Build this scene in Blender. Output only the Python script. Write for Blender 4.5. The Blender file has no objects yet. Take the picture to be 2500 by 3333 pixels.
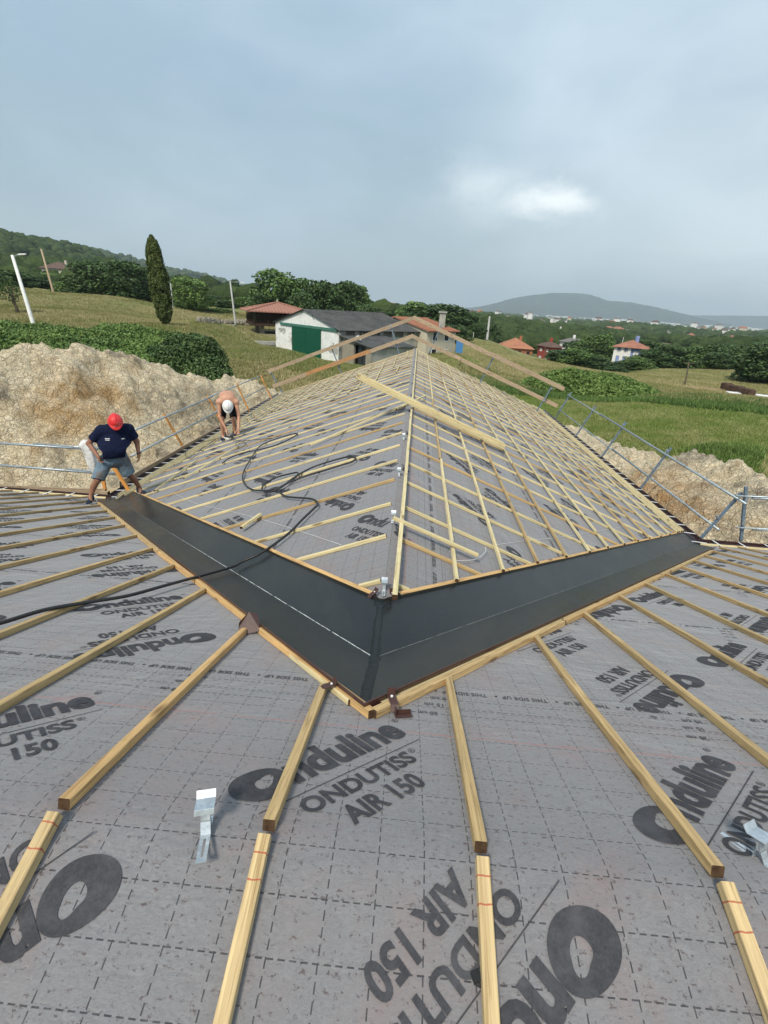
import bpy, bmesh, math, random
import numpy as np
from math import radians, sin, cos, pi, sqrt
from mathutils import Vector, Matrix, noise
random.seed(7); rng = np.random.default_rng(7)
SC = bpy.context.scene
COL = SC.collection

# ------------------------------------------------------------ camera
CAMZ = 8.2
F_PX, PITCH, YAW, ROLL = 1649.3425, 22.1508, -2.5575, 3.4127     # photograph is 2500 x 3333 px
_th, _ro, _ya = radians(PITCH), radians(ROLL), radians(YAW)
FW = np.array([sin(_ya)*cos(_th), cos(_ya)*cos(_th), -sin(_th)])
_r0 = np.array([cos(_ya), -sin(_ya), 0.0]); _u0 = np.cross(_r0, FW)
RT = cos(_ro)*_r0 + sin(_ro)*_u0
UP = -sin(_ro)*_r0 + cos(_ro)*_u0
CAM = np.array([0, 0, CAMZ])
cam = bpy.data.cameras.new('camera'); co = bpy.data.objects.new('camera', cam); COL.objects.link(co)
co.matrix_world = Matrix(((RT[0], UP[0], -FW[0], 0), (RT[1], UP[1], -FW[1], 0), (RT[2], UP[2], -FW[2], CAMZ), (0, 0, 0, 1)))
cam.sensor_fit = 'VERTICAL'; cam.sensor_height = 36.0; cam.sensor_width = 27.0
cam.lens = F_PX/3333*36; cam.clip_start = 0.05; cam.clip_end = 60000
SC.camera = co

# ------------------------------------------------------------ world, sun, exposure
SUN_EL, SUN_AZ = 48.0, 200.0          # azimuth clockwise from +Y: sun behind the camera, a little to the left
HAZE_D = 1.4e-4
w = bpy.data.worlds.new("World"); SC.world = w; w.use_nodes = True
nt = w.node_tree; nt.nodes.clear()
def N(nt, t, **k):
    n = nt.nodes.new(t)
    for a, v in k.items():
        if a[0] == '_': n.inputs[a[1:].replace('_', ' ')].default_value = v
        else: setattr(n, a, v)
    return n
def L(nt, a, b): nt.links.new(a, b)
class G:
    """tiny node expression helper"""
    def __init__(s, nt): s.nt = nt
    def m(s, op, a, b=0.0, c=0.0, clamp=False):
        n = s.nt.nodes.new('ShaderNodeMath'); n.operation = op; n.use_clamp = clamp
        for i, v in enumerate((a, b, c)):
            if isinstance(v, (int, float)): n.inputs[i].default_value = v
            else: s.nt.links.new(v, n.inputs[i])
        return n.outputs[0]
    def vm(s, op, a, b=(0, 0, 0)):
        n = s.nt.nodes.new('ShaderNodeVectorMath'); n.operation = op
        for i, v in enumerate((a, b)):
            if isinstance(v, tuple): n.inputs[i].default_value = v
            else: s.nt.links.new(v, n.inputs[i])
        return n.outputs['Value'] if op in ('DOT_PRODUCT', 'LENGTH', 'DISTANCE') else n.outputs[0]
    def noise(s, vec, sc, det=4, rough=.55, dist=0.0, dim='3D', color=False):
        n = s.nt.nodes.new('ShaderNodeTexNoise'); n.noise_dimensions = dim
        n.inputs['Scale'].default_value = sc; n.inputs['Detail'].default_value = det
        n.inputs['Roughness'].default_value = rough; n.inputs['Distortion'].default_value = dist
        if vec is not None: s.nt.links.new(vec, n.inputs['Vector'])
        return n.outputs['Color' if color else 'Fac']
    def vor(s, vec, sc, feat='F1', out='Distance', rnd=1.0):
        n = s.nt.nodes.new('ShaderNodeTexVoronoi'); n.feature = feat
        n.inputs['Scale'].default_value = sc; n.inputs['Randomness'].default_value = rnd
        if vec is not None: s.nt.links.new(vec, n.inputs['Vector'])
        return n.outputs[out]
    def ramp(s, f, stops, interp='LINEAR'):
        n = s.nt.nodes.new('ShaderNodeValToRGB'); cr = n.color_ramp; cr.interpolation = interp
        while len(cr.elements) < len(stops): cr.elements.new(.5)
        for e, (p, c) in zip(cr.elements, stops):
            e.position = p; e.color = (c, c, c, 1) if isinstance(c, (int, float)) else (*c, 1)
        s.nt.links.new(f, n.inputs[0]); return n.outputs[0]
    def mix(s, f, a, b, mode='MIX'):
        n = s.nt.nodes.new('ShaderNodeMix'); n.data_type = 'RGBA'; n.blend_type = mode
        for i, v in ((0, f), (6, a), (7, b)):
            if isinstance(v, (int, float)): n.inputs[i].default_value = v if i == 0 else (v, v, v, 1)
            elif isinstance(v, tuple): n.inputs[i].default_value = (*v, 1)
            else: s.nt.links.new(v, n.inputs[i])
        return n.outputs[2]
    def map(s, vec, sc=(1, 1, 1), loc=(0, 0, 0), rot=(0, 0, 0)):
        n = s.nt.nodes.new('ShaderNodeMapping'); n.inputs['Scale'].default_value = sc
        n.inputs['Location'].default_value = loc; n.inputs['Rotation'].default_value = rot
        s.nt.links.new(vec, n.inputs['Vector']); return n.outputs[0]
    def sep(s, vec):
        n = s.nt.nodes.new('ShaderNodeSeparateXYZ'); s.nt.links.new(vec, n.inputs[0]); return n.outputs
    def comb(s, x, y, z):
        n = s.nt.nodes.new('ShaderNodeCombineXYZ')
        for i, v in enumerate((x, y, z)):
            if isinstance(v, (int, float)): n.inputs[i].default_value = v
            else: s.nt.links.new(v, n.inputs[i])
        return n.outputs[0]

def ray(u, v):
    d = (u-1250)/F_PX*RT - (v-1666.5)/F_PX*UP + FW
    return d
g = G(nt)
sky = N(nt, 'ShaderNodeTexSky', sky_type='NISHITA', sun_disc=False, sun_elevation=radians(SUN_EL), sun_rotation=radians(SUN_AZ), air_density=1.5, dust_density=3.0)
tc = N(nt, 'ShaderNodeTexCoord')
dirv = tc.outputs['Generated']
sx, sy, sz = g.sep(dirv)
nz = g.noise(g.map(dirv, (1.2, 1.2, 2.2)), 2.2, 5, .5, .4)
nz2 = g.noise(g.map(dirv, (1, 1, 3.0), (3, 1, 2)), 3.5, 6, .55, .6)
vert = g.ramp(sz, [(0.0, (.47, .56, .59)), (.05, (.35, .45, .49)), (.13, (.265, .36, .42)), (.30, (.258, .362, .442)), (.55, (.35, .46, .55)), (1.0, (.42, .53, .66))])
right = g.m('MULTIPLY', g.m('ADD', g.m('ADD', sx, g.m('MULTIPLY', g.m('SUBTRACT', nz, .5), .5)), -.0), 1.6, clamp=True)
lowb = g.ramp(sz, [(0.0, 1.0), (.2, .85), (.6, .3)])
c1 = g.mix(g.m('MULTIPLY', right, lowb), vert, (.62, .69, .73))
c1 = g.mix(g.ramp(nz, [(.45, 0.0), (.68, .36)]), c1, (.50, .60, .69))
c1 = g.mix(g.ramp(nz2, [(.47, .0), (.68, .34)]), c1, (.255, .345, .455))
# bright break in the cloud
def blob(u, v, sxx, syy, seedloc):
    d = ray(u, v); d = d/np.linalg.norm(d)
    rt = np.cross(d, [0, 0, 1]); rt /= np.linalg.norm(rt); upv = np.cross(rt, d)
    wob = g.noise(g.map(dirv, (1, 1, 1.6), seedloc), 6, 6, .62, color=True)
    dv = g.vm('ADD', dirv, g.vm('MULTIPLY', g.vm('SUBTRACT', wob, (.5, .5, .5)), (.17, .17, .12)))
    a = g.vm('DOT_PRODUCT', dv, tuple(rt)); b = g.m('SUBTRACT', g.vm('DOT_PRODUCT', dv, tuple(upv)), 0.0)
    a = g.m('DIVIDE', a, sxx); b = g.m('DIVIDE', b, syy)
    r2 = g.m('ADD', g.m('MULTIPLY', a, a), g.m('MULTIPLY', b, b))
    return g.m('MULTIPLY', g.m('EXPONENT', g.m('MULTIPLY', r2, -1.0)), g.m('GREATER_THAN', g.vm('DOT_PRODUCT', dirv, tuple(d)), 0))
b1 = blob(1790, 665, .050, .026, (0, 0, 0)); b2 = blob(1570, 615, .066, .040, (2, 1, 0)); b3 = blob(1850, 400, .10, .09, (4, 1, 3)); b4 = blob(1650, 700, .16, .05, (4, 5, 3))
c1 = g.mix(g.m('MULTIPLY', b3, .30), c1, (.62, .70, .78))
c1 = g.mix(g.m('MULTIPLY', b4, .32), c1, (.60, .68, .72))
cd = g.noise(g.map(dirv, (1, 1, 1.7)), 17, 7, .62, .8)
def crisp(bm_, k): return g.m('MULTIPLY', g.ramp(g.m('ADD', bm_, g.m('MULTIPLY', g.m('SUBTRACT', cd, .5), .55)), [(.08, 0.), (.40, .38), (.95, 1.)]), k)
c1 = g.mix(crisp(b2, .42), c1, (.76, .82, .84))
c1 = g.mix(crisp(b1, .78), c1, (.86, .90, .90))
bgs = N(nt, 'ShaderNodeBackground'); L(nt, sky.outputs[0], bgs.inputs[0]); bgs.inputs[1].default_value = .10
bgc = N(nt, 'ShaderNodeBackground'); L(nt, c1, bgc.inputs[0]); bgc.inputs[1].default_value = 1.1
mx = N(nt, 'ShaderNodeMixShader'); mx.inputs[0].default_value = .90
L(nt, bgs.outputs[0], mx.inputs[1]); L(nt, bgc.outputs[0], mx.inputs[2])
wo = N(nt, 'ShaderNodeOutputWorld'); L(nt, mx.outputs[0], wo.inputs[0])
sun = bpy.data.lights.new('sun', 'SUN'); sun.energy = 2.8; sun.angle = radians(10); sun.color = (1, .92, .79)
so = bpy.data.objects.new('sun', sun); COL.objects.link(so)
sd = Vector((sin(radians(SUN_AZ))*cos(radians(SUN_EL)), cos(radians(SUN_AZ))*cos(radians(SUN_EL)), sin(radians(SUN_EL))))
so.rotation_euler = sd.to_track_quat('Z', 'Y').to_euler()
SC.view_settings.view_transform = 'Standard'; SC.view_settings.look = 'None'; SC.view_settings.exposure = 0.5; SC.view_settings.gamma = 1.0
SC.cycles.max_bounces = 6; SC.cycles.transparent_max_bounces = 6; SC.cycles.volume_bounces = 0

# ------------------------------------------------------------ helpers
def tag(o, label=None, cat=None, group=None, kind=None):
    if label: o['label'] = label
    if cat: o['category'] = cat
    if group: o['group'] = group
    if kind: o['kind'] = kind
    return o
def empty(name, loc=(0, 0, 0), rz=0):
    o = bpy.data.objects.new(name, None); COL.objects.link(o); o.location = loc; o.rotation_euler = (0, 0, rz); o.empty_display_size = .2
    return o
def mesh_obj(name, verts, faces, mat, parent=None, smooth=False, uv=None):
    me = bpy.data.meshes.new(name)
    V = np.asarray(verts, dtype=np.float32).reshape(-1, 3)
    if isinstance(faces, np.ndarray):
        k = faces.shape[1]; nf = len(faces)
        me.vertices.add(len(V)); me.vertices.foreach_set('co', V.ravel())
        me.loops.add(nf*k); me.loops.foreach_set('vertex_index', faces.astype(np.int32).ravel())
        me.polygons.add(nf); me.polygons.foreach_set('loop_start', np.arange(0, nf*k, k, dtype=np.int32))
        me.update(calc_edges=True)
    else:
        me.from_pydata([tuple(map(float, v)) for v in V], [], faces)
    if uv is not None:
        lay = me.uv_layers.new(name='UVMap'); li = np.zeros(len(me.loops), dtype=np.int32); me.loops.foreach_get('vertex_index', li)
        lay.data.foreach_set('uv', np.asarray(uv, dtype=np.float32)[li].ravel())
    if smooth: me.polygons.foreach_set('use_smooth', np.ones(len(me.polygons), dtype=bool))
    if mat is not None:
        for m_ in (mat if isinstance(mat, (list, tuple)) else [mat]): me.materials.append(m_)
    me.validate(); me.update()
    o = bpy.data.objects.new(name, me); COL.objects.link(o)
    if parent is not None:
        o.parent = parent
    return o
def child(o, parent):
    """parent keeping world placement of a parent that is not rotated/scaled"""
    o.parent = parent; o.matrix_parent_inverse = parent.matrix_basis.inverted(); return o
class MB:
    def __init__(s): s.v = []; s.f = []; s.mi = []; s.cur = 0
    def add(s, vs, fs):
        b = len(s.v); s.v += [tuple(float(c) for c in v) for v in vs]; s.f += [tuple(b+i for i in f) for f in fs]; s.mi += [s.cur]*len(fs); return s
    def box(s, c, sz, M=None):
        x, y, z = [a/2 for a in sz]; vs = [(sx_*x, sy_*y, sz_*z) for sx_ in (-1, 1) for sy_ in (-1, 1) for sz_ in (-1, 1)]
        vs = [Vector(v) for v in vs]
        if M is not None: vs = [M @ v for v in vs]
        vs = [v+Vector(c) for v in vs]
        return s.add(vs, [(0, 1, 3, 2), (4, 6, 7, 5), (0, 4, 5, 1), (2, 3, 7, 6), (0, 2, 6, 4), (1, 5, 7, 3)])
    def beam(s, a, b, w_, h_, up=(0, 0, 1), off=0.0):
        """box from a to b, width w_ across, h_ along up, its underside on the line a-b raised by off"""
        a = Vector(a); b = Vector(b); d = (b-a); Ln = d.length; d.normalize(); up = Vector(up); sdv = d.cross(up).normalized(); up = sdv.cross(d).normalized()
        vs = []
        for p in (a, b):
            for i, j in ((-1, 0), (1, 0), (1, 1), (-1, 1)): vs.append(p + sdv*(i*w_/2) + up*(off+j*h_))
        return s.add(vs, [(0, 1, 2, 3), (7, 6, 5, 4), (0, 4, 5, 1), (1, 5, 6, 2), (2, 6, 7, 3), (3, 7, 4, 0)])
    def tube(s, pts, r, n=8, cap=True):
        pts = [Vector(p) for p in pts]; rs = r if isinstance(r, (list, tuple)) else [r]*len(pts)
        prev = None; rings = []
        for i, p in enumerate(pts):
            d = (pts[min(i+1, len(pts)-1)]-pts[max(i-1, 0)]).normalized()
            if prev is None:
                a = Vector((0, 0, 1)) if abs(d.z) < .9 else Vector((1, 0, 0))
                x = d.cross(a).normalized()
            else: x = (prev - d*prev.dot(d)).normalized()
            y = d.cross(x); prev = x
            rings.append([p + x*cos(2*pi*k/n)*rs[i] + y*sin(2*pi*k/n)*rs[i] for k in range(n)])
        vs = [v for r_ in rings for v in r_]; fs = []
        for i in range(len(pts)-1):
            for k in range(n): fs.append((i*n+k, i*n+(k+1) % n, (i+1)*n+(k+1) % n, (i+1)*n+k))
        if cap: fs.append(tuple(range(n-1, -1, -1))); fs.append(tuple((len(pts)-1)*n+k for k in range(n)))
        return s.add(vs, fs)
    def poly(s, pts): return s.add(pts, [tuple(range(len(pts)))])
    def prism(s, pts, dvec):
        n = len(pts); a = [Vector(p) for p in pts]; b = [p+Vector(dvec) for p in a]
        return s.add(a+b, [tuple(range(n))[::-1], tuple(range(n, 2*n))] + [(i, (i+1) % n, n+(i+1) % n, n+i) for i in range(n)])
    def build(s, name, mat, parent=None, smooth=False, bevel=0.0):
        o = mesh_obj(name, s.v, s.f, mat, None, smooth)
        if any(s.mi): o.data.polygons.foreach_set('material_index', s.mi)
        bm = bmesh.new(); bm.from_mesh(o.data); bmesh.ops.recalc_face_normals(bm, faces=bm.faces)
        if bevel: bmesh.ops.bevel(bm, geom=[e for e in bm.edges], offset=bevel, segments=1, affect='EDGES')
        bm.to_mesh(o.data); bm.free()
        if parent is not None: child(o, parent)
        return o
def copy_tree(o, parent=None):
    c = o.copy(); COL.objects.link(c)
    if parent is not None: c.parent = parent
    for ch in o.children: copy_tree(ch, c)
    return c

def mat(name, build, rough=.8, spec=.3, metal=0.0):
    m_ = bpy.data.materials.new(name); m_.use_nodes = True; t = m_.node_tree; t.nodes.clear()
    b = N(t, 'ShaderNodeBsdfPrincipled'); o = N(t, 'ShaderNodeOutputMaterial'); L(t, b.outputs[0], o.inputs[0])
    b.inputs['Roughness'].default_value = rough; b.inputs['Specular IOR Level'].default_value = spec; b.inputs['Metallic'].default_value = metal
    gg = G(t); gg.b = b; gg.out = o
    tcn = N(t, 'ShaderNodeTexCoord'); gg.obj = tcn.outputs['Object']; gg.uv = tcn.outputs['UV']
    geo = N(t, 'ShaderNodeNewGeometry'); gg.pos = geo.outputs['Position']; gg.isl = geo.outputs['Random Per Island']; gg.nrm = geo.outputs['Normal']
    oi = N(t, 'ShaderNodeObjectInfo'); gg.rnd = oi.outputs['Random']
    r = build(gg)
    if isinstance(r, tuple): b.inputs['Base Color'].default_value = (*r, 1)
    elif r is not None: L(t, r, b.inputs['Base Color'])
    return m_
def bump(gg, h, strength=.3, dist=.01):
    n = N(gg.nt, 'ShaderNodeBump'); n.inputs['Strength'].default_value = strength; n.inputs['Distance'].default_value = dist
    L(gg.nt, h, n.inputs['Height']); L(gg.nt, n.outputs[0], gg.b.inputs['Normal'])
def varied(c, amt=.2, sc=3.0, bs=.2, bd=.01, dirt=None):
    def f(gg):
        v = gg.map(gg.obj, (1, 1, 1)); n1 = gg.noise(v, sc, 6, .6); n2 = gg.noise(v, sc*9, 4, .6)
        k = gg.m('ADD', gg.m('MULTIPLY', n1, .7), gg.m('MULTIPLY', n2, .3))
        col = gg.ramp(k, [(.3, tuple(x*(1-amt) for x in c)), (.7, tuple(min(x*(1+amt), .95) for x in c))])
        if dirt: col = gg.mix(gg.ramp(n1, [(.52, 0.), (.62, .8)]), col, dirt)
        bump(gg, n2, bs, bd); return col
    return f

def proj_hit(u, v, fn, tmax=400.0, t0=.3):
    """first point of the ray through photo pixel (u,v) that lies under surface z = fn(x,y)"""
    d = ray(u, v); lo = t0; hi = tmax
    for t in np.geomspace(t0, tmax, 1500):
        P = CAM+d*t
        if P[2] < fn(P[0], P[1]): hi = t; break
        lo = t
    for _ in range(40):
        m_ = (lo+hi)/2; P = CAM+d*m_
        if P[2] < fn(P[0], P[1]): hi = m_
        else: lo = m_
    return Vector(CAM+d*lo)
def atX(u, v, X): d = ray(u, v); return Vector(CAM+d*(X/d[0]))
def atY(u, v, Y): d = ray(u, v); return Vector(CAM+d*(Y/d[1]))
def atZ(u, v, Z): d = ray(u, v); return Vector(CAM+d*((Z-CAMZ)/d[2]))
def atD(u, v, D): d = ray(u, v); return Vector(CAM+d*(D/sqrt(d[0]**2+d[1]**2)))

# ============================================================ THE ROOF
H0R = CAMZ-1.3559; YR = .9509; SN = .3169; SF = .3906; SL = .3142; YA = 2.3013; XR = -.1093; WL_, WR_ = 6.3722, 6.2479; LY = 25.1081
T = .04
CN, CF, CL = sqrt(1+SN*SN), sqrt(1+SF*SF), sqrt(1+SL*SL)
H0 = H0R-T; H1 = H0-SN*(YA-YR); EZ = H1-SF*WL_; K = SF/SN       # valley in plan: dY = K*|dX|
def zn(x, y): return H0-(SN*(y-YR) if y > YR else SL*(YR-y))
def zf(x, y): return H1-SF*abs(x-XR)
def zroof(x, y): return max(zn(x, y), zf(x, y)) if y > YA else zn(x, y)
NN = Vector((0, SN, 1)).normalized(); NL = Vector((0, -SL, 1)).normalized()
NR_, NLf = Vector((SF, 0, 1)).normalized(), Vector((-SF, 0, 1)).normalized()
def pn(x, s, h=0.0):       # near roof: s along the slope from the ridge (+ away from the camera)
    if s >= 0: return Vector((x, YR+s/CN, H0-SN*s/CN)) + NN*h
    return Vector((x, YR+s/CL, H0+SL*s/CL)) + NL*h
def pf(y, s, h=0.0):       # far wing: s along the slope from its ridge (+ right)
    return Vector((XR+s/CF, y, H1-SF*abs(s)/CF)) + (NR_ if s >= 0 else NLf)*h
yv = lambda x: YA+K*abs(x-XR)        # valley line

def m_underlay(gg):
    u, v, _ = gg.sep(gg.uv); uv = gg.uv
    fib = gg.noise(gg.map(uv, (60, 190, 1)), 1.0, 5, .75, 1.5); fib2 = gg.noise(gg.map(uv, (26, 60, 1)), 1.0, 6, .8, 2.5)
    big = gg.noise(uv, 1.3, 6, .6); st = gg.noise(uv, 2.6, 7, .72, .6); spk = gg.noise(uv, 55, 3, .7)
    col = gg.ramp(fib2, [(.30, (.135, .131, .135)), (.46, (.176, .172, .177)), (.58, (.202, .198, .203)), (.72, (.242, .237, .241))])
    col = gg.mix(gg.ramp(big, [(.35, 0.), (.7, .45)]), col, (.185, .178, .18))
    col = gg.mix(gg.ramp(fib, [(.56, 0.), (.70, .55)]), col, (.10, .10, .11))
    col = gg.mix(gg.ramp(st, [(.50, 0.), (.72, .5)]), col, (.225, .155, .14))
    col = gg.mix(gg.ramp(spk, [(.625, 0.), (.68, .8)]), col, (.07, .058, .055))
    spk2 = gg.noise(gg.map(uv, (1, 1.6, 1)), 34, 4, .75); col = gg.mix(gg.ramp(spk2, [(.585, 0.), (.65, .8)]), col, (.08, .058, .056))
    g_ = .1265
    def dash(coord, along, per, duty, wd, gap):
        a = gg.m('ABSOLUTE', gg.m('SUBTRACT', gg.m('FRACT', gg.m('DIVIDE', coord, per)), .5))
        ln = gg.m('GREATER_THAN', a, .5-wd/per)
        d = gg.m('LESS_THAN', gg.m('FRACT', gg.m('DIVIDE', along, gap)), duty)
        return gg.m('MULTIPLY', ln, d)
    wob = gg.m('MULTIPLY', gg.m('SUBTRACT', gg.noise(uv, 5, 3), .5), .004)
    u2 = gg.m('ADD', u, wob); v2 = gg.m('ADD', v, wob)
    ln = gg.m('MAXIMUM', dash(u2, v, g_, .64, .0019, .034), dash(v2, u, g_, .64, .0019, .028))
    # overlap band: bold dashed lines every 1.65 m
    vb = gg.m('MODULO', gg.m('ADD', v, 1.65*20-.80), 1.65)     # 0..1.65, lap edge at .30
    def bold(at, wd=.0036):
        a = gg.m('LESS_THAN', gg.m('ABSOLUTE', gg.m('SUBTRACT', vb, at)), wd)
        return gg.m('MULTIPLY', a, gg.m('LESS_THAN', gg.m('FRACT', gg.m('DIVIDE', u, .032)), .62))
    bl = gg.m('MAXIMUM', gg.m('MAXIMUM', bold(.035), bold(.10)), bold(.185))
    ink = gg.m('MULTIPLY', gg.m('MAXIMUM', ln, bl), gg.ramp(gg.noise(uv, 40, 3), [(.3, .7), (.6, 1.)]))
    col = gg.mix(gg.m('MULTIPLY', ink, .92), col, (.03, .03, .034))
    edge = gg.m('LESS_THAN', gg.m('ABSOLUTE', gg.m('SUBTRACT', vb, gg.m('ADD', .34, gg.m('MULTIPLY', wob, 1.5)))), .0018)
    col = gg.mix(gg.m('MULTIPLY', edge, .5), col, (.05, .05, .055))
    # red chalk snapped across the sheets, broken and dusty
    vr = gg.m('SUBTRACT', v, gg.m('ADD', .655, gg.m('MULTIPLY', gg.m('SUBTRACT', gg.noise(gg.map(uv, (1, 0, 0)), .8, 2), .5), .08)))
    rl = gg.m('MULTIPLY', gg.m('LESS_THAN', gg.m('ABSOLUTE', vr), .0028), gg.ramp(gg.noise(gg.map(uv, (4, 0, 0)), 2.0, 4), [(.36, .1), (.52, .85)]))
    dustm = gg.m('MULTIPLY', gg.m('EXPONENT', gg.m('MULTIPLY', gg.m('MULTIPLY', vr, vr), -90.0)), gg.ramp(gg.noise(uv, 3.2, 7, .75), [(.5, 0.), (.75, .55)]))
    col = gg.mix(gg.m('MAXIMUM', rl, dustm), col, (.33, .12, .10))
    crs = gg.m('ABSOLUTE', gg.m('SUBTRACT', gg.noise(gg.map(uv, (.8, 2.0, 1), (0, 0, 0), (0, 0, .5)), 1.6, 2, .5, 1.8), .5))
    hgt = gg.m('ADD', gg.m('ADD', gg.m('MULTIPLY', gg.noise(uv, 2.2, 3, .5, .8), 1.0), gg.m('MULTIPLY', gg.m('MINIMUM', crs, .05), .7)), gg.m('MULTIPLY', fib2, .03))
    bump(gg, hgt, .55, .08)
    gg.b.inputs['Sheen Weight'].default_value = .25
    return col
M = {}
M['underlay'] = mat('underlay', m_underlay, .82, .25)
def m_ink(gg):
    n = gg.noise(gg.map(gg.pos, (1, 1, 1)), 60, 5, .8, 1.5); n2 = gg.noise(gg.pos, 9, 5, .7)
    c = gg.ramp(n, [(.3, (.030, .030, .034)), (.7, (.062, .062, .068))])
    return gg.mix(gg.ramp(n2, [(.45, 0.), (.8, .8)]), c, (.10, .10, .108))
M['ink'] = mat('ink', m_ink, .85, .2)
def m_timber(base, dark, green, red=False):
    def f(gg):
        # grain runs along the object's own local X
        off = gg.m('MULTIPLY', gg.rnd, 57.0)
        v = gg.vm('ADD', gg.obj, gg.comb(off, off, 0.0))
        vv = gg.map(v, (1.1, 26, 26)); gr = gg.noise(vv, 1.5, 6, .65, 2.0)
        wv = gg.noise(gg.map(v, (.7, 9, 9)), 1.0, 3, .5, 1.0); kn = gg.vor(gg.map(v, (2.4, 9, 9)), 1.0)
        c = gg.ramp(gr, [(.34, dark), (.48, base), (.64, tuple(min(.9, x*1.28) for x in base))])
        c = gg.mix(gg.ramp(wv, [(.48, 0.), (.72, .5)]), c, green)
        c = gg.mix(gg.ramp(kn, [(.09, .85), (.19, 0.)]), c, (.16, .085, .035))
        c = gg.mix(gg.ramp(gg.noise(v, 5.0, 5, .7), [(.6, 0.), (.78, .45)]), c, (.24, .15, .08))
        c = gg.mix(gg.m('MULTIPLY', gg.rnd, .62), c, gg.mix(.5, c, tuple(x*.62 for x in green)))
        if red:
            ox = gg.sep(gg.obj)[0]
            mk = None
            for a in (.055, .118):
                k = gg.m('LESS_THAN', gg.m('ABSOLUTE', gg.m('SUBTRACT', gg.m('ADD', gg.m('ADD', ox, gg.m('MULTIPLY', gg.rnd, .035)), gg.m('MULTIPLY', gg.m('SUBTRACT', gg.noise(gg.obj, 30, 2), .5), .012)), a)), .0022)
                mk = k if mk is None else gg.m('MAXIMUM', mk, k)
            c = gg.mix(gg.m('MULTIPLY', mk, .75), c, (.35, .05, .03))
        bump(gg, gr, .6, .006)
        return c
    return f
M['timber'] = mat('timber', m_timber((.50, .345, .165), (.27, .165, .07), (.38, .31, .16)), .75, .25)
M['timber_marked'] = mat('timber_marked', m_timber((.54, .40, .21), (.32, .21, .09), (.46, .36, .19), True), .75, .25)
M['timber_pale'] = mat('timber_pale', m_timber((.62, .52, .30), (.42, .33, .17), (.52, .46, .25)), .78, .25)
M['timber_orange'] = mat('timber_orange', m_timber((.56, .35, .15), (.34, .19, .08), (.48, .36, .17)), .75, .25)
M['plank'] = mat('plank', m_timber((.40, .30, .20), (.17, .115, .075), (.30, .255, .19)), .85, .2)
M['plank_orange'] = mat('plank_orange', m_timber((.40, .21, .09), (.22, .12, .06), (.30, .24, .17)), .85, .2)
M['post_orange'] = mat('post_orange', m_timber((.62, .27, .06), (.42, .18, .05), (.50, .27, .09)), .7, .3)
M['cut_end'] = mat('cut_end', lambda gg: gg.ramp(gg.noise(gg.obj, 60, 4, .7), [(.3, (.035, .02, .012)), (.7, (.10, .06, .035))]), .9, .1)
M['brown_metal'] = mat('brown_metal', varied((.060, .026, .020), .25, 6, .1, .004), .38, .5)
M['gutter_brown'] = mat('gutter_brown', varied((.032, .014, .014), .3, 4, .1, .004), .28, .5)
def m_galv(gg):
    v = gg.vor(gg.obj, 60, 'F1', 'Color'); n = gg.noise(gg.obj, 12, 5)
    c = gg.mix(.5, gg.ramp(n, [(.3, (.42, .46, .49)), (.7, (.66, .70, .72))]), gg.ramp(gg.sep(v)[0], [(0., (.45, .49, .52)), (1., (.68, .72, .74))]))
    return c
M['galv'] = mat('galvanised', m_galv, .38, .5, .75)
M['steel_blue'] = mat('steel_blue', varied((.17, .24, .31), .35, 9, .2, .003, (.13, .10, .09)), .5, .5, .35)
M['pipe'] = mat('pipe', varied((.36, .42, .45), .25, 7, .15, .003, (.22, .22, .22)), .42, .5, .55)
M['white_strap'] = mat('white_strap', varied((.72, .73, .72), .1, 8, .1, .002), .4, .5)
def m_gutter(gg):
    u, v, _ = gg.sep(gg.uv); n = gg.noise(gg.uv, 2.5, 7, .65, .5); n2 = gg.noise(gg.uv, 40, 4, .7)
    c = gg.ramp(n, [(.3, (.010, .011, .012)), (.55, (.017, .019, .020)), (.75, (.029, .031, .031))])
    c = gg.mix(gg.ramp(gg.noise(gg.uv, 1.1, 6, .7), [(.5, 0.), (.7, .55)]), c, (.038, .035, .026))
    c = gg.mix(gg.ramp(n2, [(.60, 0.), (.72, .35)]), c, (.075, .085, .085))
    gg.b.inputs['Roughness'].default_value = .4
    L(gg.nt, gg.ramp(n, [(.3, .26), (.7, .42)]), gg.b.inputs['Roughness'])
    av = gg.m('ABSOLUTE', gg.m('SUBTRACT', v, gg.m('MULTIPLY', gg.m('SUBTRACT', gg.noise(gg.uv, 14, 4), .5), .008)))
    ch = gg.m('MULTIPLY', gg.m('LESS_THAN', av, .0026), gg.ramp(gg.noise(gg.map(gg.uv, (9, 9, 1)), 2.0, 5, .8), [(.42, 0.), (.5, 1.)]))
    fade = gg.ramp(gg.m('DIVIDE', gg.m('ABSOLUTE', u), 6.0), [(0.02, 1.), (.32, 1.), (.6, .15)])
    lr = gg.m('ADD', .22, gg.m('MULTIPLY', gg.m('GREATER_THAN', 0.0, u), .65))
    ch = gg.m('MULTIPLY', gg.m('MULTIPLY', ch, fade), lr)
    c = gg.mix(ch, c, (.62, .64, .62))
    bump(gg, gg.m('ADD', gg.noise(gg.uv, 3.0, 3), gg.m('MULTIPLY', n2, .02)), .14, .02)
    return c
M['valley'] = mat('valley_lining', m_gutter, .45, .34)
M['sealant'] = mat('sealant', lambda gg: (bump(gg, gg.noise(gg.obj, 60, 4, .6, 1.5), .8, .012), (.006, .009, .011))[1], .22, .6)
M['plaster'] = mat('plaster', varied((.55, .54, .50), .12, 2, .2, .01), .9, .2)

house = tag(empty('unfinished_house', (0, YR, 0)), 'unfinished house whose grey lined roof with timber battens and black valley gutters fills the foreground', 'house')
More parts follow.
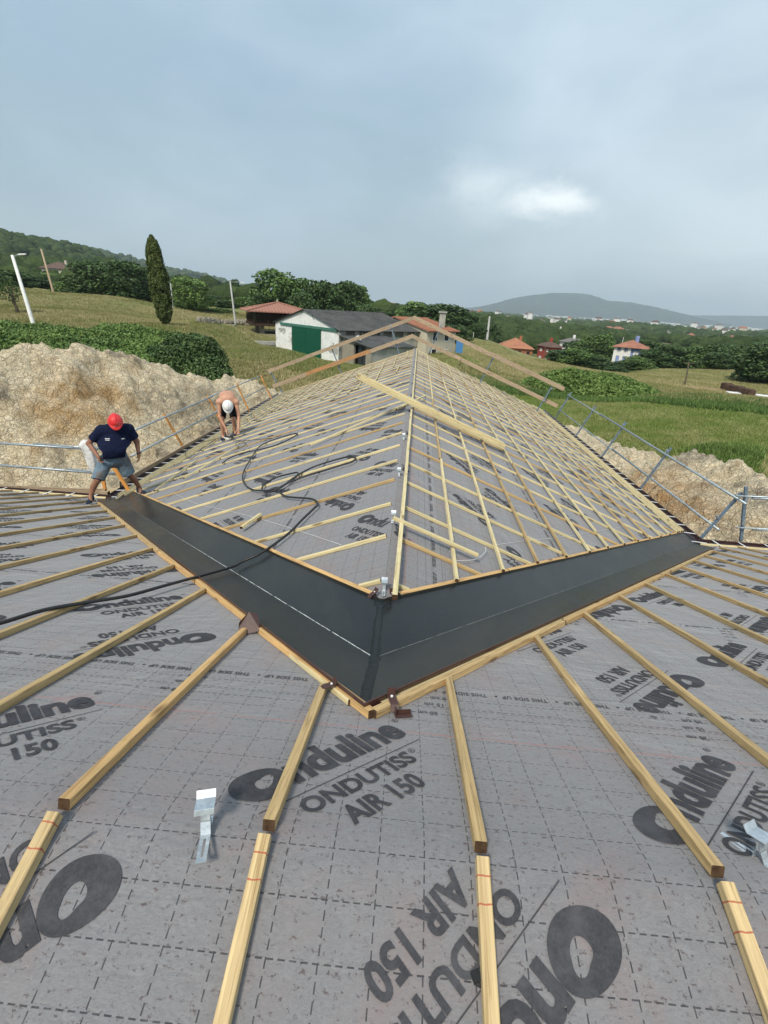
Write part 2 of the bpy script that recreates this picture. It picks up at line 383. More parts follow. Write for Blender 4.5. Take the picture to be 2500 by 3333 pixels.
# walls below the eaves
b = MB(); inset = .35
b.prism([(XR-WL_+inset, yv(XR-WL_)-.5, .1), (XR+WR_-inset, yv(XR+WR_)-.5, .1), (XR+WR_-inset, LY-.15, .1), (XR-WL_+inset, LY-.15, .1)], (0, 0, EZ-.35))
b.prism([(-18.5, -9, .1), (13.5, -9, .1), (13.5, 9.2, .1), (-18.5, 9.2, .1)], (0, 0, 3.1))
b.add([(XR-WL_+inset, LY-.2, EZ-.3), (XR+WR_-inset, LY-.2, EZ-.3), (XR, LY-.2, H1-.15), (XR-WL_+inset, LY-.45, EZ-.3), (XR+WR_-inset, LY-.45, EZ-.3), (XR, LY-.45, H1-.15)],
      [(0, 1, 2), (5, 4, 3), (0, 3, 4, 1), (1, 4, 5, 2), (2, 5, 3, 0)])
b.build('wall', M['plaster'], house)

# underlay sheets (UV = metres along / across the strip)
EYL, EYR = yv(XR-WL_), yv(XR+WR_)
def sheet(name, P, uvf, nx, ny, quad, wrinkle=.004):
    vs = []; us = []; fs = []
    for j in range(ny+1):
        for i in range(nx+1):
            a, b_ = quad(i/nx, j/ny); us.append(uvf(a, b_))
            vs.append(P(a, b_))
    for j in range(ny):
        for i in range(nx):
            k = j*(nx+1)+i; fs.append((k, k+1, k+nx+2, k+nx+1))
    return mesh_obj(name, vs, fs, M['underlay'], None, True, uv=us)
XL0, XR0 = -18.0, 13.0
def round_near(x, s):
    # the sheet bends softly over the ridge
    r = .10; p = pn(x, s)
    if abs(s) < r: p = p + Vector((0, 0, -.5*(SN+SL)/2*(r-abs(s))**2/(2*r)*2))
    return p
svals = [-7.5, -5, -3, -2, -1.2, -.8, -.5, -.3, -.2, -.1, -.07, -.04, -.02, 0, .02, .04, .07, .1, .2, .3, .45, .6, .8, 1.0, 1.3]
sval_max = (EYL-YR)*CN
def near_half(side):
    vs = []; us = []; fs = []
    xa = XR; xe = XL0 if side < 0 else XR0
    n = 40
    srow = svals + list(np.linspace(1.45, sval_max+.05, 30))
    rows = []
    for s in srow:
        y = YR+s/CN if s >= 0 else YR+s/CL
        x0 = XR
        if y > YA: x0 = XR + side*(y-YA)/K
        rows.append([(x0+(xe-x0)*(i/n)**1.5, s) for i in range(n+1)])
    for r in rows:
        for x, s in r: vs.append(round_near(x, s)); us.append((x, s))
    for j in range(len(rows)-1):
        for i in range(n):
            k = j*(n+1)+i; fs.append((k, k+1, k+n+2, k+n+1) if side > 0 else (k, k+n+1, k+n+2, k+1))
    return vs, us, fs
va, ua, fa = near_half(-1); vb, ub, fb = near_half(1); o_ = len(va)
un = mesh_obj('roof_underlay', va+vb, fa+[tuple(i+o_ for i in f) for f in fb], M['underlay'], None, True, uv=ua+ub); child(un, house)
def far_half(side):
    vs = []; us = []; fs = []; S = (WL_ if side < 0 else WR_)*CF; n = 30
    ms = 60
    for i in range(n+1):
        s = S*i/n; x = s/CF; y0 = YA+K*x
        for j in range(ms+1):
            y = y0+(LY-y0)*(j/ms); vs.append(pf(y, side*s)); us.append((-y, side*s+.50))
    for i in range(n):
        for j in range(ms):
            k = i*(ms+1)+j; fs.append((k, k+1, k+ms+2, k+ms+1) if side < 0 else (k, k+ms+1, k+ms+2, k+1))
    return vs, us, fs
unders = [un]
for sd_ in (-1, 1):
    v_, u_, f_ = far_half(sd_)
    q = mesh_obj('roof_underlay', v_, f_, M['underlay'], None, True, uv=u_); child(q, house); unders.append(q)

# ---- printed lettering on the sheets
_fc = {}
def glyphs(txt, size, offset, spacing=1.0, shear=0.0):
    key = (txt, size, offset, spacing, shear)
    if key in _fc: return _fc[key]
    cu = bpy.data.curves.new('t', 'FONT'); cu.body = txt; cu.size = size; cu.offset = offset; cu.space_character = spacing; cu.shear = shear
    cu.resolution_u = 4; cu.fill_mode = 'BOTH'
    ob = bpy.data.objects.new('t', cu); COL.objects.link(ob); bpy.context.view_layer.update()
    me = bpy.data.meshes.new_from_object(ob.evaluated_get(bpy.context.evaluated_depsgraph_get()))
    vs = [(v.co.x, v.co.y) for v in me.vertices]; fs = [tuple(p.vertices) for p in me.polygons]
    bpy.data.objects.remove(ob); bpy.data.curves.remove(cu); bpy.data.meshes.remove(me)
    _fc[key] = (vs, fs); return vs, fs
def fit_w(g_, x0, x1, y0, h=None):
    """place glyphs so that they span x0..x1 with the baseline at y0"""
    vs, fs = g_; xs = [v[0] for v in vs]; a, b_ = min(xs), max(xs); k = (x1-x0)/(b_-a)
    hy = k if h is None else h/max(v[1] for v in vs)
    return [((x-a)*k+x0, y*hy+y0) for x, y in vs], fs
def block():
    """lettering block, baseline of the big word on y=0, the round O at x=0..; total length .70"""
    V = []; Fs = []
    def add(vf):
        b_ = len(V); V.extend(vf[0]); Fs.extend([tuple(b_+i for i in f) for f in vf[1]])
    # the big O: thick lopsided ring with a pointed opening
    n = 48; out = []; inn = []
    for i in range(n):
        a = 2*pi*i/n
        r = .088*(1+.05*cos(2*a+.5)+.03*sin(3*a)); out.append((.075+r*1.08*cos(a), .062+r*.98*sin(a)))
        rr = .027*(1+.42*max(0, cos(a-radians(38)))**6*2.0 + .05*cos(3*a))
        inn.append((.085+rr*1.1*cos(a), .060+rr*sin(a)))
    # small leaf notch at the top
    add((out+inn, [(i, (i+1) % n, n+(i+1) % n, n+i) for i in range(n)]))
    add(fit_w(glyphs('nduline', 1, .040, .98), .175, .70, 0.0, .150))
    add(([(.0, -.060), (.71, -.060), (.71, -.0565), (.0, -.0565)], [(0, 1, 2, 3)]))
    add(fit_w(glyphs('ONDUTISS', 1, .032, 1.02), .115, .60, -.152, .072))
    add(fit_w(glyphs('AIR 150', 1, .034, 1.02), .195, .52, -.268, .082))
    def reg(cx, cy, r):
        n = 20; ci = [(cx+r*cos(2*pi*i/n), cy+r*sin(2*pi*i/n)) for i in range(n)]; cj = [(cx+r*.82*cos(2*pi*i/n), cy+r*.82*sin(2*pi*i/n)) for i in range(n)]
        add((ci+cj, [(i, (i+1) % n, n+(i+1) % n, n+i) for i in range(n)]))
        add(fit_w(glyphs('R', 1, .02), cx-r*.38, cx+r*.42, cy-r*.5, r*1.0))
    reg(.735, .105, .014); reg(.625, -.095, .014)
    return V, Fs
BV, BF = block()
def place(P, anchor, ang, inv, V, Fs, out, keep):
    """write V,Fs at strip coordinates anchor (centre of the big O) turned by ang"""
    ca, sa = cos(ang), sin(ang)
    if inv: ca, sa = -ca, -sa
    pts = []
    for x, y in V:
        x -= .075; y -= .062
        pts.append((anchor[0]+x*ca-y*sa, anchor[1]+x*sa+y*ca))
    b_ = len(out[0]); ok = [keep(*p) for p in pts]
    out[0].extend(P(*p) for p in pts)
    out[1].extend(tuple(b_+i for i in f) for f in Fs if all(ok[i] for i in f))
TU = fit_w(glyphs('THIS SIDE UP', 1, .016, 1.08), 0, .215, 0, .033)
CM = [fit_w(glyphs(t_, 1, .012, 1.1), 0, .085, 0, .030) for t_ in ('10 cm', '15 cm', '20 cm')]
dotg = ([(.007*cos(i*pi/4), .007*sin(i*pi/4)+.012) for i in range(8)], [tuple(range(8))])
def small(P, u, v, Vf, out, keep):
    pts = [(u-x, v-y) for x, y in Vf[0]]; b_ = len(out[0]); ok = [keep(*p) for p in pts]
    out[0].extend(P(*p) for p in pts); out[1].extend(tuple(b_+i for i in f) for f in Vf[1] if all(ok[i] for i in f))
# near roof
out = ([], [])
def keepn(x, s):
    y = YR+s/CN if s >= 0 else YR+s/CL
    return (y < YA+K*abs(x-XR)-.60 if s > 0 else True) and -9.5 < x < 9.5 and s < sval_max-.25
Pn = lambda x, s: pn(x, s, .0032)
A46 = radians(46.3)
Pu, Pv = 1.285, 1.65
for n_ in range(0, 6):
    sh = (0, 0.03, .3, .1, .5, .2)[n_]
    for i in range(-9, 9):
        xu, xi = -.401+Pu*i+sh, .523+Pu*i+sh*1.2
        if n_: xu += -.40 if xu < .4 else -.20; xi += -.42 if xi < .4 else -.20
        place(Pn, (xu, .225+Pv*n_), A46, False, BV, BF, out, keepn)
        place(Pn, (xi, -.168+Pv*n_+(.02 if n_ else 0)), A46, True, BV, BF, out, keepn)
for n_ in range(0, 6):
    v0 = 1.065+Pv*n_; i = 0; u = -9.4
    while u < 9.4:
        small(Pn, u, v0+.012, TU, out, keepn); small(Pn, u-.245, v0+.012, dotg, out, keepn); u += .29
        if n_ < 3 and i % 4 == 0:
            for q, (t_, dv) in enumerate(zip(CM, (.98, .91, .825))): small(Pn, u+.1-.03*q, dv+1.65*n_+.02, t_, out, keepn)
        i += 1
pr = mesh_obj('printed_lettering', out[0], out[1], M['ink']); pr.parent = un
# far wing
for side, under in ((-1, unders[1]), (1, unders[2])):
    out = ([], []); W_ = (WL_ if side < 0 else WR_)*CF
    def keepf(u, v):
        s = v; y = -u
        return (s*side > .01) and abs(s) < W_-.1 and y > YA+K*abs(s)/CF+.52 and y < LY-.2
    Pf = lambda u, v: pf(-u, v, .0035)
    for n_ in range(-5, 5):
        for i in range(0, 13):
            if n_ % 2: ex = .35
            else: ex = 0
            place(Pf, (-(4.514+1.88*i+ex), -.281+1.65*n_), radians(40), False, BV, BF, out, keepf)
            place(Pf, (-(5.03+1.88*i+ex), -.57+1.65*n_+(.02)), radians(36), True, BV, BF, out, keepf)
    for n_ in range(-4, 4):
        v0 = .415+1.65*n_; u = -LY
        while u < -2:
            small(Pf, u, v0+.012, TU, out, keepf); u += .31
    pr = mesh_obj('printed_lettering', out[0], out[1], M['ink']); pr.parent = under

# ---- valley gutters (lined valleys), bent along the true valley line
def vpt(side, x_off, dist, h=0.0):
    """point at plan distance x_off from the ridge along the valley, moved dist in Y (negative = near roof)"""
    x = XR+side*x_off; y = yv(x)+dist
    z = (zn(x, y) if dist < 0 else zf(x, y))
    return Vector((x, y, z+h))
DO, DI = -.615, .575
vg = None
for side in (-1, 1):
    Wd = (WL_ if side < 0 else WR_)+.05
    vs = []; us = []; fs = []; n = 60; cols = [(DO+.015, .045), (DO+.03, .012), (DO*.5, .009), (-.012, .010), (0, .008), (.012, .010), (DI*.5, .009), (DI-.02, .012), (DI-.006, .035)]
    for i in range(n+1):
        t_ = i/n; u = Wd*t_
        for d_, h_ in cols:
            if d_ < 0:      # near side strips run out to the ridge line of the corner
                x_ = u
                p = vpt(side, u, d_, h_)
            else:
                x_ = max(u, 0.0); p = vpt(side, u, d_, h_)
            # trim at the eave: do not pass the gutter corner
            vs.append(p); us.append((side*u, d_*.62))
    m_ = len(cols)
    for i in range(n):
        for j in range(m_-1):
            k = i*m_+j; fs.append((k, k+1, k+m_+1, k+m_) if side < 0 else (k, k+m_, k+m_+1, k+1))
    o = mesh_obj('valley_gutter', vs, fs, M['valley'], None, False, uv=us); child(o, house)
    lip = MB()     # brown metal upstand along the outer edge
    a = vpt(side, -.0, DO+.0, .0); e = vpt(side, Wd-.25, DO, .0)
    lip.prism([a+Vector((0, 0, .002)), a+Vector((0, -.008, .002)), a+Vector((0, -.008, .062)), a+Vector((0, 0, .062))], e-a)
    a2 = vpt(side, .03, DI+.004, .0); e2 = vpt(side, Wd-.05, DI+.004, .0)
    lip.prism([a2, a2+Vector((0, .006, 0)), a2+Vector((0, .006, .03)), a2+Vector((0, 0, .03))], e2-a2)
    lo = lip.build('metal_edge', M['brown_metal']); lo.parent = o
# sealed joint
vs = []; fs = []; n = 70; Y0, Y1 = YA+DO+.01, YA+DI+.03
sn_rng = random.Random(3)
for i in range(n+1):
    y = Y0+(Y1-Y0)*i/n
    z = max(zn(XR, y), H1 if y > YA else -9)
    wl = .026+.006*noise.noise(Vector((y*14, 0, 1)))+.004*sn_rng.random(); wr = .026+.006*noise.noise(Vector((y*14, 5, 1)))+.004*sn_rng.random()
    if i > n-4: wl += .03; wr += .03
    if abs(y-YA) < .03: wl += .008; wr += .008
    for j, (k, h_) in enumerate(((-1, .010), (-.6, .020), (-.1, .023), (.4, .021), (1, .010))):
        x = XR+.004*sin(y*9)+(wl if k < 0 else wr)*k
        zz = z-(abs(x-XR)*SF if y > YA else 0)
        vs.append((x, y, zz+h_+.004*noise.noise(Vector((x*50, y*30, 0)))))
for i in range(n):
    for j in range(4):
        k = i*5+j; fs.append((k, k+1, k+6, k+5))
child(mesh_obj('sealed_joint', vs, fs, M['sealant'], None, True), house)

# ---- battens: local X runs along the length
def batten(name, a, b_, w_=.035, h_=.035, up=(0, 0, 1), m_=None, parent=None, off=.002, ends=True):
    a = Vector(a); b_ = Vector(b_); d = (b_-a); Ln = d.length; X = d.normalized(); S = Vector(up).cross(X).normalized(); Z = X.cross(S)
    nseg = max(1, int(Ln/.5)); r1 = random.Random(hash((round(a.x, 2), round(a.y, 2), round(b_.x, 2))) & 0xffff)
    vs = []
    for i in range(nseg+1):
        x = Ln*i/nseg; jy = (r1.random()-.5)*.006 if 0 < i < nseg else 0; c_ = .0022
        for y, z in ((-w_/2+c_, 0), (w_/2-c_, 0), (w_/2, c_), (w_/2, h_-c_), (w_/2-c_, h_), (-w_/2+c_, h_), (-w_/2, h_-c_), (-w_/2, c_)): vs.append((x, y+jy, z+off))
    fs = []; mi = []
    for i in range(nseg):
        for k in range(8): fs.append((i*8+k, (i+1)*8+k, (i+1)*8+(k+1) % 8, i*8+(k+1) % 8)); mi.append(0)
    fs.append(tuple(range(8))); fs.append(tuple(nseg*8+k for k in range(7, -1, -1))); mi += [1, 1]
    o = mesh_obj(name, vs, fs, [m_ or M['timber'], M['cut_end']])
    o.data.polygons.foreach_set('material_index', mi)
    o.matrix_world = Matrix(((X.x, S.x, Z.x, a.x), (X.y, S.y, Z.y, a.y), (X.z, S.z, Z.z, a.z), (0, 0, 0, 1)))
    if parent is not None:
        o.parent = parent; o.matrix_parent_inverse = parent.matrix_basis.inverted()
    return o
D = .6; X0 = -.9347
# near roof, far side of the ridge: rafters battens run from the outer valley timber (or eave) up to the ridge
for k in range(-14, 14):
    x = X0+D*k+(.0161 if k > 2 else 0)+(.03 if k == 3 else 0)+.017
    yt = min(yv(x)+DO-.075, EYL-.12)
    if abs(x-XR) > 10.6: continue
    extra = {0: -.05, 1: 0.0}.get(k, 0)
    s0 = .022; s1 = (yt-YR)*CN+extra
    mt = M['timber'] if k % 3 else M['timber_orange'] if k in (0,) else M['timber']
    batten('roof_batten', pn(x, s1), pn(x, s0), up=NN, m_=mt, parent=house)
    if -9 < x < 5:
        batten('roof_batten', pn(x-.001, -.002), pn(x-.001, -3.2), up=NL, m_=M['timber_marked'], parent=house)
# valley timbers
for side in (-1, 1):
    Wd = (WL_ if side < 0 else WR_)
    up_o = NN
    # outer (near roof) in two lengths, butted
    cuts = [0, 2.45, Wd-.42] if side < 0 else [0, 1.35, 3.6, Wd-.42]
    for i in range(len(cuts)-1):
        a = vpt(side, cuts[i]+(.0 if i else (-.035 if side < 0 else .04)), DO-.078); e = vpt(side, cuts[i+1]-.01, DO-.078)
        batten('valley_batten', a, e, .037, .037, NN, M['timber_orange'] if i % 2 == (0 if side < 0 else 1) else M['timber'], house)
    a = vpt(side, .07, DO-.027); e = vpt(side, Wd-.45, DO-.027)
    batten('backing_strip', a, e, .018, .028, NN, M['timber_pale'], house)
    nf_ = NR_ if side > 0 else NLf
    cuts = [0.05, 2.6, Wd-.1] if side < 0 else [.10, 1.1, 3.4, Wd-.1]
    for i in range(len(cuts)-1):
        a = vpt(side, cuts[i], DI+.034); e = vpt(side, cuts[i+1]-.008, DI+.034)
        batten('valley_batten', a, e, .034, .034, nf_, M['timber_orange'], house)
# near eave boards
batten('eave_batten', pn(XR-WL_-.1, (EYL-YR)*CN-.13), pn(-16, (EYL-YR)*CN-.13), .05, .035, NN, M['timber_pale'], house)
batten('eave_batten', pn(XR+WR_+.0, (EYR-YR)*CN-.1), pn(12.5, (EYR-YR)*CN-.1), .06, .04, NN, M['timber_pale'], house)
# far wing: battens down the slopes, 0.775 apart
for i in range(0, 29):
    y = 3.155+.772*i
    if y > LY-.1: break
    for side in (-1, 1):
        Wd = (WL_ if side < 0 else WR_)
        xe = min((y-DI-YA)/K-.035, Wd-.22)
        s0 = .03 if side < 0 else .10
        if side < 0 and i == 0: s0 = .02
        if xe*CF < s0+.04: continue
        if side < 0 and 0 < i < 9: xe = xe-.0
        batten('rafter_batten', pf(y, side*s0), pf(y, side*(xe*CF-.02)), w_=.029, h_=.03, up=NR_ if side > 0 else NLf, m_=M['timber'] if (i*7+side) % 4 == 0 else M['timber_pale'], parent=house)
# ridge batten
batten('ridge_batten', Vector((XR+.085, YA+DI+.02, H1-.02)), Vector((XR+.085, 9.2, H1-.02)), .036, .042, (0, 0, 1), M['timber_pale'], house, off=.04)
batten('ridge_batten', Vector((XR+.085, 9.22, H1-.02)), Vector((XR+.085, LY-.1, H1-.02)), .036, .042, (0, 0, 1), M['timber_pale'], house, off=.04)
# tile battens laid over them: right side, parallel to the ridge
for j in range(1, 13):
    s = .070+.513*j
    if s > WR_*CF-.15: break
    y0 = YA+DI+K*s/CF+.01
    r2 = random.Random(j)
    ys = [y0]
    while ys[-1] < LY-3: ys.append(ys[-1]+3.2+r2.random()*2.2)
    ys[-1] = LY-.05
    for a, e in zip(ys[:-1], ys[1:]):
        batten('tile_batten', pf(a+.005, s+(r2.random()-.5)*.02), pf(e-.005, s+(r2.random()-.5)*.02), w_=.029, h_=.03, up=NR_, m_=M['timber_pale'] if r2.random() < .8 else M['timber'], parent=house, off=.034)
for j in range(0, 3):      # close rows by the right eave
    s = WR_*CF-.08-.16*j
    batten('tile_batten', pf(YA+DI+K*s/CF+.02, s), pf(LY-.05, s), up=NR_, m_=M['timber_pale'], parent=house, off=.037, w_=.03)
# left side, parallel rows near the eave, laid but not yet spaced
for j, (ds, ya_, yb_) in enumerate(((.10, 10.2, LY), (.22, 10.0, LY), (.36, 9.7, 18.4), (.52, 9.8, 14.9), (.40, 19.0, LY), (.62, 12.0, LY-.4), (.9, 13.1, LY), (1.25, 15.2, 22.), (1.6, 16.0, LY-.2), (1.95, 17.1, LY), (2.4, 17.0, 23.2), (2.9, 17.6, LY), (3.4, 18.6, LY-.2))):
    s = -(WL_*CF-ds); r2 = random.Random(j+50)
    batten('tile_batten', pf(ya_, s), pf(min(yb_, LY-.05), s+.03*(r2.random()-.5)), w_=.029, h_=.028, up=NLf, m_=M['timber_pale'], parent=house, off=.034)
for (ya_, sa, yb_, sb) in ((16.0, -3.0, 24.6, -2.75), (14.9, -2.5, 17.6, -2.35), (17.9, -2.1, 23.5, -1.9), (15.6, -1.75, 20.5, -1.9), (16.3, -1.2, 24.0, -1.35), (19.1, -.75, 24.4, -.85), (16.9, -.55, 18.6, -.5), (15.3, -2.0, 16.8, -1.98), (21.5, -.3, 24.8, -.35)):
    batten('tile_batten', pf(ya_, sa), pf(yb_, sb), w_=.029, h_=.028, up=NLf, m_=M['timber_pale'], parent=house, off=.034)

# ---- eave gutters
def gutter(a, e, outward, n_strap, side_of):
    """half-round gutter from a to e; outward = unit vector away from the roof"""
    a = Vector(a); e = Vector(e); ov = Vector(outward); vs = []; fs = []; R = .098; n = 10; t_ = .006
    prof = []
    for i in range(n+1):
        an = pi*i/n; prof.append((-cos(an)*R+R+.01, -sin(an)*R*1.0))
    for i in range(n, -1, -1):
        an = pi*i/n; prof.append((-cos(an)*(R-t_)+R+.01, -sin(an)*(R-t_)))
    prof.insert(n+1, (2*R+.02, .012)); prof.insert(n+1, (2*R+.012, .02))
    m_ = len(prof)
    for p in (a, e):
        for o_x, z_ in prof: vs.append(p+ov*o_x+Vector((0, 0, z_)))
    fs = [(i, (i+1) % m_, m_+(i+1) % m_, m_+i) for i in range(m_)]
    fs += [tuple(range(m_)), tuple(range(2*m_-1, m_-1, -1))]
    o = mesh_obj('eave_gutter', vs, fs, M['gutter_brown']); child(o, house)
    d = e-a
    first = None
    for i in range(n_strap):
        p = a+d*((i+.6)/n_strap)
        if first is None:
            s_ = MB(); up_in = Vector((0, 0, 1)); dd = d.normalized()
            s_.beam(Vector((0, 0, .004))-ov*.11+Vector((0, 0, .03)), Vector((0, 0, .012))+ov*.205, .032, .003)
            s_.beam(ov*.205+Vector((0, 0, .014)), ov*.208+Vector((0, 0, -.02)), .032, .003, up=ov)
            first = s_.build('gutter_strap', M['white_strap']); first.parent = o; first.location = p
        else:
            c = first.copy(); COL.objects.link(c); c.parent = o; c.location = p
    return o
gz = EZ+.005
gutter((XR-WL_-.02, EYL-.25, gz), (XR-WL_-.02, LY, gz), (-1, 0, 0), 34, -1)
EZR = H1-SF*WR_
gutter((XR+WR_+.01, EYR-.25, EZR+.012), (XR+WR_+.01, LY, EZR+.012), (1, 0, 0), 32, 1)
gutter((XR-WL_-.06, EYL-.20, gz+.05), (-17, EYL-.20, gz+.05), (0, 1, 0), 20, -1)
gutter((XR+WR_+.06, EYR-.06, EZR+.045), (12.6, EYR-.06, EZR+.045), (0, 1, 0), 12, 1)
# ---- ridge brackets (galvanised), screwed down
def bracket_mesh():
    b = MB()
    # two slotted feet
    for sx_, rot in ((-1, .0), (1, .0)):
        for (x0, x1, y0, y1) in ((-.024, -.006, .03, .215), (.006, .024, .03, .215), (-.006, .006, .03, .06), (-.006, .006, .18, .215)):
            ys = [sx_*y0, sx_*y1]
            b.box(((x0+x1)/2, sum(ys)/2, .004), (x1-x0, abs(ys[1]-ys[0]), .0025))
        b.beam((0, sx_*.032, .002), (0, sx_*.012, .060), .048, .0025, up=(0, sx_, .3))
    b.box((0, -.008, .095), (.046, .0025, .085)); b.box((0, .008, .105), (.046, .0025, .085))
    b.box((-.018, 0, .10), (.0025, .016, .08))
    # saddle
    b.box((0, 0, .146), (.095, .088, .0025))
    b.beam((0, .044, .146), (0, .062, .182), .095, .0025, up=(0, 1, -.5)); b.beam((0, -.044, .146), (0, -.048, .120), .095, .0025, up=(0, -1, -.2))
    for sy_ in (-1, 1):
        for yy in (.06, .09, .12, .15):
            b.tube([(.015*(-1)**int(yy*100), sy_*yy, .0052), (.015*(-1)**int(yy*100), sy_*yy, .009)], .0045, 6)
    return b
br = bracket_mesh().build('ridge_bracket', M['galv'])
def put_bracket(o, p, rz, tx, ty=0, s=1.0):
    o.parent = house; o.matrix_parent_inverse = house.matrix_basis.inverted(); o.location = p; o.rotation_euler = (tx, ty, rz); o.scale = (s, s, s)
zf_n = lambda x, y: zn(x, y)
P1 = proj_hit(672, 2740, zf_n)
put_bracket(br, (P1.x-.012, P1.y+.03, P1.z+.0), radians(16), radians(-17), 0, .56)
for (u, v) in ((2475, 2800),):
    c = br.copy(); COL.objects.link(c); P2 = proj_hit(u, v, zf_n); put_bracket(c, (P2.x, P2.y, P2.z+.0), radians(28), radians(-17), 0, .54)
for y in (3.05, 4.3, 5.65, 7.4):
    c = br.copy(); COL.objects.link(c); put_bracket(c, (XR+.005, y, H1+.005), radians(4*sin(y*7)), 0, 0, .44)
# brown clips on the valley edge
def clip(p, rz, s=1.0, big=False):
    b = MB()
    if big:
        vs = [(-.055, -.02, .05), (-.01, .03, .075), (.03, .035, .055), (.045, -.045, .012), (-.05, -.055, .0), (-.06, -.03, .022)]
        b.add(vs, [(0, 1, 5), (1, 2, 3), (1, 3, 4, 5)]); b.add([(x, y, z-.004) for x, y, z in vs], [(5, 1, 0), (3, 2, 1), (5, 4, 3, 1)])
    else:
        b.beam((-.0, -.045, .045), (0, 0, .048), .03, .002); b.beam((0, 0, .048), (.004, .012, .075), .03, .002, up=(0, -1, 0)); b.beam((-.0, -.045, .046), (-.004, -.062, .028), .03, .002)
    o = b.build('metal_clip', M['brown_metal'], None); o.location = p; o.rotation_euler = (0, 0, rz); o.scale = (s, s, s)
    o.parent = house; o.matrix_parent_inverse = house.matrix_basis.inverted()
    if not big:
        r_ = MB().tube([(0, -.008, .050), (0, -.008, .054)], .005, 8).build('rivet', M['white_strap']); r_.parent = o
    return o
clip(vpt(-1, .78, DO-.075, .025), radians(15), 1.25, True)
clip(vpt(-1, .16, DO-.03, .0), radians(-60), 1.1); clip(vpt(1, .11, DO-.04, .0), radians(20), 1.2)
clip(vpt(-1, .05, DI+.03, .0), radians(-35), 1.0); clip(vpt(1, .06, DI+.03, .0), radians(35), 1.0)
clip(vpt(1, 1.35, DO-.05, 0), radians(40), .6); clip(vpt(-1, 2.5, DO-.05, 0), radians(-40), .6)

# ============================================================ TERRAIN
CP = []     # control points (x, y, z)
def cp(u, v, D_): p = atD(u, v, D_); CP.append(tuple(p)); return p
for x, y in ((-8, 0), (8, 0), (0, -10), (-9, 14), (9, 14), (0, 28), (-9, 24), (9, 26), (-16, 12), (14, 10), (-14, 20), (15, 16), (0, 45), (-10, 36), (8, 38), (-20, -10), (20, -10), (-22, 22), (-28, 12)): CP.append((x, y, .8))
for q in ((110, 1065, 54), (0, 935, 108), (400, 985, 112), (700, 1012, 122), (530, 1055, 60), (250, 1010, 75), (300, 960, 100), (640, 1040, 75), (0, 1112, 47), (250, 1135, 46), (500, 1155, 45), (660, 1155, 45), (-200, 1112, 47),
          (800, 1130, 52), (850, 1250, 36), (720, 1060, 78), (1000, 1172, 66), (1102, 1176, 62), (899, 1140, 76), (870, 1085, 88), (1270, 1133, 82), (1500, 1155, 70), (1600, 1120, 112), (1480, 1090, 125),
          (1900, 1290, 52), (2200, 1320, 48), (2450, 1320, 52), (2300, 1216, 112), (1900, 1213, 112), (2480, 1214, 118), (2200, 1240, 82), (1650, 1160, 88), (1750, 1230, 66), (2480, 1480, 28), (2200, 1440, 33), 
          (0, 905, 170), (400, 955, 170), (800, 990, 170), (1100, 1010, 170), (1300, 1040, 170),
          (1650, 1110, 250), (1900, 1120, 300), (2200, 1130, 320), (2500, 1140, 300), (1500, 1060, 300), (1300, 1030, 300),
          (1500, 1040, 700), (1800, 1080, 700), (2200, 1100, 800), (2500, 1115, 800), (1300, 1018, 700),
          (1600, 1030, 1800), (2000, 1065, 2000), (2500, 1090, 2200), (1350, 1010, 1800), (1600, 1024, 4000), (2000, 1052, 4500), (2500, 1080, 4500), (1400, 1008, 5000),
          (1672, 1152, 170), (1782, 1186, 150), (1862, 1166, 185), (2043, 1192, 138), (1912, 1166, 190), (1720, 1196, 112), (0, 870, 320), (300, 900, 330), (600, 950, 340), (900, 990, 350), (1100, 1003, 500)): cp(*q)
CP = np.array(CP)
CPr = np.hypot(CP[:, 0], CP[:, 1])
def terr_v(x, y):
    x = np.atleast_1d(x).astype(float); y = np.atleast_1d(y).astype(float)
    d2 = (x[:, None]-CP[None, :, 0])**2+(y[:, None]-CP[None, :, 1])**2
    s = (.16*CPr[None, :]+3)**2
    w_ = 1/(d2/s+.02)**1.7
    return (w_*CP[None, :, 2]).sum(1)/w_.sum(1)
def terr(x, y): return float(terr_v(x, y)[0])
def ground_hit(u, v): return proj_hit(u, v, terr_fast, 900, 12)
# polar grid of the ground
nr, na = 150, 240
rr = np.concatenate([[0.0], np.geomspace(4, 13000, nr)]); aa = np.radians(np.concatenate([np.linspace(-62, 62, na-30), np.linspace(66, 294, 30)]))
gx = (rr[:, None]*np.sin(aa[None, :])).ravel(); gy = (rr[:, None]*np.cos(aa[None, :])).ravel()
gzv = terr_v(gx, gy)
for i in range(len(gx)):
    R_ = math.hypot(gx[i], gy[i])
    amp = .10 if R_ < 60 else min(.10+(R_-60)*.006, 9)
    gzv[i] += amp*noise.noise(Vector((gx[i]/(6+R_*.12), gy[i]/(6+R_*.12), 0)))
from mathutils.interpolate import poly_3d_calc
_G = gzv.reshape(nr+1, na)
def terr_fast(x, y):
    R_ = math.hypot(x, y); a = math.atan2(x, y)
    fi = np.interp(R_, rr, np.arange(nr+1)); i = int(min(fi, nr-1)); fi -= i
    aj = np.interp(a, aa[:na-30], np.arange(na-30)); j = int(min(aj, na-32)); aj -= j
    return (_G[i, j]*(1-fi)+_G[i+1, j]*fi)*(1-aj)+(_G[i, j+1]*(1-fi)+_G[i+1, j+1]*fi)*aj
gf = []
for i in range(nr):
    for j in range(na):
        gf.append((i*na+j, i*na+(j+1) % na, (i+1)*na+(j+1) % na, (i+1)*na+j))
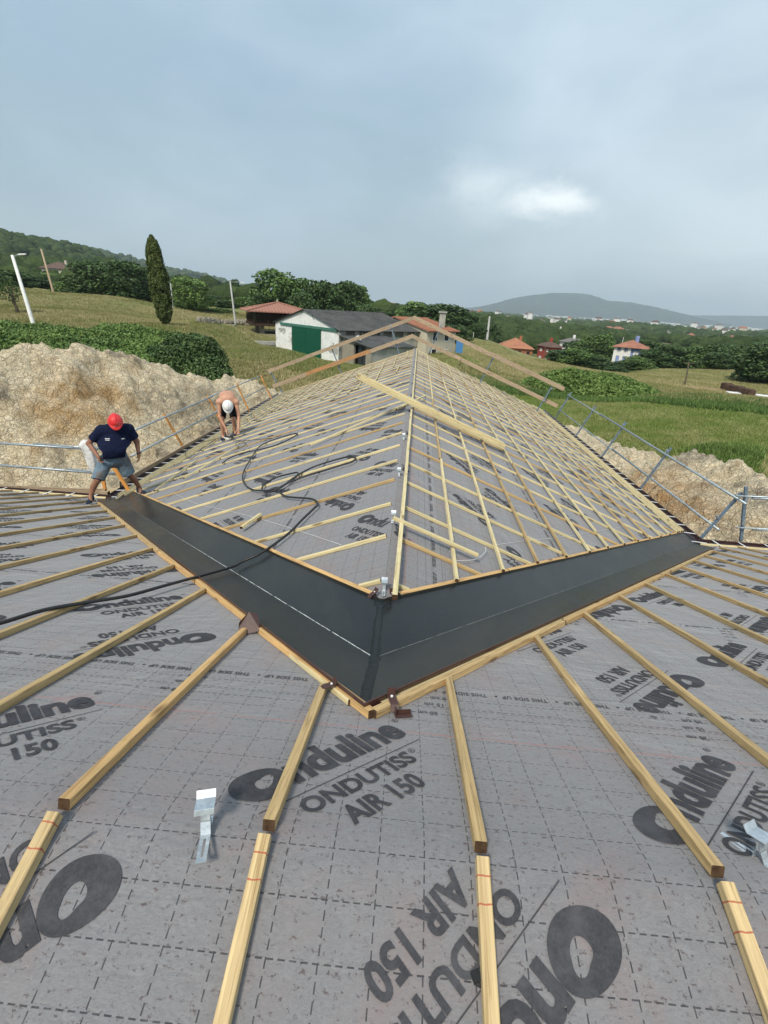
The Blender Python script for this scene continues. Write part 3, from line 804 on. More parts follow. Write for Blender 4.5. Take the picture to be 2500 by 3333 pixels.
def m_ground(gg):
    P = gg.pos; x, y, z = gg.sep(P)
    n1 = gg.noise(gg.map(P, (1, 1, 0)), .05, 6, .6); n2 = gg.noise(gg.map(P, (1, 1, 0)), .9, 6, .7, .5); n3 = gg.noise(gg.map(P, (1, 1, 0)), 6.0, 5, .7)
    nf = gg.noise(gg.map(P, (1, 1, 0)), .012, 5, .6); vf = gg.vor(gg.vm('ADD', gg.map(P, (1, 1, 0)), gg.vm('MULTIPLY', gg.noise(P, .02, 3, color=True), (40., 40., 0.))), .0075, 'F1', 'Color')
    lush = gg.ramp(n2, [(.3, (.075, .115, .022)), (.55, (.13, .18, .042)), (.75, (.22, .26, .09))])
    lush = gg.mix(gg.ramp(n3, [(.45, 0.), (.75, .5)]), lush, (.13, .15, .055))
    dry = gg.ramp(n2, [(.3, (.17, .145, .062)), (.55, (.27, .24, .115)), (.75, (.37, .325, .18))])
    dry = gg.mix(gg.ramp(n3, [(.4, 0.), (.7, .45)]), dry, (.10, .11, .035))
    R_ = gg.vm('LENGTH', gg.comb(x, y, 0.0))
    # mown green field on the right out to ~58 m, dry field beyond; dry slope on the left
    az = gg.m('ARCTAN2', x, y)
    edge = gg.m('ADD', R_, gg.m('MULTIPLY', gg.m('SUBTRACT', gg.noise(gg.map(P, (1, 1, 0)), .06, 4), .5), 16.0))
    rightside = gg.m('GREATER_THAN', az, .12)
    greenR = gg.m('MULTIPLY', rightside, gg.m('LESS_THAN', edge, 53.0))
    blotch = gg.ramp(n1, [(.46, 0.), (.56, 1.)])
    greenL = gg.m('MULTIPLY', gg.m('SUBTRACT', 1.0, rightside), gg.m('LESS_THAN', gg.m('ABSOLUTE', gg.m('SUBTRACT', edge, 58.0)), 9.0))
    isg = gg.m('MAXIMUM', gg.m('MAXIMUM', greenR, gg.m('MULTIPLY', greenL, gg.m('GREATER_THAN', az, -.50))), gg.m('MULTIPLY', blotch, .45))
    near = gg.mix(isg, dry, lush)
    vs_ = gg.sep(vf)
    far = gg.ramp(vs_[0], [(.0, (.035, .060, .022)), (.35, (.055, .090, .028)), (.6, (.10, .125, .045)), (.8, (.16, .15, .075)), (1., (.045, .07, .02))], 'CONSTANT')
    far = gg.mix(gg.ramp(gg.noise(gg.map(P, (1, 1, 0)), .02, 8, .7), [(.42, 0.), (.55, .9)]), far, (.022, .036, .014))
    c = gg.mix(gg.m('MULTIPLY', gg.m('SUBTRACT', R_, 150.0), .012, clamp=True), near, far)
    # pale bare soil round the house
    bare = gg.m('LESS_THAN', gg.m('ADD', R_, gg.m('MULTIPLY', gg.m('SUBTRACT', n1, .5), 14.0)), 29.0)
    soil = gg.ramp(n2, [(.3, (.38, .29, .16)), (.6, (.56, .45, .28)), (.8, (.66, .56, .38))])
    c = gg.mix(gg.m('MULTIPLY', bare, gg.m('LESS_THAN', x, 30.0)), c, soil)
    bump(gg, gg.m('ADD', n2, gg.m('MULTIPLY', n3, .35)), .9, .22)
    return c
M['ground'] = mat('ground', m_ground, .95, .1)
gr = mesh_obj('ground', np.c_[gx, gy, gzv], gf, M['ground'], None, True); tag(gr, kind='structure')

# ------------------------------------------------------------ far hills
def m_hill(gg):
    P = gg.pos; n = gg.noise(P, .006, 8, .7); n2 = gg.noise(P, .03, 5, .7); v = gg.vor(P, .012, 'F1', 'Color')
    c = gg.ramp(n, [(.35, (.018, .032, .014)), (.5, (.030, .050, .020)), (.58, (.045, .075, .03)), (.66, (.10, .12, .05))])
    c = gg.mix(gg.ramp(n2, [(.45, 0.), (.7, .7)]), c, (.016, .028, .012))
    bump(gg, gg.m('ADD', gg.m('MULTIPLY', n2, .6), n), 1.0, 25.0)
    return c
M['hill'] = mat('hill', m_hill, .95, .05)
def hill(name, pts, depth, base, jag, label=None, nsub=240, seed=0, drop=1.5):
    """ridge given by photo pixels at distance D: (u, v, D); slopes fall towards and away from the camera"""
    pts = [(atD(u, v, D_), D_) for u, v, D_ in pts]
    xs = np.array([tuple(p) for p, _ in pts]); t = np.arange(len(pts)); tt = np.linspace(0, len(pts)-1, nsub)
    def sm(a):
        f = np.interp(tt, t, a); k = max(3, int(nsub/len(pts)*.55)//2*2+1); ke = np.hanning(k+2)[1:-1]; ke /= ke.sum()
        return np.convolve(np.pad(f, k//2, mode='edge'), ke, 'valid')
    X, Y, Z = sm(xs[:, 0]), sm(xs[:, 1]), sm(xs[:, 2])
    rows = 44; vs = []
    for j in range(rows+1):
        q = j/rows*2-1      # -1 front foot, 0 crest, 1 back foot
        for i in range(nsub):
            d = np.array([X[i], Y[i]]); d = d/np.linalg.norm(d); px = X[i]+d[0]*q*depth; py = Y[i]+d[1]*q*depth
            prof = max(0.0, 1-abs(q))**1.25 if q < 0 else (1-q)**1.2
            prof = .5*prof + .5*(.5+.5*cos(pi*min(1, abs(q))))
            z = base+(Z[i]-base)*prof
            nn = noise.fractal(Vector((px/ (depth*.28), py/(depth*.28), seed)), 1.0, 2.0, 5)
            z += (Z[i]-base)*.16*nn*(1-prof**3) + jag*noise.fractal(Vector((px/(depth*.03), py/(depth*.03), seed+3)), 1, 2, 3)
            vs.append((px, py, z))
    fs = [(j*nsub+i, j*nsub+i+1, (j+1)*nsub+i+1, (j+1)*nsub+i) for j in range(rows) for i in range(nsub-1)]
    o = mesh_obj(name, vs, fs, M['hill'], None, True); tag(o, kind='structure'); return o
hill('hill', [(-900, 700, 620), (-400, 735, 660), (-150, 755, 700), (0, 772, 740), (120, 797, 760), (230, 806, 800), (330, 840, 860), (470, 885, 1000), (620, 930, 1150), (760, 975, 1300)], 380, 2.0, 1.5, seed=1)
hill('hill', [(100, 790, 1700), (250, 808, 1700), (400, 838, 1800), (480, 862, 1900), (560, 882, 2000), (640, 893, 2100), (720, 913, 2200), (830, 938, 2400), (960, 975, 2600), (1100, 1000, 2800)], 900, -10.0, 3.5, seed=5)
hill('mountain', [(1480, 1006, 7600), (1560, 998, 7600), (1620, 985, 7700), (1660, 973, 7800), (1720, 962, 7900), (1800, 953, 8000), (1880, 954, 8000), (1920, 958, 8000), (1980, 979, 8100), (2060, 984, 8100), (2150, 1003, 8200), (2260, 1030, 8300), (2350, 1050, 8300), (2430, 1068, 8300), (2560, 1090, 8300)], 1500, -110.0, 7.0, seed=9, nsub=360)
hill('mountain', [(1200, 1004, 11000), (1500, 1005, 11000), (1700, 1010, 11000), (2000, 1020, 11000), (2200, 1026, 11000), (2400, 1027, 11000), (2600, 1030, 11000), (2900, 1040, 11000)], 1500, -150.0, 5.0, seed=12)

# ============================================================ VEGETATION
def m_leaf(dark, mid, lite, sc=.35):
    def f(gg):
        n = gg.noise(gg.obj, sc, 4, .6)
        k = gg.m('ADD', gg.m('MULTIPLY', gg.isl, .55), gg.m('MULTIPLY', n, .75))
        c = gg.ramp(k, [(.30, dark), (.60, mid), (.88, lite)])
        return gg.mix(gg.m('MULTIPLY', gg.rnd, .3), c, mid)
    m_ = mat('leaves', f, .6, .25)
    b = [n for n in m_.node_tree.nodes if n.type == 'BSDF_PRINCIPLED'][0]; b.inputs['Subsurface Weight'].default_value = 0
    return m_
M['leaf_mid'] = m_leaf((.034, .065, .017), (.071, .133, .031), (.145, .221, .058))
M['leaf_dark'] = m_leaf((.024, .048, .015), (.048, .088, .027), (.093, .150, .048))
M['leaf_light'] = m_leaf((.053, .098, .021), (.112, .188, .042), (.195, .285, .083))
M['leaf_cypress'] = m_leaf((.021, .039, .009), (.060, .087, .018), (.120, .143, .039), .8)
M['leaf_bramble'] = m_leaf((.028, .055, .012), (.085, .145, .030), (.190, .270, .075), .6)
M['bark'] = mat('bark', varied((.10, .08, .06), .35, 5, .6, .03), .9, .1)
def leafcloud(pts, nrm, size, flat=.45, seed=0, aspect=.7):
    """one bent leaf quad per point"""
    r_ = np.random.default_rng(seed); n = len(pts)
    d = nrm*flat + r_.normal(size=(n, 3))*.6; d /= np.linalg.norm(d, axis=1)[:, None]
    a = r_.normal(size=(n, 3)); a -= d*(a*d).sum(1)[:, None]; a /= np.linalg.norm(a, axis=1)[:, None]; b_ = np.cross(d, a)
    s = size*(.6+.8*r_.random(n))[:, None]
    v = np.stack([pts-a*s, pts-b_*s*aspect+d*s*.15, pts+a*s, pts+b_*s*aspect+d*s*.15], 1).reshape(-1, 3)
    f = np.arange(4*n).reshape(n, 4); return v, f
def crown_points(blobs, n, seed, shell=.35):
    """points on/in a set of ellipsoids (cx,cy,cz,rx,ry,rz), denser on their surface, hidden ones dropped"""
    r_ = np.random.default_rng(seed); B = np.array(blobs, float); wts = (B[:, 3]*B[:, 4]+B[:, 4]*B[:, 5]+B[:, 3]*B[:, 5]); wts /= wts.sum()
    idx = r_.choice(len(B), n, p=wts); d = r_.normal(size=(n, 3)); d /= np.linalg.norm(d, axis=1)[:, None]
    rad = 1-shell*r_.random(n)**2
    lump = np.array([noise.noise(Vector((d[i, 0]*2.3+idx[i]*7.1, d[i, 1]*2.3, d[i, 2]*2.3))) for i in range(n)])
    rad = rad*(1+.22*lump)
    p = B[idx, :3]+d*B[idx, 3:6]*rad[:, None]
    q = np.zeros(n, bool)
    for k in range(len(B)):
        m_ = (idx != k) & ((((p-B[k, :3])/B[k, 3:6])**2).sum(1) < .45); q |= m_
    return p[~q], d[~q]
def tree_blobs(h, r, seed, base=.22, nb=16, top=1.0):
    r_ = random.Random(seed); bl = []
    for i in range(nb):
        t = (i+.5)/nb; z = h*(base+(1-base)*t*.86); rad_here = r*sin(pi*min(1, .18+.72*t))**.8
        a = i*2.4+r_.random(); q = rad_here*(.35+.4*r_.random())
        br_ = r*(.36+.22*r_.random())*(1-.25*t)
        bl.append((cos(a)*q, sin(a)*q, z, br_, br_, br_*.8))
    bl.append((0, 0, h*.55, r*.55, r*.55, h*.3)); return bl
def make_tree(name, h, r, seed, leafm, n=9000, leaf=.22, base=.22, nb=16, trunk=True, shell=.35):
    e = empty(name); bl = tree_blobs(h, r, seed, base, nb)
    p, d = crown_points(bl, n, seed, shell); v, f = leafcloud(p, d, leaf, .5, seed)
    c = mesh_obj('crown', v, f, M[leafm]); c.parent = e
    if trunk:
        b = MB(); tr = h*.022+.05
        b.tube([(0, 0, -.4), (.03*h*.3, 0, h*.2), (0, .02*h, h*.45), (0, 0, h*.75)], [tr*1.3, tr, tr*.7, tr*.2], 8)
        for bb in bl[::3]: b.tube([(0, 0, h*.25), (bb[0]*.5, bb[1]*.5, (h*.3+bb[2])*.5), (bb[0], bb[1], bb[2])], [tr*.5, tr*.35, tr*.1], 5)
        t_ = b.build('trunk', M['bark'], None, True); t_.parent = e
    return e
def put(e, x, y, s=1.0, rz=0, label=None, cat='tree', group=None, z=None, sz=None):
    e.location = (x, y, (terr_fast(x, y) if z is None else z)); e.scale = (s, s, sz or s); e.rotation_euler = (0, 0, rz); tag(e, label, cat, group); return e
def pxh(u, vtop, D_, zb):      # height above zb of something at distance D whose top is at pixel v
    return atD(u, vtop, D_).z-zb
# prototypes
protoA = make_tree('broadleaf_tree', 10, 4.6, 11, 'leaf_mid', 10000, .24, .10, 20)
protoB = make_tree('broadleaf_tree', 10, 4.2, 23, 'leaf_dark', 10000, .24, .08, 20)
protoC = make_tree('broadleaf_tree', 10, 4.4, 37, 'leaf_light', 9000, .22, .05, 18)
used_p = {}
def tree_at(proto, u, vtop, D_, vbase=None, wscale=1.0, rz=0, label='', group=None, wpx=None, name=None):
    p = atD(u, vtop, D_); z = terr_fast(p.x, p.y); h = p.z-z
    if id(proto) in used_p: e = copy_tree(proto)
    else: e = proto; used_p[id(proto)] = 1
    s = h/10.0/.98
    sw = s*wscale
    if wpx: sw = (wpx/F_PX*D_*1.22)/8.8
    e.location = (p.x, p.y, z-.1); e.scale = (sw, sw, s); e.rotation_euler = (0, 0, rz); tag(e, label, 'tree', group)
    return e
# left pair behind the dry field
tree_at(protoB, 300, 845, 118, label='large dark green broadleaf tree at the left end of the pair behind the dry field', wpx=130, rz=.4)
tree_at(protoB, 405, 843, 114, label='rounded dark green broadleaf tree right beside the tall cypress, behind the dry field', wpx=130, rz=2.1)
tree_at(protoB, 480, 900, 120, label='darker low broadleaf tree directly behind the tall cypress', wpx=90, rz=3.4)
tree_at(protoC, 600, 898, 105, label='bright green bushy tree just right of the tall cypress', wpx=115, rz=1.0)
tree_at(protoB, 20, 875, 122, label='dark tree at the left edge of the picture behind the white concrete pole', wpx=110, rz=1.7)
# centre group behind the granary
tree_at(protoA, 905, 870, 108, label='tallest lighter green tree behind the raised granary', wpx=135, rz=.2)
tree_at(protoB, 1040, 905, 104, label='dark rounded tree behind the granary, second from the left of the group', wpx=125, rz=1.2)
tree_at(protoB, 1130, 908, 108, label='dark broad tree in the middle of the group behind the white shed', wpx=120, rz=2.6)
tree_at(protoA, 1150, 925, 120, label='rightmost tree of the group above the shed roof, partly behind darker ones', wpx=110, rz=4.1)
tree_at(protoB, 985, 945, 98, label='low dark tree filling the gap just above the granary roof', wpx=100, rz=5.0)
tree_at(protoB, 1195, 985, 100, label='small dark tree at the lower right foot of the group above the shed roof', wpx=70, rz=5.5)
tree_at(protoB, 1090, 915, 112, label='dark tree between the two rounded crowns above the dark shed roof', wpx=120, rz=.7)
tree_at(protoA, 960, 900, 112, label='light green crown just right of the tallest tree behind the granary', wpx=110, rz=3.7)
tree_at(protoB, 850, 950, 104, label='low dark tree at the left foot of the group behind the granary', wpx=80, rz=2.2)
# right group
tree_at(protoB, 1330, 1010, 120, label='low dark tree immediately right of the farmhouse chimney', wpx=70, rz=1.1)
tree_at(protoB, 1555, 1050, 125, label='small dark tree at the far right foot of the dark group', wpx=60, rz=4.4)
tree_at(protoB, 1420, 1040, 112, label='low dark shrubby tree in front of the dark group behind the planks', wpx=110, rz=5.1)
tree_at(protoB, 1490, 1055, 112, label='low dark shrubby tree right of the gable planks before the dark group', wpx=90, rz=.1)
tree_at(protoA, 1385, 980, 135, label='left tree of the dark group behind the peak of the guardrail planks', wpx=150, rz=.9)
tree_at(protoB, 1450, 985, 128, label='right dark tree of the group behind the peak of the guardrail planks', wpx=150, rz=2.9)
tree_at(protoB, 1520, 1015, 130, label='small dark tree beside the concrete pole at the right end of the group', wpx=95, rz=2.2)
tree_at(protoB, 765, 905, 190, label='dark pointed tree behind the street lamp pole', wpx=34, rz=.3)
tree_at(protoB, 2530, 1112, 105, label='dark tree cut by the right edge of the picture beyond the field', wpx=150, rz=.3)
# hedge trees in front of the houses on the right
hx = [(1655, 1165, 150, 60), (1700, 1160, 150, 60), (1730, 1182, 135, 55), (1782, 1186, 128, 60), (1830, 1150, 126, 85), (1885, 1155, 124, 85), (1935, 1160, 122, 80), (1980, 1192, 118, 70), (2035, 1196, 118, 80), (2085, 1165, 120, 80), (2130, 1150, 128, 90), (2180, 1140, 132, 95), (2240, 1132, 135, 100), (2300, 1135, 136, 100), (2360, 1138, 136, 95), (2410, 1130, 140, 90), (2100, 1115, 150, 90), (1950, 1105, 175, 95), (1890, 1110, 180, 80), (1560, 1075, 170, 60), (1600, 1070, 190, 60), (1460, 1050, 160, 60), (2010, 1204, 112, 60), (2350, 1165, 124, 80), (2440, 1160, 130, 70)]
for i, (u, v, D_, wp) in enumerate(hx):
    tree_at((protoB, protoA)[i % 4 == 1], u, v-6-8*(i % 3), D_, wpx=wp*1.1, rz=i*1.3, label='dark green tree of the hedge belt below the houses beyond the right field', group='trees of the hedge belt below the houses')
# hedge and trees behind the left street lamp
lx = [(560, 985, 135, 60), (640, 985, 135, 60), (690, 960, 150, 60), (735, 975, 145, 55), (790, 965, 150, 60), (840, 975, 140, 60), (670, 1000, 112, 60), (720, 1000, 112, 55), (100, 905, 150, 80), (170, 920, 150, 80), (215, 915, 140, 60), (250, 930, 128, 60), (60, 895, 190, 90), (150, 885, 230, 80), (1260, 1010, 150, 60), (1220, 1000, 170, 50), (1310, 1005, 170, 50), (1340, 1020, 140, 50)]
for i, (u, v, D_, wp) in enumerate(lx):
    tree_at((protoB, protoC, protoB)[i % 3], u, v, D_, wpx=wp*1.2, rz=i*1.9, label='bushy green tree in the hedge line along the back of the left fields', group='hedge trees along the back of the left fields')
# cypress
cy = empty('cypress_tree'); pbase = ground_hit(540, 1058); Dc = math.hypot(pbase.x, pbase.y); hcy = atD(500, 760, Dc).z-pbase.z
r_ = np.random.default_rng(5); nc = 520; tc_ = r_.random(nc)**.9; ac = r_.random(nc)*2*pi; sc_y = hcy/10.5
prof = np.interp(tc_, [0, .03, .1, .3, .6, .85, .95, 1.0], [.25, .55, .78, 1.0, .92, .70, .42, .10])*1.08*sc_y
rc = prof*(.80+.28*r_.random(nc)); per = 70; n = nc*per
cen = np.c_[np.cos(ac)*rc-.75*tc_*sc_y, np.sin(ac)*rc, .35+tc_*(hcy-.9)]
C_ = np.repeat(cen, per, 0); R1 = np.repeat(.13+.12*r_.random(nc), per)*sc_y; H1_ = np.repeat(.35+.35*r_.random(nc), per)*sc_y
q_ = r_.random(n); dd_ = r_.normal(size=(n, 2)); dd_ /= np.linalg.norm(dd_, axis=1)[:, None]; wr_ = np.sin(pi*np.clip(q_*.9+.08, 0, 1))
pts = np.c_[C_[:, 0]+dd_[:, 0]*R1*wr_, C_[:, 1]+dd_[:, 1]*R1*wr_, C_[:, 2]+(q_-.35)*H1_*1.5]
nrm = np.c_[np.repeat(np.cos(ac), per)*.6+dd_[:, 0]*.6, np.repeat(np.sin(ac), per)*.6+dd_[:, 1]*.6, np.full(n, .9)]
v_, f_ = leafcloud(pts, nrm, .10, .8, 6, .45)
c_ = mesh_obj('crown', v_, f_, M['leaf_cypress']); c_.parent = cy
t_ = MB().tube([(0, 0, -.3), (-.1, 0, 2.0), (-.4, 0, 6)], [.2, .17, .1], 8).build('trunk', M['bark'], None, True); t_.parent = cy
put(cy, pbase.x, pbase.y, 1, 0, 'tall narrow dark green cypress standing alone at the foot of the dry field', 'tree')
# bramble hedge on the left (one run of individual shrubs)
protoS = empty('shrub'); bl = [(0, 0, .55, 1.35, 1.2, .75), (.9, .3, .5, .9, .9, .6), (-.9, -.2, .45, .95, .9, .6), (.2, -.7, .35, .9, .8, .5), (-.3, .6, .6, .8, .8, .65)]
p_, d_ = crown_points(bl, 12000, 3, .5); v_, f_ = leafcloud(p_, d_, .072, .4, 3, .7)
c_ = mesh_obj('foliage', v_, f_, M['leaf_bramble']); c_.parent = protoS
b = MB()
for i in range(6): b.tube([(.2*cos(i), .2*sin(i), -.2), (.6*cos(i*1.1), .5*sin(i*1.1), .7)], [.03, .012], 5)
s_ = b.build('stem', M['bark'], None, True); s_.parent = protoS
shr = [protoS]
for mname_ in ('leaf_light', 'leaf_mid'):
    q_ = copy_tree(protoS)
    for ch in q_.children:
        if ch.name.startswith('foliage'): ch.data = ch.data.copy(); ch.data.materials[0] = M[mname_]
    shr.append(q_)
r1 = random.Random(4)
hedge = []
for (u0, u1, v0, v1, D0, D1, n_) in ((-60, 560, 1040, 1075, 49, 47, 17), (-60, 600, 1062, 1100, 44, 42, 16), (-60, 640, 1090, 1125, 39, 37, 15), (340, 600, 1065, 1075, 52, 50, 5)):
    for i in range(n_):
        t = (i+r1.random()*.6)/n_; u = u0+(u1-u0)*t; vt = v0+(v1-v0)*t+26+(r1.random()-.5)*34; D_ = D0+(D1-D0)*t+(r1.random()-.5)*2
        hedge.append((u, vt, D_))
for i, (u, vt, D_) in enumerate(hedge):
    k_ = (0, 1, 0, 2, 0, 2, 1)[i % 7]; e = shr[k_] if i in (0, 1, 3) else copy_tree(shr[k_]); p = atD(u, vt, D_); z = terr_fast(p.x, p.y); h = max(1.4, p.z-z)
    e.location = (p.x, p.y, z-.1); e.scale = (.95+.45*r1.random(), .95+.4*r1.random(), h/1.35); e.rotation_euler = (0, 0, r1.random()*6)
    tag(e, 'leafy green bramble shrub in the hedge behind the left spoil heap', 'shrub', 'bramble shrubs of the hedge behind the left spoil heap')
# the big dark bush
bush = empty('bush'); bl = [(0, 0, 1.5, 2.3, 2.0, 1.6), (1.6, -.4, 1.0, 1.7, 1.6, 1.2), (-1.6, .2, 1.3, 1.6, 1.5, 1.3), (.6, .3, 2.2, 1.4, 1.3, 1.1), (2.5, -.5, .7, 1.2, 1.1, .9), (-.4, -.9, 1.0, 1.6, 1.2, 1.0)]
p_, d_ = crown_points(bl, 34000, 8, .4); v_, f_ = leafcloud(p_, d_, .078, .5, 8, .75); c_ = mesh_obj('foliage', v_, f_, M['leaf_dark']); c_.parent = bush
s_ = MB().tube([(0, 0, -.3), (.1, 0, 1.0), (.3, 0, 2.0)], [.09, .07, .03], 6).build('stem', M['bark'], None, True); s_.parent = bush
pb = atD(600, 1085, 37); zb = terr_fast(pb.x, pb.y); put(bush, pb.x, pb.y, 1.0, -.45, 'large rounded dark green bush at the right end of the bramble hedge', 'bush', z=zb-.2, sz=(pb.z-zb)/3.1)
bush.scale.x = bush.scale.y = 1.12
# small leaning tree left, in the dry field
st_ = make_tree('small_tree', 4, 1.5, 71, 'leaf_dark', 1500, .09, .45, 8); p = ground_hit(60, 1020); put(st_, p.x, p.y, 1.0, .3, 'small sparse leaning tree in the dry field beside the white concrete pole', 'tree'); st_.rotation_euler = (0, radians(-14), 0)
# overgrown mound on the right
mv = empty('overgrown_mound'); pm = atD(1900, 1196, 55); zb = terr_fast(pm.x, pm.y); H_ = pm.z-zb
vs = []; fs = []; nx_, ny_ = 60, 40
def mnd(x, y):
    q = (x/(6.2 if x < 0 else 8.5))**2+(y/5.0)**2
    return .86*H_*max(0, 1-q)**.8*(1+.16*noise.noise(Vector((x*.35, y*.35, 2))))+.1*noise.noise(Vector((x, y, 1)))-.15
for j in range(ny_+1):
    for i in range(nx_+1):
        x = -12+24*i/nx_; y = -7+14*j/ny_; vs.append((x, y, mnd(x, y)))
fs = [(j*(nx_+1)+i, j*(nx_+1)+i+1, (j+1)*(nx_+1)+i+1, (j+1)*(nx_+1)+i) for j in range(ny_) for i in range(nx_)]
c_ = mesh_obj('earth', vs, fs, M['ground'], None, True); c_.parent = mv
r_ = np.random.default_rng(12); P_ = np.c_[r_.uniform(-7.6, 7.6, 22000), r_.uniform(-5.2, 5.2, 22000)]; P_ = P_[(P_[:, 0]/7.5)**2+(P_[:, 1]/5.1)**2 < 1]
zz = np.array([mnd(x, y)+.05+.35*abs(noise.noise(Vector((x*.8, y*.8, 7)))) for x, y in P_])
v_, f_ = leafcloud(np.c_[P_, zz], np.tile([0, -.2, 1.], (len(P_), 1)), .16, .8, 13, .7); c_ = mesh_obj('foliage', v_, f_, M['leaf_bramble']); c_.parent = mv
put(mv, pm.x, pm.y, 1, -radians(20), 'low mound overgrown with bright green brambles beyond the mown field', 'mound', z=zb)

# grass: tufts over the rough fields (nobody could count them)
def tufts(name, region, n, size, mat_, seed, up=1.0):
    r_ = np.random.default_rng(seed); P_ = region(r_, n); n = len(P_)
    z = np.array([terr_fast(x, y) for x, y in P_]); base = np.c_[P_, z-.03]
    nb = 3; B = np.repeat(base, nb, 0)+r_.normal(size=(n*nb, 3))*[.12, .12, 0]; m_ = len(B)
    a = r_.random(m_)*2*pi; wv = np.c_[np.cos(a), np.sin(a), np.zeros(m_)]*(size*.16)
    tip = np.c_[r_.normal(size=m_)*size*.35, r_.normal(size=m_)*size*.35, size*(.6+.7*r_.random(m_))*up]
    V = np.stack([B-wv, B+wv, B+tip], 1).reshape(-1, 3); Fc = np.arange(3*m_).reshape(m_, 3)
    o = mesh_obj(name, V, Fc, mat_); tag(o, kind='stuff', cat='grass'); return o
def sector(u0, u1, D0, D1, cond=None):
    a0 = math.atan2(*ray(u0, 1100)[:2]); a1 = math.atan2(*ray(u1, 1100)[:2])
    def f(r_, n):
        a = r_.uniform(a0, a1, n); D_ = np.exp(r_.uniform(np.log(D0), np.log(D1), n)); P_ = np.c_[np.sin(a)*D_, np.cos(a)*D_]
        if cond is not None: P_ = P_[[cond(x, y) for x, y in P_]]
        return P_
    return f
def gm(cols, sc=.12):
    return mat('grass', lambda gg: gg.mix(gg.ramp(gg.noise(gg.pos, sc, 5, .65), [(.42, 0.), (.62, 1.)]), gg.ramp(gg.isl, [(0, cols[0]), (.5, cols[1]), (1, cols[2])]), gg.ramp(gg.isl, [(0, cols[3]), (1, cols[4])])), .8, .1)
M['grass_dry'] = gm([(.21, .19, .075), (.33, .29, .14), (.46, .41, .235), (.11, .14, .035), (.23, .23, .09)])
M['grass_green'] = gm([(.080, .122, .024), (.14, .195, .045), (.23, .28, .09), (.17, .19, .05), (.33, .33, .16)], .35)
def clear_b(x, y):
    # keep tufts out of the farm buildings
    return not in_farm(x, y)
# ============================================================ FARM BUILDINGS
def quad_frame(FR, FL, BR):
    a = (FL-FR); a.z = 0; La = a.length; a.normalize(); b_ = Vector((-a.y, a.x, 0))
    if b_.dot(BR-FR) < 0: b_ = -b_
    return a, b_, La, (BR-FR).dot(b_)
M['plaster_peel'] = mat('peeling_whitewash', lambda gg: gg.mix(gg.ramp(gg.noise(gg.map(gg.obj, (1, 1, 1.3)), .45, 7, .62, .4), [(.56, 0.), (.575, 1.)]), gg.ramp(gg.noise(gg.obj, 2, 5), [(.3, (.60, .61, .60)), (.6, (.78, .78, .76))]), (.36, .35, .32)), .9, .15)
M['block'] = mat('concrete_block', lambda gg: (lambda br: br)(gg.mix(gg.ramp(gg.noise(gg.obj, 1.2, 6, .7), [(.4, 0.), (.7, .6)]), (.30, .275, .225), (.20, .18, .14))), .9, .1)
M['cement'] = mat('cement_render', varied((.33, .325, .29), .22, .9, .2, .02, (.42, .40, .34)), .9, .1)
M['green_door'] = mat('green_paint', varied((.006, .085, .050), .12, 1.5, .05, .005), .5, .4)
M['green_trim'] = mat('green_trim', varied((.045, .16, .12), .15, 1.5, .05, .005), .5, .4)
M['fibre_roof'] = mat('fibre_cement_roof', lambda gg: gg.mix(gg.ramp(gg.noise(gg.obj, 3.0, 7, .75), [(.5, 0.), (.66, .7)]), gg.ramp(gg.noise(gg.obj, .5, 5), [(.3, (.040, .043, .045)), (.7, (.085, .088, .088))]), (.13, .13, .11)), .9, .15)
M['tile'] = mat('roof_tile', lambda gg: (bump(gg, gg.noise(gg.obj, 3, 3), .3, .05), gg.mix(gg.ramp(gg.noise(gg.obj, 1.1, 7, .75), [(.48, 0.), (.68, .75)]), gg.ramp(gg.noise(gg.obj, 4, 4, .7), [(.3, (.22, .095, .06)), (.7, (.35, .16, .10))]), (.15, .085, .06)))[1], .85, .2)
M['tile_pink'] = mat('roof_tile_pink', lambda gg: gg.mix(gg.ramp(gg.noise(gg.obj, 1.1, 7, .75), [(.5, 0.), (.68, .6)]), gg.ramp(gg.noise(gg.obj, 5, 4, .7), [(.3, (.25, .115, .085)), (.7, (.37, .19, .14))]), (.19, .125, .10)), .85, .2)
M['dark_wood'] = mat('dark_wood', varied((.045, .028, .018), .4, 3, .4, .02), .85, .2)
M['glass'] = mat('window_glass', lambda gg: (.015, .018, .022), .12, .6)
M['shade_paint'] = mat('interior_shade_paint', lambda gg: (.012, .011, .010), .9, .1)  # near-black colour standing in for the shade indoors
M['white_paint'] = mat('white_paint', varied((.68, .68, .66), .08, 2, .05, .005), .7, .2)
M['cream'] = mat('cream_wall', varied((.50, .46, .36), .15, .8, .1, .01, (.40, .37, .29)), .9, .15)
M['concrete'] = mat('concrete', varied((.36, .36, .34), .2, 3, .2, .01), .85, .2)
M['concrete_white'] = mat('pale_concrete', varied((.66, .66, .63), .14, 3, .15, .01), .8, .2)
M['stone'] = mat('stone', lambda gg: gg.mix(gg.vor(gg.obj, 3.5, 'F1', 'Color'), (.25, .22, .17), (.40, .36, .29)), .9, .1)

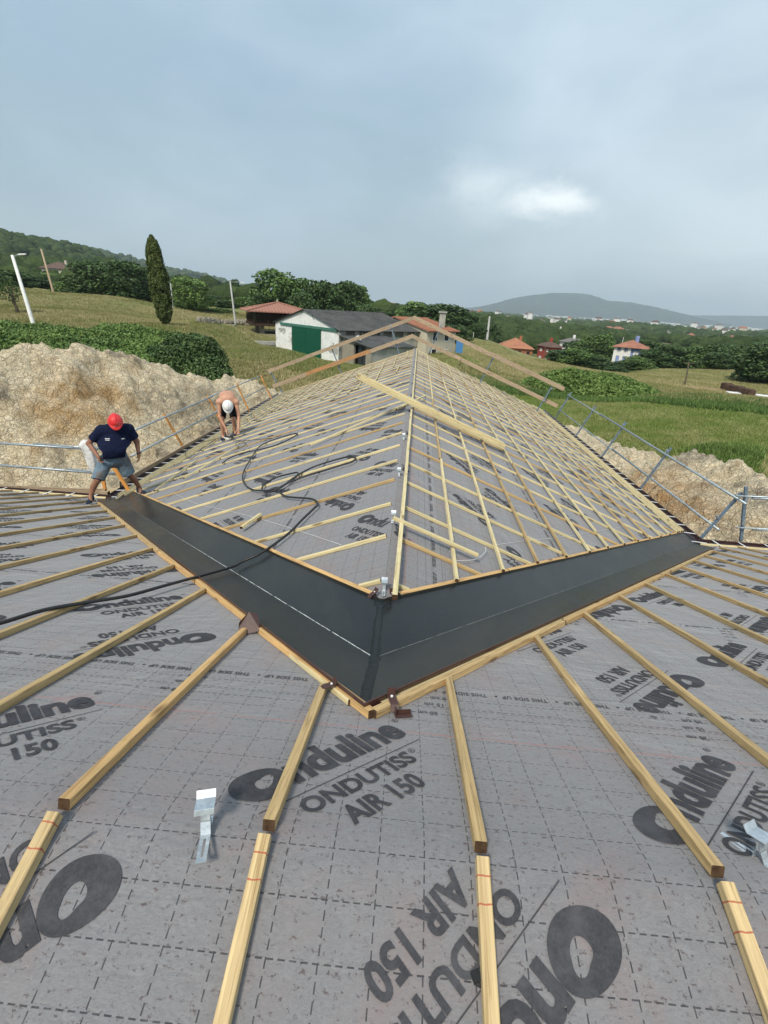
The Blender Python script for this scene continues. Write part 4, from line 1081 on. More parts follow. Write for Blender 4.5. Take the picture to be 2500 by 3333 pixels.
FR = atD(1102.6, 1178, 62); FL = atD(898.6, 1141, 74.5); BR = atD(1268, 1137, 81)
a_, b_, La, Lb = quad_frame(FR, FL, BR)
Lb = 12.5; zg = min(FR.z, FL.z)
shed = tag(empty('farm_shed', (FR.x, FR.y, zg)), 'white farm shed with peeling whitewash, green sliding doors and dark corrugated roof', 'shed')
Wh = atD(1101, 1073, math.hypot(FR.x, FR.y)).z-zg; Ah = Wh+La*.125
def FP(s, t, z): return FR+a_*s+b_*t+Vector((0, 0, zg+z-FR.z))
b = MB(); th = .3
b.prism([FP(0, 0, -.5), FP(La, 0, -.5), FP(La, 0, Wh), FP(La/2, 0, Ah), FP(0, 0, Wh)], b_*th)
wall = b.build('front_wall', M['plaster_peel'], shed)
b = MB()
b.prism([FP(0, th+.003, -.5), FP(0, Lb-.3, -.5), FP(0, Lb-.3, Wh-.75), FP(0, th+.003, Wh-.75)], a_*th)
b.prism([FP(La, th+.003, -.5), FP(La, Lb-.3, -.5), FP(La, Lb-.3, Wh), FP(La, th+.003, Wh)], -a_*th)
b.prism([FP(0, Lb-.29, -.5), FP(La, Lb-.29, -.5), FP(La, Lb-.29, Wh), FP(La/2, Lb-.29, Ah), FP(0, Lb-.29, Wh)], b_*.29)
for i in range(7):
    t0 = th+.01+i*(Lb-.9)/6
    b.prism([FP(.0, t0, Wh-.747), FP(0, t0+.6, Wh-.747), FP(0, t0+.6, Wh-.05), FP(0, t0, Wh-.05)], a_*.28)
b.build('side_wall', M['cement'], shed)
b = MB()
b.prism([FP(.25, th+.05, Wh-.74), FP(.25, Lb-.35, Wh-.74), FP(.25, Lb-.35, Wh-.06), FP(.25, th+.05, Wh-.06)], a_*.02); b.build('opening', M['shade_paint'], shed)  # dark sheet behind the bars, painted as the shade inside
for i in range(6):
    t0 = th+.61+i*(Lb-.9)/6; dt = (Lb-.9)/6-.6; w_ = MB()
    for k in range(1, 6): tt = t0+dt*k/6; w_.beam(FP(.12, tt, Wh-.74), FP(.12, tt, Wh-.1), .08, .06, up=a_)
    w_.build('window_bars', M['cement'], shed)
# door
d0, d1 = La*.25, La*.70
dh = Wh*.93
for (s0, s1) in ((d0, (d0+d1)/2-.03), ((d0+d1)/2+.03, d1)):
    b = MB(); b.prism([FP(s0, -.06, .02), FP(s1, -.06, .02), FP(s1, -.06, dh), FP(s0, -.06, dh)], -b_*.06)
    nrib = 16
    for k in range(nrib): tt = s0+(s1-s0)*(k+.5)/nrib; b.beam(FP(tt, -.12, .03), FP(tt, -.12, dh-.02), (s1-s0)/nrib*.45, .025, up=-b_)
    b.build('sliding_door', M['green_door'], shed)
b = MB(); b.prism([FP(La*.02, -.05, dh+.03), FP(La*.90, -.05, dh+.03), FP(La*.90, -.05, dh+.32), FP(La*.02, -.05, dh+.32)], -b_*.12); b.build('door_rail', M['green_trim'], shed)
b = MB()
def corr(P0, P1, Q0, Q1, n, amp, mbb, th_=.05):
    """corrugated sheet between edge P0-P1 (ridge) and Q0-Q1 (eave)"""
    nrm_ = (Q0-P0).cross(P1-P0).normalized(); nrm_ = nrm_ if nrm_.z > 0 else -nrm_; vs = []; fs = []
    for i in range(n+1):
        o_ = nrm_*(amp*(1 if i % 2 else -1)); vs += [P0.lerp(P1, i/n)+o_+nrm_*th_, Q0.lerp(Q1, i/n)+o_+nrm_*th_, P0.lerp(P1, i/n)+o_-nrm_*.0, Q0.lerp(Q1, i/n)+o_-nrm_*.0]
    for i in range(n): k = i*4; fs += [(k, k+1, k+5, k+4), (k+2, k+6, k+7, k+3), (k+1, k+3, k+7, k+5)]
    mbb.add(vs, fs)
corr(FP(La/2, -.3, Ah+.02), FP(La/2, Lb+.1, Ah+.02), FP(-.45, -.3, Wh-.10), FP(-.45, Lb+.1, Wh-.10), 150, .025, b)
corr(FP(La/2, -.3, Ah+.02), FP(La/2, Lb+.1, Ah+.02), FP(La+.4, -.3, Wh-.08), FP(La+.4, Lb+.1, Wh-.08), 150, .025, b)
b.build('roof', M['fibre_roof'], shed)
MB().tube([FP(-.12, -.1, .1), FP(-.12, -.1, Wh-.1)], .06, 8).build('downpipe', M['cement'], shed)
# lean-to annex in front of the side wall
annex = tag(empty('block_annex', tuple(FP(-2, 3, 0))), 'small grey concrete block annex with dark sloping roof and black door, beside the white shed', 'outbuilding')
A0 = ground_hit(1262, 1290); 
t0, t1 = .25, 6.6; sA = -5.6; hA0 = Wh*.80; hA1 = Wh*.60
def box_wall(s0, s1, t, z1a, z1b, d_): pass
b = MB()
# gable-ish front wall faces the camera (t=t0), with a doorway
ds0, ds1, dhh = sA+.9, sA+3.1, 2.35
def zt(s): return hA1+(hA0-hA1)*(s-sA)/(0-sA) if s > sA+.01 else hA1
b.prism([FP(sA, t0, -.5), FP(ds0, t0, -.5), FP(ds0, t0, zt(ds0)), FP(sA, t0, zt(sA))], b_*.25)
b.prism([FP(ds1, t0, -.5), FP(-.32, t0, -.5), FP(-.32, t0, zt(-.32)), FP(ds1, t0, zt(ds1))], b_*.25)
b.prism([FP(ds0, t0+.002, dhh), FP(ds1, t0+.002, dhh), FP(ds1, t0+.002, zt(ds1)), FP(ds0, t0+.002, zt(ds0))], b_*.24)
b.build('front_wall', M['block'], annex)
b = MB(); b.prism([FP(sA, t0+.253, -.5), FP(sA, t1, -.5), FP(sA, t1, hA1), FP(sA, t0+.253, hA1)], a_*.25)
b.prism([FP(sA+.253, t1-.25, -.5), FP(-.32, t1-.25, -.5), FP(-.32, t1-.25, hA0), FP(sA+.253, t1-.25, hA1)], b_*.24); b.build('side_wall', M['cement'], annex)
b = MB(); corr(FP(-.1, t0-.4, hA0+.12), FP(-.1, t1+.3, hA0+.12), FP(sA-.35, t0-.4, hA1+.02), FP(sA-.35, t1+.3, hA1+.02), 50, .02, b); b.build('roof', M['fibre_roof'], annex)
b = MB(); b.prism([FP(ds0, t0+.5, 0), FP(ds1, t0+.5, 0), FP(ds1, t0+.5, dhh), FP(ds0, t0+.5, dhh)], b_*.03); b.build('opening', M['shade_paint'], annex)  # dark sheet set behind the doorway, shade painted in its colour
b = MB()
for k in (0, 1): b.prism([FP(ds0+.05+k*.75, t0+.12, .05), FP(ds0+.70+k*.75, t0+.12, .05), FP(ds0+.70+k*.75, t0+.12, dhh-.05), FP(ds0+.05+k*.75, t0+.12, dhh-.05)], b_*.04)
b.build('door', mat('dark_door', varied((.03, .035, .04), .2, 2), .5, .4), annex)
b = MB(); c0 = FP(ds0+1.4, t0-.06, dhh+.55); b.prism([c0+a_*(.55*cos(q*pi/8))+Vector((0, 0, .45*sin(q*pi/8))) for q in range(9)], b_*.05); b.build('white_panel', M['white_paint'], annex)
# house with orange roof behind the shed
hs = tag(empty('farmhouse', tuple(FP(0, Lb+6, 0))), 'cream walled farmhouse with orange tile roof and chimney behind the white shed', 'house')
h0, h1 = Lb+.15, Lb+5.6; sa, sb = -1.6, La*.72; hh = Wh+.15
b = MB(); b.prism([FP(sa, h0, -.6), FP(sb, h0, -.6), FP(sb, h1, -.6), FP(sa, h1, -.6)], (0, 0, hh+.6))
b.prism([FP(sa, h0+.001, hh+.002), FP(sb, h0+.001, hh+.002), FP((sa+sb)/2, h0+.001, hh+1.2)], b_*(h1-h0-.002)); b.build('wall', M['cream'], hs)
b = MB(); mid = (sa+sb)/2
corr(FP(mid, h0-.25, hh+1.32), FP(mid, h1+.3, hh+1.32), FP(sa-.5, h0-.25, hh-.05), FP(sa-.5, h1+.3, hh-.05), 80, .05, b, .1)
corr(FP(mid, h0-.25, hh+1.32), FP(mid, h1+.3, hh+1.32), FP(sb+.5, h0-.25, hh-.05), FP(sb+.5, h1+.3, hh-.05), 80, .05, b, .1); rf = b.build('roof', M['tile'], hs)
b = MB(); p = FP(sa+1.6, h1-1.2, hh+.3); b.box((p.x, p.y, p.z+.8), (.8, .8, 2.2)); b.box((p.x, p.y, p.z+2.02), (1.1, 1.1, .22)); ch_ = b.build('chimney', M['cement'], hs)
for t_, z_ in ((h0+1.0, 2.6), (h0+3.2, 2.6), (h0+1.0, .5), (h0+3.2, .4)):
    if z_ > hh-.9: continue
    f = MB(); f.prism([FP(sa-.03, t_, z_), FP(sa-.03, t_+.95, z_), FP(sa-.03, t_+.95, z_+1.2), FP(sa-.03, t_, z_+1.2)], a_*.02); wd = f.build('window', M['white_paint'], hs)
    q = MB(); q.prism([FP(sa-.05, t_+.1, z_+.1), FP(sa-.05, t_+.85, z_+.1), FP(sa-.05, t_+.85, z_+1.1), FP(sa-.05, t_+.1, z_+1.1)], a_*.02); g_o = q.build('pane', M['glass']); g_o.parent = wd
bt_ = tag(MB().box((0, 0, .9), (.9, .9, 1.6)).box((0, 0, 1.65), (.8, .8, .1)).build('water_tank', mat('blue_plastic', varied((.06, .20, .42), .15, 2), .5, .4)), 'blue tank standing against the right side of the cream farmhouse', 'tank')
p = FP(sa-1.3, h1-.5, 0); bt_.location = (p.x, p.y, terr_fast(p.x, p.y))
# raised granary (horreo)
gp = ground_hit(872, 1082); Dg = 88; gc = atD(905, 1078, Dg); gz_ = terr_fast(gc.x, gc.y)
ho = tag(empty('raised_granary', (gc.x, gc.y, gz_)), 'square wooden granary raised on stone pillars with red tiled pyramid roof', 'granary')
def HP(x, y, z, A_=radians(24)): return Vector((gc.x+x*cos(A_)-y*sin(A_), gc.y+x*sin(A_)+y*cos(A_), gz_+z))
ztop = atD(905, 985, Dg).z-gz_; zeave = atD(905, 1010, Dg).z-gz_; zfl = atD(905, 1050, Dg).z-gz_; hw = 3.6; ov = 5.2
b = MB()
for i in (-1, 1):
    for j in (-1, 1):
        b = MB().add([HP(i*2.9+dx*k_, j*2.9+dy*k_, z_) for z_, k_ in ((-.8, .42), (zfl-.45, .28)) for dx, dy in ((-1, -1), (1, -1), (1, 1), (-1, 1))], [(0, 1, 2, 3), (7, 6, 5, 4), (0, 4, 5, 1), (1, 5, 6, 2), (2, 6, 7, 3), (3, 7, 4, 0)]); b.build('pillar', M['stone'], ho)
b = MB()
b.prism([HP(-4, -4, -.9), HP(4, -4, -.9), HP(4, 4, -.9), HP(-4, 4, -.9)], (0, 0, .95)); b.build('plinth', M['stone'], ho)
b = MB(); b.prism([HP(-4.5, -4.5, zfl-.4), HP(4.5, -4.5, zfl-.4), HP(4.5, 4.5, zfl-.4), HP(-4.5, 4.5, zfl-.4)], (0, 0, .35)); b.build('gallery_floor', M['dark_wood'], ho)
b = MB(); b.prism([HP(-hw+.5, -hw+.5, zfl), HP(hw-.5, -hw+.5, zfl), HP(hw-.5, hw-.5, zfl), HP(-hw+.5, hw-.5, zfl)], (0, 0, zeave-zfl+.2)); b.build('wall', M['dark_wood'], ho)
b = MB()
cs = [(-4.35, -4.35), (4.35, -4.35), (4.35, 4.35), (-4.35, 4.35)]
for k in range(4):
    (x0, y0), (x1, y1) = cs[k], cs[(k+1) % 4]
    b.beam(HP(x0, y0, zfl+.95), HP(x1, y1, zfl+.95), .1, .1)
    n_ = 22
    for i in range(n_): t = (i+.5)/n_; x, y = x0+(x1-x0)*t, y0+(y1-y0)*t; b.beam(HP(x, y, zfl-.04), HP(x, y, zfl+.95), .09, .06, up=(1, 0, 0))
    for i in range(4): t = i/4; x, y = x0+(x1-x0)*t, y0+(y1-y0)*t; b.beam(HP(x, y, zfl+.0), HP(x, y, zeave), .14, .14, up=(1, 0, 0))
b.build('gallery_rail', M['dark_wood'], ho)
b = MB(); ap = HP(0, 0, ztop); cs = [HP(sx_*ov, sy_*ov, zeave-.15) for sx_, sy_ in ((-1, -1), (1, -1), (1, 1), (-1, 1))]
for k in range(4):
    A, B_ = cs[k], cs[(k+1) % 4]; nrm_ = (B_-A).cross(ap-A).normalized(); n_ = 44; vs = []
    for i in range(n_+1):
        e = A.lerp(B_, i/n_); o_ = nrm_*(.05*(1 if i % 2 else -1)); t = 1-abs(2*i/n_-1); q = e.lerp(A.lerp(B_, .5)*(1)+Vector((0, 0, 0)), 0)
        topp = A.lerp(ap, min(1, 2*i/n_)) if i <= n_/2 else B_.lerp(ap, min(1, 2*(1-i/n_)))
        vs += [e+o_, topp+o_*.5, e-Vector((0, 0, .14))]
    b.add(vs, [f for i in range(n_) for f in ((i*3, i*3+3, i*3+4, i*3+1), (i*3, i*3+2, i*3+5, i*3+3))])
    b.tube([A+Vector((0, 0, .05)), ap+Vector((0, 0, .05))], .12, 6)
b.add([c-Vector((0, 0, .1)) for c in cs], [(0, 1, 2, 3)])
rf = b.build('roof', M['tile_pink'], ho); f_ = MB().tube([ap, ap+Vector((0, 0, .5))], [.22, .1], 8).build('finial', M['stone'], ho)
# stone trough in the grass
p = ground_hit(865, 1128); tr_ = MB(); tr_.box((0, 0, .25), (3.6, 1.0, .08)); 
for s_ in (-1, 1): tr_.box((0, s_*.46, .5), (3.6, .1, .42)); tr_.box((s_*1.75, 0, .5), (.1, .82, .42))
tr_.box((0, 0, .1), (3.2, .8, .22)); tr_ = tr_.build('stone_trough', M['concrete'], None, bevel=.02); tr_.location = (p.x, p.y, p.z); tr_.rotation_euler = (0, 0, .5); tag(tr_, 'grey concrete trough lying in the grass left of the white shed', 'trough')
# dry stone wall by the track
wl = MB(); r1 = random.Random(8)
for i in range(150):
    t = r1.random(); p = ground_hit(640+230*t, 1050+12*t); wl.box((p.x, p.y+r1.random()*.6, p.z+.1+r1.random()*.5), (.5+.3*r1.random(), .4, .28), Matrix.Rotation(r1.random()*3, 3, 'Z'))
tag(wl.build('stone_wall', M['stone']), 'low dry stone wall running through the grass towards the granary', 'wall')
tk_l = [(690, 1058), (740, 1052), (800, 1046), (850, 1044), (890, 1046)]
def strip_road(name, pxs, wd, m_, zoff=.06):
    pts = [ground_hit(u, v) for u, v in pxs]; fine = []
    for i in range(len(pts)-1):
        for k in range(6): fine.append(pts[i].lerp(pts[i+1], k/6))
    vs = []
    for i, p in enumerate(fine):
        d = (fine[min(i+1, len(fine)-1)]-fine[max(i-1, 0)]); d.z = 0; d.normalize(); s_ = Vector((-d.y, d.x, 0))
        for k in (-1, -.33, .33, 1): q = p+s_*wd/2*k; vs.append((q.x, q.y, terr_fast(q.x, q.y)+zoff))
    fs = [(i*4+k, i*4+k+1, i*4+k+5, i*4+k+4) for i in range(len(fine)-1) for k in range(3)]
    return tag(mesh_obj(name, vs, fs, m_, None, True), kind='structure')
strip_road('track', tk_l, 3.0, mat('track', varied((.26, .24, .20), .2, .6, .3, .03), .95, .1))
strip_road('soil_path', [(2230, 1262), (2330, 1268), (2420, 1285), (2520, 1310)], 3.4, mat('bare_soil', varied((.33, .23, .14), .2, .6, .4, .05), .95, .1))
# cut bank / excavation on the right
p0, p1 = ground_hit(2358, 1268), ground_hit(2440, 1292); b = MB(); r1 = random.Random(2); nrm_ = (p1-p0).cross(Vector((0, 0, 1))).normalized()
for i in range(26):
    t = i/25; p = p0.lerp(p1, t); h_ = .9+.35*noise.noise(Vector((t*6, 0, 0)))
    b.box((p.x, p.y, p.z+.35), (.75, .6+.3*r1.random(), h_), Matrix.Rotation(r1.random()*1.5, 3, 'Z'))
tag(b.build('earth_bank', mat('turned_earth', varied((.085, .055, .04), .5, 2, .8, .1), .95, .1), None, bevel=.05), 'short bank of dark turned earth in the far field on the right', 'earth bank')
p = ground_hit(2475, 1293); b = MB()
for i in range(7): b.box((i*.95-3, .15*sin(i), .14), (.9, 1.2, .28), Matrix.Rotation(.1*sin(i*3), 3, 'Z'))
o = b.build('white_slabs', M['white_paint'], None, bevel=.03); o.location = (p.x, p.y, p.z); o.rotation_euler = (0, 0, -.3); tag(o, 'row of white slabs lying in the far field at the right edge', 'slabs')

def in_farm(x, y):
    v = Vector((x, y, 0))-Vector((FR.x, FR.y, 0)); s_, t_ = v.dot(a_), v.dot(b_)
    return -7 < s_ < La+1 and -1 < t_ < Lb+13 or (Vector((x-gc.x, y-gc.y)).length < 6)
tufts('dry_grass', sector(-60, 900, 50, 120, clear_b), 70000, .19, M['grass_dry'], 21)
tufts('dry_grass', sector(600, 1350, 30, 62, clear_b), 40000, .21, M['grass_dry'], 22)
tufts('green_grass', sector(620, 1300, 44, 75, clear_b), 32000, .20, M['grass_green'], 23)
tufts('dry_grass', sector(1380, 2660, 53, 120), 70000, .20, M['grass_dry'], 24)
tufts('green_grass', sector(1480, 2700, 25, 51), 60000, .15, M['grass_green'], 25)
def banked(D0, D1, u0=1500, u1=2540): return sector(u0, u1, D0, D1)
tufts('weeds', sector(1500, 2640, 48, 56), 18000, .38, M['leaf_mid'], 26)
tufts('weeds', sector(1500, 2640, 51, 64), 12000, .40, M['grass_dry'], 28)
tufts('weeds', sector(2080, 2600, 21.5, 29, lambda x, y: y < 40 and x > 13.5 and x*.9+y > 33), 26000, .30, M['leaf_bramble'], 27)

# ------------------------------------------------------------ spoil heaps of excavated clay
def m_dirt(gg):
    P = gg.pos; n1 = gg.noise(P, .35, 6, .65); n2 = gg.noise(P, 2.2, 7, .7, .4); n3 = gg.noise(P, 14, 5, .7)
    vd = gg.vor(gg.vm('ADD', P, gg.vm('MULTIPLY', gg.noise(P, 2.5, 4, color=True), (.5, .5, .5))), 3.4, 'DISTANCE_TO_EDGE'); v2 = gg.vor(gg.vm('ADD', P, gg.vm('MULTIPLY', gg.noise(P, 6, 4, color=True), (.25, .25, .25))), 9.5, 'DISTANCE_TO_EDGE')
    v3 = gg.sep(gg.vor(P, 7.5, 'F1', 'Color'))[0]
    c = gg.ramp(n2, [(.34, (.28, .21, .125)), (.44, (.50, .41, .26)), (.56, (.61, .52, .36)), (.70, (.73, .65, .49))])
    c = gg.mix(gg.m('MULTIPLY', v3, .3), c, (.74, .66, .52))
    c = gg.mix(gg.ramp(gg.noise(P, .40, 7, .72), [(.54, 0.), (.66, .45)]), c, gg.ramp(n2, [(.3, (.22, .12, .05)), (.7, (.42, .26, .12))]))
    c = gg.mix(gg.ramp(gg.noise(gg.map(P, (1, 1, 1), (9, 4, 0)), .42, 6, .65), [(.55, 0.), (.62, .85)]), c, gg.ramp(n3, [(.3, (.10, .085, .07)), (.7, (.20, .175, .14))]))
    pk = gg.vm('SUBTRACT', P, tuple(atD(660, 1300, 24.5))); pk = gg.vm('MULTIPLY', pk, (.36, .2, .55)); pd = gg.m('ADD', gg.vm('LENGTH', pk), gg.m('MULTIPLY', gg.m('SUBTRACT', gg.noise(P, .8, 6, .7), .5), 1.6))
    c = gg.mix(gg.ramp(pd, [(.55, .8), (.95, 0.)]), c, gg.ramp(n3, [(.3, (.13, .11, .085)), (.7, (.27, .23, .175))]))
    pk = gg.vm('SUBTRACT', P, tuple(atD(190, 1330, 23.0))); pk = gg.vm('MULTIPLY', pk, (.42, .2, .6)); pd = gg.m('ADD', gg.vm('LENGTH', pk), gg.m('MULTIPLY', gg.m('SUBTRACT', gg.noise(P, .9, 6, .7), .5), 1.6))
    c = gg.mix(gg.ramp(pd, [(.5, .75), (1.0, 0.)]), c, gg.ramp(n3, [(.3, (.27, .15, .055)), (.7, (.50, .32, .14))]))
    pk = gg.vm('SUBTRACT', P, tuple(atD(2070, 1560, 19.0))); pk = gg.vm('MULTIPLY', pk, (.36, .2, .6)); pd = gg.m('ADD', gg.vm('LENGTH', pk), gg.m('MULTIPLY', gg.m('SUBTRACT', gg.noise(P, .9, 6, .7), .5), 1.6))
    c = gg.mix(gg.ramp(pd, [(.5, .8), (1.1, 0.)]), c, gg.ramp(n3, [(.3, (.22, .11, .04)), (.7, (.45, .26, .11))]))
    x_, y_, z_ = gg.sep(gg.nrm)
    c = gg.mix(gg.m('MULTIPLY', gg.ramp(z_, [(.55, 0.), (.9, .4)]), 1.0), c, (.72, .62, .44))  # upward-facing clay painted paler, overhead light put into the colour
    c = gg.mix(gg.m('MULTIPLY', gg.ramp(vd, [(0., .75), (.03, 0.)]), gg.ramp(gg.noise(P, 1.1, 4), [(.45, 0.), (.6, 1.)])), c, (.12, .085, .05)); c = gg.mix(gg.m('MULTIPLY', gg.ramp(v2, [(0., .4), (.05, 0.)]), gg.ramp(gg.noise(P, 1.7, 4), [(.4, 0.), (.6, 1.)])), c, (.16, .115, .07))
    h = gg.m('ADD', gg.m('MULTIPLY', gg.ramp(vd, [(0., 0.), (.10, 1.)]), .6), gg.m('ADD', gg.m('MULTIPLY', gg.ramp(v2, [(0., 0.), (.12, 1.)]), .35), gg.m('MULTIPLY', n3, .6)))
    bump(gg, gg.m('ADD', h, gg.m('MULTIPLY', n2, 1.0)), .85, .10)
    return c
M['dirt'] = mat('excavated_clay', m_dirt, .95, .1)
def heap(name, xr, yr_, hf, res, label):
    nx = int((xr[1]-xr[0])/res); ny = int((yr_[1]-yr_[0])/res); vs = []
    for j in range(ny+1):
        for i in range(nx+1):
            x = xr[0]+i*res; y = yr_[0]+j*res; h = hf(x, y)
            if h > .05:
                e = min(1, h)
                c1 = noise.cell_vector(Vector((x*1.3, y*1.3, 0)))
                f = noise.fractal(Vector((x*.7, y*.7, 3)), .8, 2.1, 5)
                vd = noise.voronoi(Vector((x*2.4+f*.6, y*2.4, h*1.2)))[0]; vd2 = noise.voronoi(Vector((x*6+f, y*6, h*2)))[0]
                h += e*(.42*f + .22*(vd[1]-vd[0]) + .09*(vd2[1]-vd2[0]) - .10)
            vs.append((x, y, .8-.35+h))
    fs = [(j*(nx+1)+i, j*(nx+1)+i+1, (j+1)*(nx+1)+i+1, (j+1)*(nx+1)+i) for j in range(ny) for i in range(nx)]
    return tag(mesh_obj(name, vs, fs, M['dirt'], None, True), label, 'dirt heap')
# crest profile from photo pixels
cL = [(-120, 1150, 27), (0, 1142, 27), (60, 1138, 27), (110, 1134, 27), (190, 1132, 27), (300, 1141, 27.5), (340, 1148, 27.5), (450, 1170, 28), (560, 1200, 28.5), (640, 1226, 29), (700, 1238, 30), (760, 1236, 31), (830, 1252, 32), (900, 1270, 33), (960, 1283, 34)]
cLp = [atD(*q) for q in cL]
def heap_fn(crest, front, back, skirt=0.0):
    A = np.array([tuple(p) for p in crest])
    def f(x, y):
        d2 = (A[:-1, 0]*0)
        best = None
        for i in range(len(A)-1):
            ax, ay, az_ = A[i]; bx, by, bz = A[i+1]; ux, uy = bx-ax, by-ay; L2 = ux*ux+uy*uy; t = max(0, min(1, ((x-ax)*ux+(y-ay)*uy)/L2)); qx, qy = ax+ux*t, ay+uy*t; d = math.hypot(x-qx, y-qy)
            if best is None or d < best[0]: best = (d, az_+(bz-az_)*t, math.hypot(x, y) < math.hypot(qx, qy))
        d, zc, isf = best; hc = zc-.8+.35; run = front if isf else back; q = d/run
        if q >= 1: return -.3
        return hc*((.5+.5*cos(pi*q))*.55+.45*(1-q)) if isf else hc*(1-q)
    return f
fL = heap_fn(cLp, 6.4, 7.0)
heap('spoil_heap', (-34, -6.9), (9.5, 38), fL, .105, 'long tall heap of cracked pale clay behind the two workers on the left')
cR = [(1880, 1395, 34), (1960, 1430, 30), (2030, 1462, 26), (2090, 1476, 24), (2150, 1477, 23.5), (2230, 1475, 23), (2320, 1478, 22), (2345, 1500, 21.5), (2420, 1522, 21), (2520, 1550, 20), (2640, 1575, 19)]
fR = heap_fn([atD(*q) for q in cR], 6.0, 4.0)
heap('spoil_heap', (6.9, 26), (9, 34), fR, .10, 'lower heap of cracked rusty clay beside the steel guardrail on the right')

# ============================================================ GUARDRAILS ROUND THE ROOF
def pipe_run(root, pts, r=.024, name='rail'):
    o = MB().tube(pts, r, 10).build(name, M['pipe'], root, True); return o
def coupler(b, p, d):
    d = Vector(d).normalized(); b.tube([Vector(p)-d*.03, Vector(p)+d*.03], .036, 8)
def ln(a, b_, k): return a.lerp(b_, k)
XG = XR-WL_-.35
# left run along the far wing's eave: orange timber posts, two galvanised pipes, toe board
gl = tag(empty('guardrail', (XG, 14, EZ)), 'left guardrail of two galvanised pipes and a toe board on orange wooden posts', 'guardrail')
posts = [((530, 1348), (600, 1465)), ((673, 1288), (725, 1390)), ((769, 1248), (802, 1324)), ((847, 1221), (874, 1281))]
tops = []; lows = []
for (tu, tv), (bu, bv) in posts:
    bot = atX(bu, bv, XG+.03); top = atY(tu, tv, bot.y); 
    if top.z < bot.z+.5: top = bot+Vector((-.35, 0, 1.05))
    L_ = (top-bot).length
    batten('post', bot-(top-bot).normalized()*.35, top, .07, .045, up=(1, 0, .3), m_=M['post_orange'], parent=gl)
    tops.append(bot.lerp(top, .88)); lows.append(bot.lerp(top, .42))
def line_X(p0, p1, X0, X1, e0=0.0, e1=0.0):
    A = atX(p0[0], p0[1], X0); B_ = atX(p1[0], p1[1], X1); return A, B_
A, B_ = line_X((440, 1399), (847, 1224), tops[0].x+.04, tops[-1].x+.04)
pipe_run(gl, [A, A.lerp(B_, .48)], .026); pipe_run(gl, [A.lerp(B_, .45)+Vector((0, 0, .03)), B_], .022)
A2, B2 = line_X((425, 1486), (865, 1260), lows[0].x+.04, lows[-1].x+.04)
pipe_run(gl, [A2, A2.lerp(B2, .5)], .026); pipe_run(gl, [A2.lerp(B2, .47)+Vector((0, 0, .03)), B2], .022)
A3, B3 = line_X((392, 1580), (904, 1286), XG+.10, XG+.10)
o = batten('toe_board', A3, A3.lerp(B3, .52), .032, .20, up=(0, 0, 1), m_=M['plank'], parent=gl, off=-.1); batten('toe_board', A3.lerp(B3, .522), B3, .032, .20, up=(0, 0, 1), m_=M['plank'], parent=gl, off=-.1)
# left run along the near eave
YG = EYL+.28
gn = tag(empty('guardrail', (-9, YG, EZ)), 'guardrail of two pipes and toe board behind the man in the red helmet', 'guardrail')
A = atY(-140, 1434, YG); B_ = atY(318, 1463, YG); pipe_run(gn, [A, B_], .026); pipe_run(gn, [A.lerp(B_, .55)+Vector((0, 0, .035)), B_+Vector((.25, 0, .03))], .022)
A = atY(-140, 1503, YG); B_ = atY(374, 1544, YG); pipe_run(gn, [A, B_], .026); pipe_run(gn, [A.lerp(B_, .7)+Vector((0, 0, .035)), B_+Vector((.1, 0, .03))], .02)
A = atY(-140, 1585, YG+.05); B_ = atY(345, 1603, YG+.05); batten('toe_board', A, B_, .03, .16, up=(0, 0, 1), m_=M['plank'], parent=gn, off=-.08)
p = atY(341, 1600, YG+.1); batten('post', p-Vector((0, 0, .5)), p+Vector((0, 0, .55)), .07, .045, up=(0, 1, 0), m_=M['post_orange'], parent=gn)
p = atY(410, 1586, YG-.1); q = atY(371, 1526, YG-.1); batten('post', p+(p-q)*.6, q+(q-p)*.2, .07, .045, up=(0, 1, 0), m_=M['post_orange'], parent=gn)
batten('block', atY(330, 1612, YG+.02), atY(356, 1612, YG+.02), .1, .09, m_=M['plank'], parent=gn)
# right run along the far wing's eave: steel posts
XH = XR+WR_+.32
grr = tag(empty('guardrail', (XH, 14, EZR)), 'guardrail of two galvanised pipes on leaning blue grey posts by the rusty clay heap', 'guardrail')
rp = [((1860, 1277), (1806, 1363)), ((1941, 1320), (1875.5, 1417)), ((2039, 1373), (1957, 1489)), ((2184, 1457), (2085.5, 1589)), ((2414, 1603), (2280, 1753))]
U_, Lw_ = [], []
for i, ((tu, tv), (bu, bv)) in enumerate(rp):
    bot = atX(bu, bv, XH-.02); top = atY(tu, tv, bot.y)
    d = top-bot; b = MB(); b.beam(bot-d*.18, top, .055, .045, up=(1, 0, 0), off=-.02)
    o = b.build('post', M['steel_blue'], grr)
    h_ = MB()
    for k in (.10, .55): 
        h_ = MB(); q = bot.lerp(top, 1-k); h_.tube([q+Vector((-.07, 0, -.02)), q+Vector((.0, 0, .0)), q+Vector((.05, 0, .08))], .009, 6); h_.box(q+Vector((-.035, 0, .03)), (.03, .10, .05)); h_.build('bracket', M['pipe'], None).parent = o
    U_.append(bot.lerp(top, .90)); Lw_.append(bot.lerp(top, .46))
off = Vector((-.06, 0, .02))
A = atX(1847, 1284.5, U_[0].x-.06); B_ = atX(2429, 1641, U_[-1].x-.06)
pipe_run(grr, [A, A.lerp(B_, .36)], .022); pipe_run(grr, [A.lerp(B_, .33)+Vector((0, 0, .02)), B_], .027)
A = atX(1819, 1333, Lw_[0].x-.06); B_ = atX(2340, 1725, Lw_[-1].x-.06)
pipe_run(grr, [A, A.lerp(B_, .55)], .022); pipe_run(grr, [A.lerp(B_, .52)+Vector((0, 0, .02)), B_], .027)
